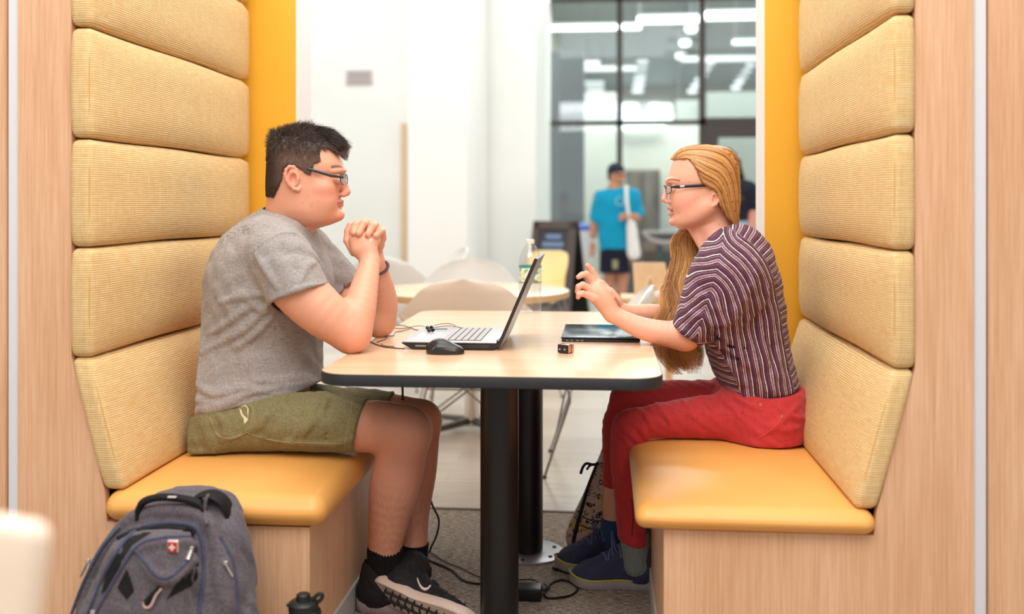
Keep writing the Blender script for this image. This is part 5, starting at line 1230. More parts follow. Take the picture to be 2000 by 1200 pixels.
def cuffs(p): return np.where(p[:, 1] < GYc+.02, gz_(1052)-p[:, 2]-(p[:, 0]-gx_(1240))*.2, gz_(967)-p[:, 2])
tr.add(cuffs, k=.003, op='i')
s4 = SM(); lo, hi = bounds([G(1180, 740, -.28), G(1580, 1065, .28)], .02); s4.add(tr.ev, lo, hi, .0038); trs = s4.build('trousers', m_red, wom)
def onsurfs(f, pts, c=G, Yc=GYc, d0=.34, dflt=.15):
    return seen(f, pts, Yc, d0, .06, 90, dflt)
def onsurf(f, px, py, c=G, Yc=GYc): return onsurfs(f, [(px, py)], c, Yc)[0]
m_rivet = mat('rivet', (196, 160, 120), .35, Metallic=.8)
for a, b in ((1485, 791), (1527, 814)):
    p = onsurf(tr.ev, a, b); part(trs, 'rivet', m_rivet, MB().lathe([(.0038, 0), (.0036, -.0015), (.001, -.002)], p, 12, 'Y').xf(np.eye(4)))
m_tan = mat('seam_thread', (204, 84, 74), .8)
def stitch(parent, f, pts, m, r=.0009, c=G, Yc=GYc, name='stitching'):
    q = catmull([(a, b, 0) for a, b in pts], 6); P_ = list(onsurfs(f, [(a[0], a[1]) for a in q], c, Yc)); part(parent, name, m, MB().tube(P_, r, 5))
stitch(trs, tr.ev, [(1476, 858), (1500, 845), (1518, 828), (1526, 812)], m_tan)
stitch(trs, tr.ev, [(1420, 768), (1450, 782), (1480, 792)], m_tan)
stitch(trs, tr.ev, [(1560, 770), (1520, 766), (1480, 772)], m_tan)
stitch(trs, tr.ev, [(1234, 975), (1236, 1010), (1234, 1048)], mat('zip_dark', (70, 30, 30), .4), .0016, name='ankle_zip')
stitch(shorts, sho.ev, [(410, 815), (425, 850), (455, 856), (482, 845)], m_thr, c=M, Yc=MY)
stitch(shorts, sho.ev, [(475, 784), (494, 800), (490, 830), (482, 845), (540, 862), (620, 866), (690, 868)], m_thr, c=M, Yc=MY)
stitch(shorts, sho.ev, [(688, 784), (683, 815), (676, 850), (672, 880)], m_thr, c=M, Yc=MY)
lp = [onsurf(sho.ev, a, b, M, MY)-np.array([0, .001, 0]) for a, b in ((466, 792), (478, 787), (486, 800), (484, 822), (478, 828), (470, 808))]
part(shorts, 'pocket_lining', mat('pocket_lining', (206, 200, 160), .9), MB().add(lp+[q+np.array([0, .003, 0]) for q in lp], [tuple(range(6)), tuple(range(6, 12))[::-1]]+[(i, (i+1) % 6, (i+1) % 6+6, i+6) for i in range(6)]))
# socks and shoes
m_gs = cloth_mat('grey_sock', (108, 116, 112), (134, 140, 134), .95, 1200, .3); m_bs = cloth_mat('blue_sock', (40, 66, 104), (56, 84, 126), .95, 1200, .3)
for A, B, r0, mm, lab in ((G(1240, 1036, ni+.02), G(1244, 1100, ni+.02), .0405, m_gs, 'pale grey sock'), (G(1200, 1012, fi+.01), G(1200, 1060, fi+.01), .0385, m_bs, 'blue sock')):
    f = F().chain([A, B], [r0, r0*1.05]); f.half(A, (0, 0, 1), k=.003); lo, hi = bounds([A, B], .07); SM().add(f.ev, lo, hi, .003).build('sock', mm, wom, label=lab)
m_ws = cloth_mat('navy_mesh', (44, 46, 70), (66, 68, 98), .8, 1500, .4); m_wsole = mat('sole_grey', (150, 140, 134), .7); m_wl = mat('lace_blue', (92, 100, 150), .8); m_lime = mat('sole_lime', (188, 186, 60), .6)
def hd(px, py, Y): return PY(px, py, Y)
trainer(wom, (G(1281, 400, -.05)[0], GYc-.05, .001), math.radians(180), 0, 0, .232, .040, .112, m_ws, m_wsole, m_wl, tread=False, mark=False, line_m=m_lime)
trainer(wom, (G(1238, 400, .12)[0], GYc+.09, .001), math.radians(186), 0, 0, .225, .040, .112, m_ws, m_wsole, m_wl, tread=False, mark=False, line_m=m_lime)
# ================================================================ THINGS ON THE TABLE
m_lsil = mat('laptop_silver', (186, 184, 186), .35, Metallic=.4); m_lblk = mat('laptop_black', (26, 24, 26), .35); m_key = mat('laptop_key', (170, 164, 162), .5); m_lid = mat('laptop_lid', (64, 48, 46), .3, Metallic=.5); m_scr = mat('laptop_screen', (8, 8, 10), .08); m_gap = mat('key_gap', (58, 52, 52), .6)
a = PZ(785, 683, TZ); b = PZ(974, 682, TZ); lx0, lx1, ly0 = a[0], b[0], a[1]; ly1 = ly0+.31
lt = thing('laptop', 'open silver and black laptop in front of the man', 'laptop', ((lx0+lx1)/2, (ly0+ly1)/2, TZ))
bz = TZ+.0215
base = part(lt, 'base', m_lblk, MB().prism([(lx0+.026, TZ+.0015), (lx1-.008, TZ+.0015), (lx1-.002, bz-.006), (lx1-.002, bz-.0035), (lx0, bz-.0035), (lx0, bz-.006)], ly0, ly1), ang=30)
part(lt, 'deck', m_lsil, MB().rbox((lx0-.0005, ly0-.001, bz-.0035), (lx1-.002, ly1+.001, bz), .0016, 2))
kb = part(lt, 'keyboard', m_gap, MB().box((lx0+.098, ly0+.022, bz-.001), (lx1-.045, ly1-.02, bz+.0003)))
kw = (lx1-.045-(lx0+.098))/6; r_ = random.Random(2)
mbk = MB()
for i in range(6):
    n_k = 14; yk = ly0+.024; W_ = (ly1-ly0-.046)/n_k
    for j in range(n_k): mbk.rbox((lx0+.098+i*kw+.0018, yk+j*W_+.0008, bz+.0003), (lx0+.098+(i+1)*kw-.0012, yk+(j+1)*W_-.0008, bz+.0022), .0006, 1)
k_ = part(lt, 'keys', m_key, mbk); k_['kind'] = 'stuff'
part(lt, 'touchpad', mat('touchpad', (200, 198, 200), .3), MB().rbox((lx0+.018, ly0+.09, bz-.0005), (lx0+.078, ly0+.19, bz+.0004), .0004, 1))
part(lt, 'palm_sticker', mat('palm_sticker', (196, 190, 196), .5), MB().box((lx0+.02, ly0+.03, bz-.0002), (lx0+.045, ly0+.065, bz+.0004)))
hx_ = lx1+.002; top = PY(1046, 505, ly0); dv = np.array([top[0]-hx_, 0, top[2]-(bz-.008)]); Ll = np.linalg.norm(dv); dv /= Ll; nv = np.array([dv[2], 0, -dv[0]])
def lidbox(s0, s1, n0, n1, y0, y1):
    mb = MB(); o = np.array([hx_, 0, bz-.008]); V = []
    for s_ in (s0, s1):
        for nn_ in (n0, n1):
            for y in (y0, y1): V.append(o+dv*s_+nv*nn_+np.array([0, y, 0]))
    return mb.add(V, [(0, 1, 3, 2), (4, 6, 7, 5), (0, 4, 5, 1), (2, 3, 7, 6), (0, 2, 6, 4), (1, 5, 7, 3)])
ld = part(lt, 'lid', m_lid, lidbox(-.006, Ll, 0, .0062, ly0-.001, ly1+.001), smooth=False)
part(ld, 'bezel', m_lblk, lidbox(.004, Ll-.001, -.0022, 0, ly0, ly1), smooth=False); part(ld, 'screen', m_scr, lidbox(.018, Ll-.012, -.0026, -.0022, ly0+.012, ly1-.012), smooth=False)
for yy_ in (ly0+.035, ly1-.035): part(lt, 'hinge', m_lblk, MB().tube([(hx_-.004, yy_-.02, bz-.003), (hx_-.004, yy_+.02, bz-.003)], .005, 10))
part(lt, 'side_vent', mat('port_grey', (150, 148, 148), .4, Metallic=.5), MB().box((lx0+.035, ly0-.0006, TZ+.008), (lx0+.062, ly0+.001, TZ+.012)))
part(lt, 'disc_tray', mat('tray', (44, 42, 44), .3), MB().rbox((lx0+.12, ly0-.0012, TZ+.006), (lx1-.02, ly0+.002, TZ+.013), .001, 1))
# mouse
mp = PZ(868, 691, TZ); f = F()
f.ell(mp+np.array([-.010, .0, .008]), (.036, .027, .030), k=.01); f.ell(mp+np.array([.018, 0, .004]), (.032, .025, .020), k=.012); f.half(mp, (0, 0, -1), k=.002, op='i')
lo, hi = bounds([mp], .07); ms_t = thing('computer_mouse', 'small black cordless mouse beside the open laptop', 'computer mouse', mp)
m_mouse = mat('mouse_black', (34, 30, 30), .28); SM().add(f.ev, lo, hi, .0018).build('shell', m_mouse, ms_t)
part(ms_t, 'wheel', mat('mouse_wheel', (16, 15, 15), .6), MB().lathe([(.0055, -.003), (.0065, 0), (.0055, .003)], mp+np.array([.024, 0, .0185]), 16, 'Y'))
part(ms_t, 'side_trim', mat('mouse_grey', (120, 116, 116), .25), MB().tube(catmull([mp+np.array(q) for q in ((-.012, -.0255, .020), (.004, -.0252, .0205), (.022, -.0225, .016), (.038, -.0145, .010))], 5), .0009, 6))
for k in range(5): part(ms_t, 'grip_dot', mat('mouse_dot', (190, 186, 184), .4), MB().lathe([(.0001, -.0008), (.0011, -.0004), (.0001, .0006)], mp+np.array([-.031+.0028*k, -.0210-.0013*k, .0085+.0028*k]), 8))
# earphones lying over the laptop corner
m_cord = mat('cord_black', (20, 16, 18), .4)
def zt(px, py, h=.0018, Z=None): return PZ(px, py, (Z or TZ)+h)
et = thing('earphones', 'black corded earphones tangled on the laptop palm rest', 'earphones', zt(838, 645, .022))
def cord(parent, name, pts, r, m=m_cord): return part(parent, name, m, MB().tube(catmull(pts, 6), r, 6))
Zl = TZ+.0215
cord(et, 'cord', [zt(768, 636), zt(785, 635.5), zt(800, 640), zt(815, 645), zt(828, 642, .012), zt(838, 644, .0245)], .0011)
cord(et, 'cord', [zt(768, 641), zt(785, 642), zt(800, 640, .003), zt(815, 637, .008), zt(830, 638.5, .02), zt(838, 643, .0245)], .0011)
cord(et, 'cord', [zt(838, 643, .024), zt(850, 636, .028), zt(868, 632.5, .03), zt(884, 634, .028), zt(894, 639, .025), zt(906, 641.5, .0232)], .0010)
cord(et, 'cord', [zt(838, 644, .024), zt(855, 639, .026), zt(875, 637, .026), zt(890, 638.5, .025)], .0010)
cord(et, 'cord', [zt(842, 644, .024), zt(856, 643, .0235), zt(874, 643, .0233)], .0010)
for q, (px_, py_) in enumerate(((835, 641), (842, 640), (838, 646), (845, 645))): part(et, 'earbud', mat('earbud', (12, 11, 12), .25), MB().lathe([(.001, -.005), (.0048, -.003), (.0056, .001), (.003, .005), (.001, .0062)], zt(px_, py_, .029), 12, 'X' if q % 2 else 'Z'))
ct = thing('charging_cable', 'thin dark cable lying on the table by the man\'s elbow, running to the laptop', 'cable', zt(740, 660))
cord(ct, 'cord', [zt(790, 682, .006), zt(770, 680), zt(752, 678), zt(735, 673), zt(718, 665)], .0014)
cord(ct, 'cord', [zt(800, 643, .004), zt(785, 647), zt(772, 649), zt(768, 656), zt(758, 657), zt(752, 663), zt(744, 666), zt(736, 668.5)], .0011)
cord(ct, 'cord', [zt(744, 672), zt(752, 676), zt(770, 677)], .0009)
# closed laptop
a = PZ(1096.5, 668, TZ); b = PZ(1250, 668, TZ); cx0, cx1, cy0 = a[0], b[0], a[1]; cy1 = cy0+.30
cl = thing('laptop', 'closed thin dark glossy laptop under the woman\'s forearm', 'laptop', ((cx0+cx1)/2, (cy0+cy1)/2, TZ))
part(cl, 'base', m_lblk, MB().rbox((cx0+.001, cy0, TZ+.001), (cx1, cy1, TZ+.0075), .0028, 3)); cl2 = part(cl, 'lid', mat('lid_gloss', (36, 38, 48), .12, Metallic=.6), MB().rbox((cx0-.001, cy0-.001, TZ+.0080), (cx1+.001, cy1+.001, TZ+.0130), .0022, 3))
lgx = PZ(1172, 650, TZ+.013); mb = MB()
for q in range(2): mb.lathe([(.0001, 0), (.0055, .0), (.0055, .0004), (.0001, .0004)], (lgx[0]+q*.011, lgx[1], TZ+.0129), 12)
mb.box((lgx[0]+.020, lgx[1]-.004, TZ+.0128), (lgx[0]+.056, lgx[1]+.004, TZ+.0134)); part(cl2, 'logo', mat('logo_silver', (210, 208, 214), .2, Metallic=.9), mb)
for k, xk in enumerate((.012, .024, .040, .052)): part(cl, 'port', mat('port_grey', (150, 148, 148), .4, Metallic=.5), MB().box((cx0+xk, cy0-.0006, TZ+.0030), (cx0+xk+.007, cy0+.001, TZ+.0055)))
# plug adapter
p = PZ(1099, 691, TZ); m_cop = mat('rose_gold', (214, 164, 142), .25, Metallic=.8)
Rp = np.array(Matrix.Translation(Vector(p)) @ Matrix.Rotation(math.radians(-28), 4, 'Z') @ Matrix.Translation(-Vector(p)))
pt_ = thing('plug_adapter', 'small rose gold block with black face and two silver studs', 'adapter', p)
part(pt_, 'body', m_cop, MB().rbox(p+[-.0155, .003, .0005], p+[.0165, .030, .0225], .004, 4).xf(Rp)); part(pt_, 'band', m_lblk, MB().rbox(p+[-.0150, .0135, .0002], p+[.0172, .0160, .0230], .004, 3).xf(Rp))
fc_ = part(pt_, 'face', m_lblk, MB().rbox(p+[-.0150, -.0005, .001], p+[.0155, .0035, .0218], .0036, 4).xf(Rp)); part(pt_, 'rim', m_cop, MB().rbox(p+[-.0160, .0005, .0004], p+[.0170, .012, .0228], .0042, 4).xf(Rp))
for xs_ in (-.0075, .0065): part(fc_, 'stud', mat('stud', (226, 222, 220), .2, Metallic=.9), MB().lathe([(.0001, -.003), (.0018, -.0024), (.0026, -.0004), (.0026, .001)], p+[xs_, -.0008, .0105], 12, 'Y').xf(Rp))
# bottle
m_pet = mat('clear_plastic', (245, 248, 248), .05); t_ = m_pet.node_tree; t_.nodes.clear(); nn = N(m_pet); out = nn.n('ShaderNodeOutputMaterial'); tr_b = nn.n('ShaderNodeBsdfTransparent', i_Color=(.965, .97, .97, 1)); gl = nn.n('ShaderNodeBsdfGlossy', i_Roughness=.08); lw = nn.n('ShaderNodeLayerWeight')
fr_ = nn.math('ADD', nn.math('MULTIPLY', nn.math('POWER', lw.outputs['Facing'], 3.0), .75), .13); mx = nn.n('ShaderNodeMixShader', i_0=fr_); nn.l(tr_b.outputs[0], mx.inputs[1]); nn.l(gl.outputs[0], mx.inputs[2]); nn.l(mx.outputs[0], out.inputs[0])
bp = PZ(1035.5, 611, TZ); R_ = .0385
bt = thing('water_bottle', 'clear plastic water bottle with green label near the far table edge', 'bottle', bp)
zz_ = lambda py: PY(1035, py, bp[1])[2]
prof = [(.001, TZ+.004), (.020, TZ+.001), (.034, TZ+.002), (R_, TZ+.010)]
z_ = TZ+.014
while z_ < zz_(553): prof += [(R_-.0013, z_), (R_, z_+.006)]; z_ += .012
prof += [(R_, zz_(551)), (R_, zz_(518)), (R_*.98, zz_(508)), (R_*.90, zz_(499)), (R_*.72, zz_(489)), (R_*.5, zz_(481)), (R_*.36, zz_(477)), (R_*.35, zz_(471))]
bb_ = part(bt, 'body', m_pet, MB().lathe(prof, (bp[0], bp[1], 0), 36, cap=False), ang=60)
m_lab = mat('bottle_label', (60, 150, 130), .5); n = N(m_lab); nz = n.noise(n.co(), 70, 4, .7); x_, y_, z_s = n.sep(n.co()); 
band = n.ramp(nz, [(.36, (40, 96, 46)), (.46, (206, 226, 190)), (.54, (244, 246, 236)), (.62, (150, 186, 70)), (.72, (58, 60, 40))]); n.base(band)
part(bt, 'label', m_lab, MB().lathe([(R_+.0004, zz_(550)), (R_+.0006, zz_(549)), (R_+.0006, zz_(523)), (R_+.0004, zz_(522))], (bp[0], bp[1], 0), 36, cap=False)); 
part(bt, 'label_edge', mat('label_teal', (44, 150, 160), .5), MB().lathe([(R_+.0006, zz_(523)), (R_+.0006, zz_(519))], (bp[0], bp[1], 0), 36, cap=False)); part(bt, 'label_edge', mat('label_green', (70, 130, 90), .5), MB().lathe([(R_+.0006, zz_(552)), (R_+.0006, zz_(550))], (bp[0], bp[1], 0), 36, cap=False))
part(bt, 'cap', mat('cap_pale', (238, 226, 218), .4), MB().lathe([(.0145, zz_(476)), (.0148, zz_(475)), (.0146, zz_(469)), (.013, zz_(468))], (bp[0], bp[1], 0), 24), ang=40)
# ================================================================ FLOOR THINGS
KY = 2.03
def K(px, py, dy=0.0): return PY(px, py, KY+dy)
m_bag = cloth_mat('backpack_grey', (80, 73, 78), (108, 100, 106), .85, 900, .35); m_bagn = cloth_mat('backpack_navy', (58, 62, 82), (78, 82, 104), .8, 900, .3); m_blk = cloth_mat('backpack_black', (16, 15, 16), (28, 26, 28), .7, 700, .5); m_zip = mat('zip_silver', (206, 198, 192), .25, Metallic=.8)
bag = thing('backpack', 'large grey and black backpack leaning on the left bench front', 'backpack', (K(310, 1300)[0], KY+.02, 0))
kx = lambda px: K(px, 400)[0]; kz = lambda py: K(310, py)[2]
bf = F(); bf.loft([(kz(py), kx(l), kx(r), KY+.03+o, w_, 2.5) for py, l, r, w_, o in ((978, 305, 385, .02, .06), (990, 268, 412, .045, .055), (1010, 246, 436, .062, .05), (1045, 222, 455, .076, .04), (1090, 200, 466, .086, .03), (1140, 174, 476, .094, .02), (1200, 148, 483, .100, .01), (1300, 128, 488, .110, .0), (1400, 124, 488, .112, .0), (1445, 134, 480, .10, .0))])
bf.add(lambda p: poly_sd(p[:, 0], p[:, 2]*0+p[:, 2], [(kx(0), 0.004), (kx(700), .004), (kx(700), 2), (kx(0), 2)]), k=.01, op='i')
fp = F(); fp.loft([(kz(py), kx(l), kx(r), KY-.055, w_, 2.6) for py, l, r, w_ in ((1018, 285, 375, .02), (1028, 262, 388, .035), (1060, 238, 398, .05), (1110, 222, 402, .058), (1200, 196, 404, .066), (1330, 186, 412, .07), (1440, 196, 410, .06))])
bf.add(fp.ev, k=.012)
bf.add(lambda p: .003*wob(p, 9, 41)+.0016*wob(p, 24, 43), op='w')
bb2 = F(); bb2.ops = list(bf.ops)
def kridge(pts, r, k=.01, op='u'):
    q = [(a[0], a[1]) for a in catmull([(a, b, 0) for a, b in pts], 6)]; P_ = onsurfs(bb2.ev, q, K, KY+.02, .2, .05); P_[:, 1] += r*.2; n2 = len(P_); bf.chain([tuple(x) for x in P_], [r*math.sin(math.pi*(i+.5)/n2)**.5+.001 for i in range(n2)], k=k, inner=.004, op=op)
kridge([(150, 1200), (178, 1120), (215, 1060), (262, 1012), (330, 1000), (392, 1008), (415, 1045), (425, 1110), (430, 1200)], .014)
kridge([(262, 1075), (300, 1062), (345, 1058), (385, 1068)], .008)
kridge([(275, 1095), (310, 1130), (345, 1128), (380, 1090)], .009)
kridge([(415, 1050), (438, 1100), (444, 1180), (446, 1200)], .012)
sb = SM(); lo, hi = bounds([(kx(120), KY-.15, 0.0), (kx(492), KY+.15, kz(972))], .02); sb.add(bf.ev, lo, hi, .0042); bag_b = sb.build('body', m_bag, bag)
def ktube(parent, name, pts, r, m, lift=.001, flat=None):
    q = [(a[0], a[1]) for a in catmull([(a, b, 0) for a, b in pts], 6)]; P_ = onsurfs(bf.ev, q, K, KY+.02, .2, .05); P_[:, 1] -= lift; return part(parent, name, m, MB().tube(P_, r, 8, flat=flat))
ktube(bag, 'piping', [(172, 1200), (205, 1120), (240, 1062), (275, 1032), (330, 1022), (380, 1030), (396, 1065), (398, 1120), (388, 1200)], .0042, m_bagn)
ktube(bag, 'piping', [(140, 1200), (165, 1135), (200, 1070), (235, 1030)], .0036, m_bagn); ktube(bag, 'piping', [(430, 1048), (452, 1090), (462, 1140), (464, 1200)], .0040, m_bagn)
ktube(bag, 'piping', [(186, 1200), (220, 1140), (250, 1090), (275, 1062), (320, 1050), (372, 1048)], .0034, m_bagn)
ktube(bag, 'piping', [(262, 1072), (285, 1100), (305, 1124), (330, 1128), (355, 1108), (385, 1075)], .0030, m_bagn)
ktube(bag, 'zipper', [(232, 1052), (262, 1038), (310, 1032), (360, 1034), (380, 1044)], .0055, m_blk)
def kpatch(parent, name, poly, m, off=.0012):
    q = onsurfs(bf.ev, poly, K, KY+.02, .2, .05); c = q.mean(0); cy = onsurfs(bf.ev, [(sum(a for a, b in poly)/len(poly), sum(b for a, b in poly)/len(poly))], K, KY+.02, .2, .05)[0]
    # finer fan grid so that the patch follows the bag
    V = []; Fq = []; R2 = 6; nP = 0; dense = []
    for i in range(len(poly)):
        a, b = np.array(poly[i], float), np.array(poly[(i+1) % len(poly)], float)
        for t in np.linspace(0, 1, 5)[:-1]: dense.append(a*(1-t)+b*t)
    dense = np.array(dense); cen = dense.mean(0); pts = []
    for r in range(R2+1): pts += [tuple(cen+(d_-cen)*r/R2) for d_ in dense]
    S_ = onsurfs(bf.ev, pts, K, KY+.02, .2, .05); S_[:, 1] -= off; M2 = len(dense)
    for r in range(R2):
        for k in range(M2): Fq.append((r*M2+k, r*M2+(k+1) % M2, (r+1)*M2+(k+1) % M2, (r+1)*M2+k))
    n0 = len(S_); S2 = S_+np.array([0, .0025, 0]); Fb = [tuple(i+n0 for i in q_[::-1]) for q_ in Fq]; Fs = [(R2*M2+k, R2*M2+(k+1) % M2, R2*M2+(k+1) % M2+n0, R2*M2+k+n0) for k in range(M2)]
    return part(parent, name, m, MB().add(np.r_[S_, S2], Fq+Fb+Fs), ang=60)
kpatch(bag, 'mesh_panel', [(248, 1112), (258, 1140), (262, 1155), (248, 1172), (232, 1152), (230, 1146)], m_blk)
kpatch(bag, 'mesh_panel', [(388, 1098), (386, 1130), (372, 1148), (345, 1160), (325, 1172), (345, 1140)], m_blk)
kpatch(bag, 'mesh_panel', [(246, 1056), (272, 1040), (296, 1040), (262, 1060), (240, 1092), (222, 1112)], m_blk)
kpatch(bag, 'mesh_panel', [(212, 1100), (226, 1080), (240, 1085), (232, 1120), (212, 1150), (198, 1160)], m_blk)
for pts in ([(375, 1072), (368, 1092)], [(442, 1100), (456, 1124)], [(174, 1096), (160, 1124)], [(184, 1196), (178, 1210)]):
    q = onsurfs(bf.ev, pts, K, KY+.02, .2, .05); q[:, 1] -= .006
    z1 = part(bag, 'zip_pull', m_zip, MB().tube([q[0], q[0]*.5+q[1]*.5, q[1]], [.0035, .0050, .0046], 8, flat=.6)); part(z1, 'slider', m_zip, MB().rbox(q[0]-[.005, .002, .004], q[0]+[.005, .005, .006], .002, 2))
q = onsurfs(bf.ev, [(318, 1148), (308, 1160), (297, 1182)], K, KY+.02, .2, .05); q[:, 1] -= .007
part(bag, 'hook_pull', mat('hook_pink', (226, 190, 182), .3, Metallic=.5), MB().tube(catmull([q[0], q[1], q[2], q[2]+[-.012, 0, -.002], q[2]+[-.014, 0, .008]], 4), .0026, 8))
part(bag, 'hook_pull', m_blk, MB().tube([q[0]+[-.004, .003, 0], q[1]+[-.006, .003, 0], q[2]+[-.012, .003, .004]], .006, 8))
q = onsurfs(bf.ev, [(339, 1067)], K, KY+.02, .2, .05)[0]; m_badge = mat('badge_red', (190, 26, 40), .3)
bd_ = part(bag, 'badge', mat('badge_rim', (226, 214, 210), .3, Metallic=.6), MB().rbox(q-[.0115, .006, .012], q+[.0115, .001, .013], .006, 4)); part(bd_, 'badge_face', m_badge, MB().rbox(q-[.0095, .0072, .0105], q+[.0095, -.003, .0095], .004, 4))
part(bd_, 'badge_cross', mat('badge_cross', (232, 214, 200), .3), MB().box(q-[.0062, .0080, .0025], q+[.0062, -.006, .0015]).box(q-[.0020, .0081, .0068], q+[.0020, -.006, .0058]))
part(bag, 'handle', m_blk, MB().tube(catmull([K(268, 1016, .02), K(272, 992, .02), K(288, 977, .02), K(326, 971.5, .02), K(376, 979, .02), K(396, 992, .02), K(402, 1012, .02)], 6), [.006]*4+[.0085]*4+[.010]*20+[.0085]*5+[.006]*4, 10, flat=.8))
part(bag, 'handle_logo', mat('handle_logo', (196, 190, 190), .4), MB().rbox(K(326, 974, .004), K(346, 969, .012), .002, 2))
part(bag, 'shoulder_strap', m_blk, MB().tube(catmull([K(374, 985, .05), K(392, 970, .05), (K(415, 966, .05)), K(438, 980, .05), K(452, 1010, .06), K(463, 1060, .075), K(474, 1120, .085), K(484, 1200, .09)], 6), .024, 12, flat=.28)) if 0 else None
mb = MB(); st_pts = catmull([K(372, 992, .06), K(388, 970, .055), K(412, 965, .05), K(436, 978, .05), K(450, 1008, .06), K(461, 1060, .075), K(472, 1120, .085), K(482, 1200, .09)], 6); V = []; nS = len(st_pts)
for i, p_ in enumerate(st_pts):
    t = st_pts[min(i+1, nS-1)]-st_pts[max(i-1, 0)]; t /= np.linalg.norm(t); nrm = np.array([t[2], 0, -t[0]]); wv = np.array([0, .026, 0]); ww = .010
    for k in range(10): a_ = 2*math.pi*k/10; V.append(p_+wv*math.cos(a_)*1.0+nrm*ww*math.sin(a_)*.6)
part(bag, 'shoulder_strap', m_blk, mb.add(V, [(i*10+k, i*10+(k+1) % 10, (i+1)*10+(k+1) % 10, (i+1)*10+k) for i in range(nS-1) for k in range(10)]+[tuple(range(10))[::-1], tuple((nS-1)*10+k for k in range(10))]))
part(bag, 'strap_buckle', m_bag, MB().rbox(K(398, 974, .02), K(414, 963, .075), .003, 3))
part(bag, 'strap_webbing', m_bag, MB().tube(catmull([K(408, 966, .022), K(402, 978, .015), K(400, 1000, .015), K(404, 1025, -.01)], 5), .0035, 6))
# tumbler
tp = (PT(596, 1200, 2.16)[0], PT(596, 1200, 2.16)[1], 0); m_tum = mat('tumbler_black', (26, 30, 28), .45); zz2 = lambda py: PY(596, py, tp[1])[2]
tu = thing('drink_flask', 'dark flask with screw lid standing by the left bench base', 'flask', tp)
part(tu, 'body', m_tum, MB().lathe([(.028, 0), (.033, .004), (.034, .02), (.034, zz2(1196)), (.030, zz2(1190))], tp, 32), ang=40)
part(tu, 'lid', m_tum, MB().lathe([(.031, zz2(1192)), (.0315, zz2(1189)), (.0315, zz2(1178)), (.028, zz2(1175)), (.015, zz2(1173)), (.0145, zz2(1162)), (.012, zz2(1160))], (tp[0]-.004, tp[1], 0), 28), ang=40)
part(tu, 'carry_loop', m_tum, MB().tube(catmull([(tp[0]+.018, tp[1], zz2(1178)), (tp[0]+.020, tp[1], zz2(1168)), (tp[0]+.028, tp[1], zz2(1161)), (tp[0]+.036, tp[1], zz2(1160)), (tp[0]+.036, tp[1], zz2(1168)), (tp[0]+.028, tp[1], zz2(1176))], 5), .0042, 8))
part(tu, 'spout', m_tum, MB().tube([(tp[0]-.030, tp[1], zz2(1184)), (tp[0]-.040, tp[1], zz2(1184))], .0035, 8))
# leopard rucksack
LY = 3.07
def LB(px, py, dy=0.0): return PY(px, py, LY+dy)
m_leo = mat('leopard_print', (180, 150, 130), .85); n = N(m_leo)
v1 = n.n('ShaderNodeTexVoronoi', i_Vector=n.co(), i_Scale=62.0); v1.feature = 'F1'; wv_ = n.noise(n.co(), 110, 2)
dd_ = n.math('ADD', v1.outputs['Distance'], n.math('MULTIPLY', n.math('SUBTRACT', wv_, .5), .55)); ring = n.math('MULTIPLY', n.math('GREATER_THAN', dd_, .26), n.math('LESS_THAN', dd_, .46)); gap_ = n.math('GREATER_THAN', n.noise(n.co(), 55, 2), .44); spot = n.math('MULTIPLY', ring, gap_)
v2 = n.n('ShaderNodeTexVoronoi', i_Vector=n.co(loc=(.3, .1, .7)), i_Scale=17.0); fl_ = n.math('LESS_THAN', v2.outputs['Distance'], .27); fc2 = n.math('LESS_THAN', v2.outputs['Distance'], .06)
c_ = n.mix(spot, rgb(196, 168, 150), rgb(26, 20, 20)); c_ = n.mix(fl_, c_, rgb(200, 150, 60)); c_ = n.mix(fc2, c_, rgb(40, 28, 20)); n.base(c_)
leo = thing('backpack', 'small leopard and flower print rucksack behind the woman\'s feet', 'backpack', LB(1190, 1070)); leo.location.z = 0
lf = F(); lf.loft([(LB(1190, py)[2], LB(l, 400)[0], LB(r, 400)[0], LY+.0, w_, 2.5) for py, l, r, w_ in ((852, 1192, 1210, .015), (866, 1182, 1222, .035), (900, 1168, 1240, .052), (960, 1141, 1250, .066), (1010, 1120, 1258, .074), (1055, 1107, 1262, .078), (1080, 1110, 1260, .070))])
lf.add(lambda p: .0022*wob(p, 11, 51), op='w'); lf.half((0, 0, .003), (0, 0, -1), k=.01, op='i')
lo, hi = bounds([LB(1100, 850, -.09), LB(1280, 1090, .09)], .02); SM().add(lf.ev, lo, hi, .004).build('body', m_leo, leo)
def ltube(name, pts, r, m, lift=.0005):
    q = [(a[0], a[1]) for a in catmull([(a, b, 0) for a, b in pts], 6)]; P_ = onsurfs(lf.ev, q, LB, LY, .12, .04); P_[:, 1] -= lift; return part(leo, name, m, MB().tube(P_, r, 8))
ltube('zipper', [(1168, 904), (1150, 950), (1135, 1000), (1122, 1050), (1118, 1082)], .0062, m_blk); ltube('pocket_seam', [(1138, 1010), (1160, 1018), (1190, 1016)], .0018, m_blk); ltube('pocket_seam', [(1134, 1026), (1155, 1034), (1185, 1036)], .0018, m_blk)
part(leo, 'zip_bow', m_blk, MB().tube(catmull([LB(1170, 906, -.04), LB(1158, 908, -.045), LB(1145, 906, -.05), (LB(1138, 914, -.05)), LB(1134, 926, -.05)], 4), .0042, 6)); part(leo, 'zip_bow', m_blk, MB().tube(catmull([LB(1160, 908, -.045), LB(1152, 910, -.05), LB(1146, 918, -.05)], 4), .0036, 6))
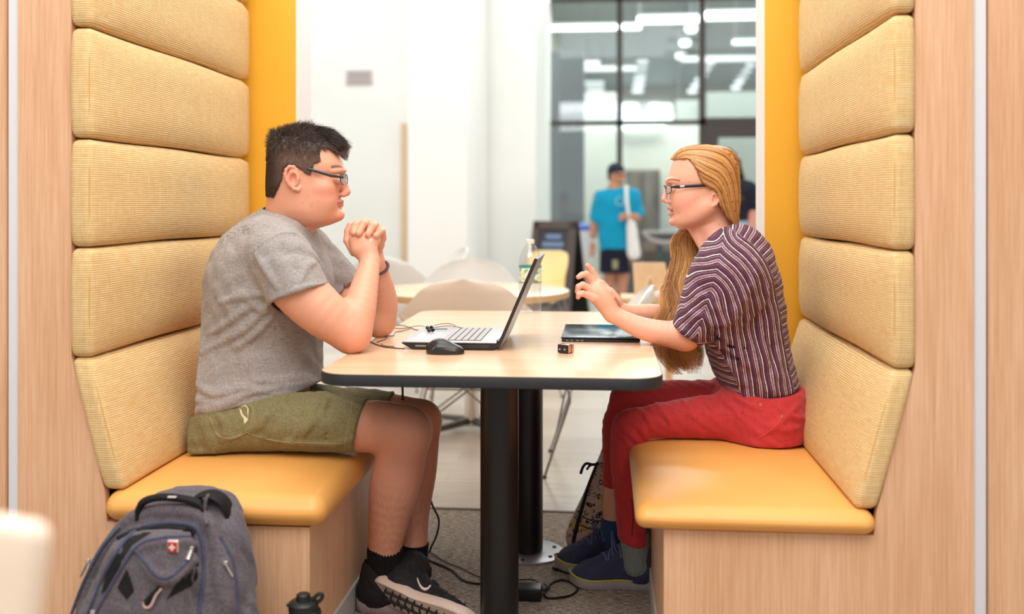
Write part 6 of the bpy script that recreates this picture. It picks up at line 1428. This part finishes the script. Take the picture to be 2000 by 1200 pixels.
# cords and power brick on the carpet
def fz(px, py, h=.003): return PZ(px, py, h)
pc = thing('charger_cord', 'black cord hanging behind the man\'s legs and running over the carpet to the power brick', 'cord', fz(880, 1110))
cord(pc, 'cord', [PY(786, 757, 2.62), PY(790, 800, 2.85), PY(820, 900, 2.95), PY(842, 980, 2.98), PY(857, 1015, 3.0), PY(853, 1045, 3.0), PY(842, 1070, 3.03), fz(838, 1082), fz(838, 1094), fz(860, 1104), fz(885, 1116), fz(905, 1134), fz(935, 1141), fz(975, 1140), fz(1012, 1146, .012)], .0032)
cord(pc, 'cord', [fz(842, 1080), fz(870, 1098), fz(905, 1112), fz(938, 1128), fz(985, 1134), fz(1015, 1133), (fz(1045, 1134)), fz(1060, 1148), fz(1056, 1156, .012)], .0018)
a_ = fz(1015, 1176, 0); b_ = fz(1057, 1176, 0)
pb = thing('power_brick', 'black laptop power brick on the carpet behind the near column', 'power brick', ((a_[0]+b_[0])/2, a_[1]+.03, 0)); part(pb, 'case', mat('brick_black', (14, 14, 15), .35), MB().rbox((b_[0]-.11, a_[1], .0005), (b_[0], a_[1]+.05, .034), .003, 3))
lc = thing('cord_loop', 'black cord looped on the carpet between the power brick and the woman\'s shoe', 'cord', fz(1090, 1155)); ra_ = fz(1056, 1164, .012)
cord(lc, 'cord', [(b_[0]+.004, a_[1]+.02, .02), fz(1064, 1158, .006), fz(1075, 1142), fz(1095, 1134), fz(1115, 1138), fz(1128, 1150), fz(1118, 1162), fz(1095, 1168), fz(1070, 1169), (b_[0]+.004, a_[1]+.03, .012)], .0032); cord(lc, 'cable_tie', [fz(1060, 1155, .007), fz(1072, 1148, .007), fz(1064, 1140, .007)], .0035)
pj = thing('cable_plug', 'thin black cable end with plug beside the leopard rucksack', 'cable', fz(1100, 1115)); cord(pj, 'cord', [fz(1085, 1112, .004), fz(1100, 1118), fz(1118, 1122), fz(1135, 1122)], .0022); part(pj, 'plug', m_cord, MB().tube([fz(1080, 1110, .005), fz(1088, 1113, .005)], .0042, 8))
# ================================================================ HALL FURNITURE
m_shell = mat('white_shell', (238, 234, 228), .35); m_shellb = mat('beige_shell', (226, 208, 190), .4); m_shelly = mat('yellow_shell', (250, 222, 160), .4); m_wire = mat('chrome_wire', (160, 158, 156), .25, Metallic=.9); m_foot = mat('chair_foot', (40, 38, 38), .5)
def shell_chair(name, lab, loc, rot, m, group=None, arms=True, sc=1.0, legs_=True):
    t = thing(name, lab, 'chair', (0, 0, 0), group)
    cy = [(.235, .392), (.215, .412), (.12, .418), (.0, .400), (-.11, .405), (-.175, .445), (-.205, .53), (-.224, .60), (-.238, .66), (-.248, .71), (-.252, .74), (-.254, .757)]
    ws = [.17, .20, .235, .26, .275, .280, .276, .262, .228, .176, .115, .03]; lf_ = [.0, .02, .07, .13, .17, .16, .07, .02, 0, 0, 0, 0] if arms else [0, .005, .02, .03, .04, .03, .02, .01, 0, 0, 0, 0]
    fw_ = [0, 0, .0, .0, .02, .07, .10, .10, .08, .05, .03, .01]
    if not arms: ws = [.13, .15, .16, .16, .155, .15, .155, .165, .17, .165, .15, .10]
    Cn = catmull([(0, y, z) for y, z in cy], 4); nn_ = len(Cn); tt = np.linspace(0, 11, nn_); W_ = np.interp(tt, range(12), ws); Lf = np.interp(tt, range(12), lf_); Fw = np.interp(tt, range(12), fw_)
    U = np.linspace(-1, 1, 17); V = []
    for side in (0, 1):
        for i in range(nn_):
            for u in U:
                k_ = abs(u)**2.4; V.append((u*W_[i], Cn[i][1]+Fw[i]*k_+side*.006*(1 if i > nn_*.5 else .2), Cn[i][2]+Lf[i]*k_-side*.006*(1 if i < nn_*.5 else .1)))
    m17 = 17; Fq = []; off = nn_*m17
    for i in range(nn_-1):
        for j in range(16):
            a_ = i*m17+j; Fq.append((a_, a_+1, a_+1+m17, a_+m17)); Fq.append((a_+off, a_+off+m17, a_+off+m17+1, a_+off+1))
    for i in range(nn_-1):
        for j in (0, 16): a_ = i*m17+j; Fq.append((a_, a_+m17, a_+m17+off, a_+off))
    for j in range(16):
        for i in (0, nn_-1): a_ = i*m17+j; Fq.append((a_, a_+off, a_+off+1, a_+1))
    ca, sa = math.cos(rot), math.sin(rot); R2 = np.array([[ca*sc, -sa*sc, 0, loc[0]], [sa*sc, ca*sc, 0, loc[1]], [0, 0, sc, 0], [0, 0, 0, 1]])
    t.location = (loc[0], loc[1], 0)
    part(t, 'seat_shell', m, MB().add(V, Fq).xf(R2), ang=60)
    if legs_:
        for sx in (-1, 1):
            for sy in (-1, 1): 
                lg_ = part(t, 'leg', m_wire, MB().tube([(sx*.13, sy*.12-.01, .39), (sx*.17, sy*.10-.01, .30), (sx*.22, sy*.20-.01, .006)], .0055, 6).xf(R2)); part(lg_, 'brace', m_wire, MB().tube([(-sx*.11, sy*.11-.01, .38), (sx*.17, sy*.155-.01, .17)], .0045, 6).xf(R2)); part(lg_, 'foot', m_foot, MB().lathe([(.008, 0), (.009, .008), (.005, .012)], (sx*.22, sy*.20-.01, 0), 10).xf(R2))
        for sy in (-1, 1): part(t, 'crossbar', m_wire, MB().tube([(-.17, sy*.10-.01, .30), (.17, sy*.10-.01, .30)], .0045, 6).xf(R2))
    return t
pa = PT(905, 400, 4.02); shell_chair('shell_chair', 'cream shell armchair seen from behind, just beyond the far edge of the booth table', (pa[0], pa[1]+.24), 0, m_shellb, 'shell armchairs in the hall')
pb2 = PT(922, 400, 5.55); shell_chair('shell_chair', 'white shell armchair behind the round table, facing the booth', (pb2[0], pb2[1]-.24), math.pi, m_shell, 'shell armchairs in the hall')
pc2 = PT(1158, 400, 4.12); shell_chair('shell_chair', 'white shell armchair seen from the side, right of the round table', (pc2[0], pc2[1]), math.pi/2, m_shell, 'shell armchairs in the hall', sc=.96)
pd = PT(778, 400, 6.0); shell_chair('shell_chair', 'pale shell armchair beside the man\'s hands, seen from behind', (pd[0], pd[1]), math.radians(-15), m_shell, 'shell armchairs in the hall')
pe = PT(842, 400, 6.9); shell_chair('shell_chair', 'white shell armchair far off by the left wood strip', (pe[0], pe[1]), math.radians(110), m_shell, 'shell armchairs in the hall')
pf = PT(1061, 400, 7.5); shell_chair('shell_chair', 'yellow shell chair right of the water bottle', (pf[0], pf[1]), math.radians(172), m_shelly, 'yellow shell chairs', arms=False, sc=.93)
pf = PT(1022, 400, 5.75); shell_chair('shell_chair', 'yellow shell chair half hidden left of the water bottle', (pf[0], pf[1]), math.radians(285), m_shelly, 'yellow shell chairs', arms=False, sc=.93)
rc = PT(922, 400, 4.78); rt = thing('round_table', 'round pale wood table with a metal pedestal beyond the booth', 'table', (rc[0], rc[1], 0))
part(rt, 'table_top', wood('round_top', (226, 196, 160), (234, 208, 174), (240, 218, 188), axis='X', rough=.3), MB().lathe([(.450, .650), (.453, .6495), (.453, .652), (.451, .653)], (rc[0], rc[1], 0), 64), ang=30)
part(rt, 'table_edge', mat('round_edge', (206, 164, 112), .4), MB().lathe([(.425, .618), (.452, .624), (.4545, .632), (.4545, .6505)], (rc[0], rc[1], 0), 64), ang=30)
part(rt, 'pedestal', mat('pedestal', (214, 208, 202), .2, Metallic=.8), MB().lathe([(.035, .02), (.035, .60), (.12, .612), (.12, .618)], (rc[0], rc[1], 0), 32), ang=30)
for k in range(4):
    a_ = math.radians(45+90*k); part(rt, 'foot', mat('pedestal_foot', (90, 88, 86), .2, Metallic=.8), MB().tube([(rc[0], rc[1], .045), (rc[0]+.30*math.cos(a_), rc[1]+.30*math.sin(a_), .018)], [.026, .016], 10, flat=.7))
# sandwich board
m_frame = mat('board_frame', (84, 70, 68), .5); m_chalk = mat('chalkboard', (58, 56, 62), .6); sY = 8.4
sbx = PT(1086, 400, 8.5); sbt = thing('sandwich_board', 'dark framed chalkboard sign standing on the floor near the glass partition', 'sign', (sbx[0], sbx[1], 0)); Hs = PY(1086, 432, 8.45)[2]; Rm = Matrix.Translation(Vector((sbx[0], sbx[1], 0))) @ Matrix.Rotation(math.radians(-24), 4, 'Z')
def leaf(sgn, inner):
    def L(x0, x1, s0, s1, d0, d1):   # x across, s up the leaf 0..1, d thickness outward
        V = []
        for s_ in (s0, s1):
            yb = -sgn*(.20*(1-s_)); zb = Hs*s_
            for d in (d0, d1):
                for x in (x0, x1): V.append((x*1.35*(1+.12*(1-s_)), yb-sgn*d, zb))
        return MB().add(V, [(0, 1, 3, 2), (4, 6, 7, 5), (0, 4, 5, 1), (2, 3, 7, 6), (0, 2, 6, 4), (1, 5, 7, 3)])
    return L
L1 = leaf(1, 0); fr1 = MB()
for a4 in ((-.145, .145, .93, 1.0), (-.145, .145, .10, .16), (-.145, -.10, 0, 1), (.10, .145, 0, 1)): q_ = L1(*a4, .0, .03); fr1.add(np.concatenate(q_.v), q_.f)
lf1 = part(sbt, 'front_leaf', m_frame, fr1.xf(Rm), smooth=False); bd1 = part(lf1, 'board', m_chalk, L1(-.10, .10, .16, .93, .004, .018).xf(Rm), smooth=False)
m_ch1 = mat('chalk_blue', (120, 142, 178), .9); m_ch2 = mat('chalk_green', (178, 190, 92), .9)
for k, (s0, s1, xa, xb, mm) in enumerate(((.84, .88, -.05, .05, m_ch1), (.77, .81, -.07, .07, m_ch1), (.71, .745, -.06, .065, m_ch1), (.62, .69, -.075, .06, m_ch2), (.54, .58, -.06, .05, m_ch2))):
    part(bd1, 'chalk_writing', mm, L1(xa, xb, s0, s1, .018, .0195).xf(Rm), smooth=False)
L2 = leaf(-1, 0); part(sbt, 'back_leaf', mat('board_back', (14, 14, 16), .5), L2(-.145, .145, 0, 1, .0, .03).xf(Rm), smooth=False)
# blue topped bin
bn = PT(1134, 400, 10.3); tb_ = thing('waste_bin', 'white bin with blue lid left of the man in the bright blue shirt', 'bin', (bn[0], bn[1], 0)); hb = PY(1138, 437, bn[1])[2]
part(tb_, 'body', mat('bin_white', (222, 222, 224), .4), MB().lathe([(.10, 0), (.12, .02), (.14, hb-.06)], (bn[0], bn[1], 0), 24), ang=40); part(tb_, 'lid', mat('bin_blue', (52, 84, 186), .4), MB().lathe([(.15, hb-.06), (.15, hb-.02), (.10, hb)], (bn[0], bn[1], 0), 24), ang=40)
# rope barrier
m_rope = mat('rope', (176, 168, 164), .8); ra, rb = PT(1252, 452, 10.6), PT(1352, 458, 10.6)
rp = thing('barrier_rope', 'pale rope barrier with posts behind the man in the bright blue shirt', 'rope barrier', (ra[0], ra[1], 0)); part(rp, 'rope', m_rope, MB().tube(catmull([ra, PT(1272, 468, 10.6), PT(1300, 474, 10.6), PT(1330, 468, 10.6), rb], 6), .022, 8))
for q in (ra, rb): part(rp, 'post', mat('post_steel', (120, 118, 118), .3, Metallic=.8), MB().lathe([(.14, 0), (.14, .015), (.022, .03), (.022, q[2]+.03), (.03, q[2]+.06)], (q[0], q[1], 0), 20), ang=40)
# display stand on a small side table
dY = 5.4; da, db = PY(1212, 578, dY), PY(1318, 578, dY); m_plyw = wood('plywood', (206, 160, 112), (220, 178, 132), (230, 194, 150))
st = thing('side_table', 'small pale wood side table left of the woman\'s hair', 'table', ((da[0]+db[0])/2, dY, 0)); part(st, 'table_top', m_plyw, MB().rbox((da[0], dY-.12, da[2]-.03), (db[0], dY+.14, da[2]), .006, 2))
for sx in (da[0]+.03, db[0]-.03):
    for sy in (dY-.10, dY+.11): part(st, 'leg', m_plyw, MB().box((sx-.012, sy-.012, 0), (sx+.012, sy+.012, da[2]-.03)), smooth=False)
eb = PY(1240, 514, dY); ec_ = PY(1300, 514, dY); ez = da[2]
es = thing('display_easel', 'pale wooden tilted display board on the small side table', 'display stand', ((eb[0]+ec_[0])/2, dY, ez)); hE = eb[2]-ez
part(es, 'board', m_plyw, MB().add([(eb[0]-.002, dY-.04, ez+.001), (ec_[0]+.03, dY-.04, ez+.001), (ec_[0], dY+.05, ez+hE), (eb[0]-.01, dY+.05, ez+hE), (eb[0]-.002, dY-.022, ez+.001), (ec_[0]+.03, dY-.022, ez+.001), (ec_[0], dY+.066, ez+hE), (eb[0]-.01, dY+.066, ez+hE)], [(0, 1, 2, 3), (7, 6, 5, 4), (0, 4, 5, 1), (1, 5, 6, 2), (2, 6, 7, 3), (3, 7, 4, 0)]), smooth=False)
mE = (eb[0]+ec_[0])/2
for sg in (-1, 1): part(es, 'prop_leg', m_plyw, MB().tube([(mE, dY-.02, ez+hE*.62), (mE+sg*.045-.0, dY-.10, ez+.008)], .008, 8))
part(thing('napkin_stack', 'white folded napkins lying in front of the tilted display board', 'napkins', (mE+.05, dY-.09, ez)), 'napkins', mat('napkin_white', (240, 240, 238), .7), MB().rbox((mE+.015, dY-.115, ez+.001), (mE+.085, dY-.08, ez+.032), .006, 2))
# chair back close to the camera, lower left
fcp = PT(90, 1010, .80); m_fg = mat('foreground_shell', (244, 222, 200), .4); fcx = fcp[0]
fch = thing('shell_chair', 'cream chair back very close in the lower left corner', 'chair', (fcx-.22, fcp[1], 0)); fy = fcp[1]; ftop = fcp[2]+.004
part(fch, 'backrest', m_fg, MB().rbox((fcx-.44, fy-.012, .40), (fcx+.004, fy+.012, ftop), .011, 3, lambda p, q: np.array([p[0]+(.0-.05*max(0, (ftop-p[2]))*(1 if q[0] > 0 else -1)), p[1]-.03*(1-q[0]**2)-(ftop-p[2])*.12, p[2]-.012*max(0, abs(q[0])-.80)**2/.04*max(0, q[2])]), mid=14))
part(fch, 'seat', m_fg, MB().rbox((fcx-.44, fy-.48, .385), (fcx-.01, fy-.05, .405), .009, 3))
for sx in (fcx-.40, fcx-.05):
    for sy in (fy-.44, fy-.10): part(fch, 'leg', m_wire, MB().tube([(sx, sy, .386), (sx, sy, 0)], .010, 8))
# ================================================================ PEOPLE IN THE HALL
def hall_skin(nm, c): return mat(nm, c, .5)
PYm = PT(1205, 400, 9.6)[1]
def H(px, py, dy=0.0): return PY(px, py, PYm+dy)
hp_ = thing('person', 'standing man in a bright blue t-shirt, dark shorts and cap with a white tote bag', 'person', H(1205, 619)); hp_.location.z = 0
m_sk3 = hall_skin('skin_hall', (196, 138, 108)); f = F()
f.ell(H(1206, 342), (.072, .085, .105), k=.02); f.ell(H(1216, 350, -.05), (.02, .03, .02), k=.02)
f.chain([H(1204, 355), H(1200, 375), H(1202, 440), H(1204, 500)], [.05, .07, .085, .09], k=.02); f.chain([H(1176, 386), H(1232, 386)], [.05, .05], k=.02); f.chain([H(1168, 388), H(1162, 425), H(1158, 460)], [.05, .042, .034], k=.01); f.ell(H(1157, 482, -.02), (.030, .024, .05), k=.01)
f.chain([H(1240, 388), H(1246, 420), H(1236, 424, -.1), H(1222, 423, -.14)], [.05, .042, .034, .028], k=.01); f.ell(H(1220, 423, -.16), (.035, .03, .028), k=.01)
for q in range(4): f.chain([H(1218, 418+q*3.4, -.17), H(1211, 420+q*3.4, -.19)], [.010, .009], k=.004); f.chain([H(1154+q*2, 488, -.03), H(1153+q*2.2, 500, -.035)], [.009, .008], k=.004)
f.chain([H(1192, 500), H(1190, 560), H(1190, 605)], [.075, .052, .038], k=.01); f.chain([H(1218, 500), H(1214, 560), H(1212, 605)], [.075, .052, .038], k=.01)
f.chain([H(1190, 605), H(1188, 614, -.12)], [.04, .032], k=.02); f.chain([H(1212, 605), H(1212, 614, -.12)], [.04, .032], k=.02)
lo, hi = bounds([H(1150, 315, -.3), H(1260, 622, .2)], .05); lo[2] = .001-.02; SM().add(f.ev, lo, hi, .008).build('body', m_sk3, hp_)
f = F(); f.loft([(H(1205, py)[2], H(l, 400)[0], H(r, 400)[0], PYm, w_, 2.4) for py, l, r, w_ in ((366, 1190, 1216, .06), (374, 1172, 1236, .085), (390, 1162, 1246, .11), (420, 1166, 1240, .12), (460, 1168, 1230, .12), (492, 1170, 1228, .12))]); f.chain([H(1172, 385), H(1165, 425)], [.065, .062], k=.03); f.chain([H(1236, 382), H(1245, 414)], [.070, .066], k=.03); f.add(lambda p: .005*wob(p, 5, 61), op='w')
lo, hi = bounds([H(1150, 360, -.2), H(1262, 500, .2)], .05); tsh = SM().add(f.ev, lo, hi, .008).build('t_shirt', cloth_mat('cyan_tee', (0, 146, 186), (8, 160, 200), .85, 300, .2), hp_)
q = H(1211, 393, -.125); part(tsh, 'chest_print', mat('print_white', (150, 214, 226), .8), MB().lathe([(.045, -.004), (.045, .004), (.03, .004), (.03, -.004)], q+[0, .0, 0], 20, 'Y', cap=False))
f = F(); f.loft([(H(1205, py)[2], H(l, 400)[0], H(r, 400)[0], PYm, w_, 2.4) for py, l, r, w_ in ((485, 1172, 1228, .118), (505, 1171, 1230, .122), (533, 1170, 1231, .125))])
lo, hi = bounds([H(1165, 482, -.15), H(1235, 536, .15)], .05); shs = SM().add(f.ev, lo, hi, .008).build('shorts', cloth_mat('navy_shorts', (20, 22, 40), (28, 30, 50), .85, 300, .2), hp_); part(shs, 'emblem', mat('emblem_gold', (150, 146, 110), .7), MB().rbox(H(1196, 526, -.128), H(1207, 508, -.122), .01, 2))
f = F(); f.ell(H(1203, 333), (.082, .092, .075), k=.01); f.half(H(1200, 338), (.15, 0, -1), op='i'); f.chain([H(1192, 340, .0), H(1190, 350, .02)], [.03, .015], k=.01)
lo, hi = bounds([H(1203, 333)], .12); SM().add(f.ev, lo, hi, .006).build('cap', mat('cap_navy', (32, 38, 56), .8), hp_)
part(hp_, 'eyeglasses', mat('glasses_bg', (40, 34, 34), .3), MB().tube([H(1203, 341, -.09), H(1210, 341, -.095), H(1218, 342, -.075)], .006, 6))
for a_ in (1189, 1212): part(hp_, 'shoe', mat('shoe_bg', (60, 60, 64), .6), MB().rbox(H(a_-5, 400, -.17)*[1, 1, 0]+[0, 0, .001], H(a_+6, 400, .05)*[1, 1, 0]+[0, 0, .08], .03, 4))
tt_ = thing('tote_bag', 'white cloth tote bag on the shoulder of the man in bright blue', 'bag', H(1238, 505, -.05)); f = F(); f.chain([H(1233, 440, -.13), H(1238, 495, -.13)], [.045, .062], k=.01, ax=(0, 1, 0), fl=.5)
lo, hi = bounds([H(1225, 430, -.2), H(1250, 510, -.05)], .06); SM().add(f.ev, lo, hi, .008).build('bag', cloth_mat('tote_white', (228, 226, 222), (242, 240, 236), .9, 300, .2), tt_); part(tt_, 'strap', MATS['tote_white'], MB().tube(catmull([H(1225, 364, .0), H(1223, 372, -.11), H(1225, 400, -.15), H(1230, 440, -.14)], 5), .017, 8, flat=.6))
# woman partly hidden behind the seated woman's hair
PW = PT(1425, 400, 7.3)[1]
def Wd(px, py, dy=0.0): return PY(px, py, PW+dy)
wp = thing('person', 'person in dark t-shirt and light jeans, black hair, turned away behind the seated woman', 'person', Wd(1425, 600)); wp.location.z = 0
f = F(); f.ell(Wd(1412, 318), (.075, .085, .10), k=.02); f.chain([Wd(1416, 335), Wd(1424, 352), Wd(1428, 380), Wd(1430, 425)], [.045, .06, .08, .08], k=.02); f.chain([Wd(1405, 375), Wd(1455, 372)], [.05, .05], k=.02)
f.chain([Wd(1460, 372), Wd(1468, 405), Wd(1466, 448, -.04)], [.055, .042, .030], k=.01); f.ell(Wd(1465, 462, -.05), (.028, .022, .045), k=.01)
for q in range(4): f.chain([Wd(1461+q*3, 468, -.055), Wd(1460+q*3, 480, -.06)], [.009, .008], k=.004)
f.chain([Wd(1398, 375), Wd(1392, 415), Wd(1390, 450, -.06)], [.05, .04, .03], k=.01); f.ell(Wd(1390, 462, -.07), (.028, .022, .045), k=.01)
lo, hi = bounds([Wd(1375, 290, -.2), Wd(1490, 490, .15)], .05); SM().add(f.ev, lo, hi, .008).build('body', hall_skin('skin_hall2', (226, 160, 136)), wp)
f = F(); f.loft([(Wd(1425, py)[2], Wd(l, 400)[0], Wd(r, 400)[0], PW, w_, 2.3) for py, l, r, w_ in ((345, 1412, 1440, .06), (356, 1396, 1462, .085), (375, 1392, 1472, .11), (410, 1398, 1462, .11), (432, 1400, 1460, .115))]); f.chain([Wd(1462, 372), Wd(1469, 398)], [.068, .062], k=.03); f.chain([Wd(1398, 372), Wd(1393, 400)], [.066, .06], k=.03)
lo, hi = bounds([Wd(1380, 340, -.2), Wd(1485, 440, .2)], .05); SM().add(f.ev, lo, hi, .008).build('t_shirt', cloth_mat('dark_tee', (30, 30, 42), (40, 40, 54), .9, 300, .2), wp)
f = F(); f.loft([(Wd(1425, py)[2], Wd(l, 400)[0], Wd(r, 400)[0], PW, w_, 2.3) for py, l, r, w_ in ((428, 1402, 1460, .11), (460, 1396, 1462, .13), (490, 1398, 1460, .125))]); f.chain([Wd(1413, 480), Wd(1414, 580), Wd(1414, 670)], [.085, .06, .045], k=.02); f.chain([Wd(1447, 480), Wd(1446, 580), Wd(1446, 670)], [.085, .06, .045], k=.02)
lo, hi = bounds([Wd(1385, 425, -.2), Wd(1475, 680, .2)], .04); SM().add(f.ev, lo, hi, .009).build('jeans', cloth_mat('light_jeans', (150, 168, 196), (176, 192, 214), .9, 300, .2), wp)
for a_ in (1414, 1446): part(wp, 'shoe', mat('shoe_bg', (60, 60, 64), .6), MB().rbox(Wd(a_-12, 400, -.1)*[1, 1, 0]+[0, 0, .001], Wd(a_+12, 400, .12)*[1, 1, 0]+[0, 0, .07], .03, 4))
f = F(); f.ell(Wd(1418, 318), (.088, .098, .108), k=.02); f.chain([Wd(1430, 325, .02), Wd(1438, 355, .03), Wd(1440, 390, -.10)], [.07, .062, .045], k=.03); f.add(lambda p: .006*np.sin(p[:, 0]*120+3*np.sin(p[:, 2]*20)), op='w')
lo, hi = bounds([Wd(1395, 288, -.15), Wd(1455, 400, .12)], .06); SM().add(f.ev, lo, hi, .008).build('hair', mat('black_hair', (26, 22, 24), .5), wp)
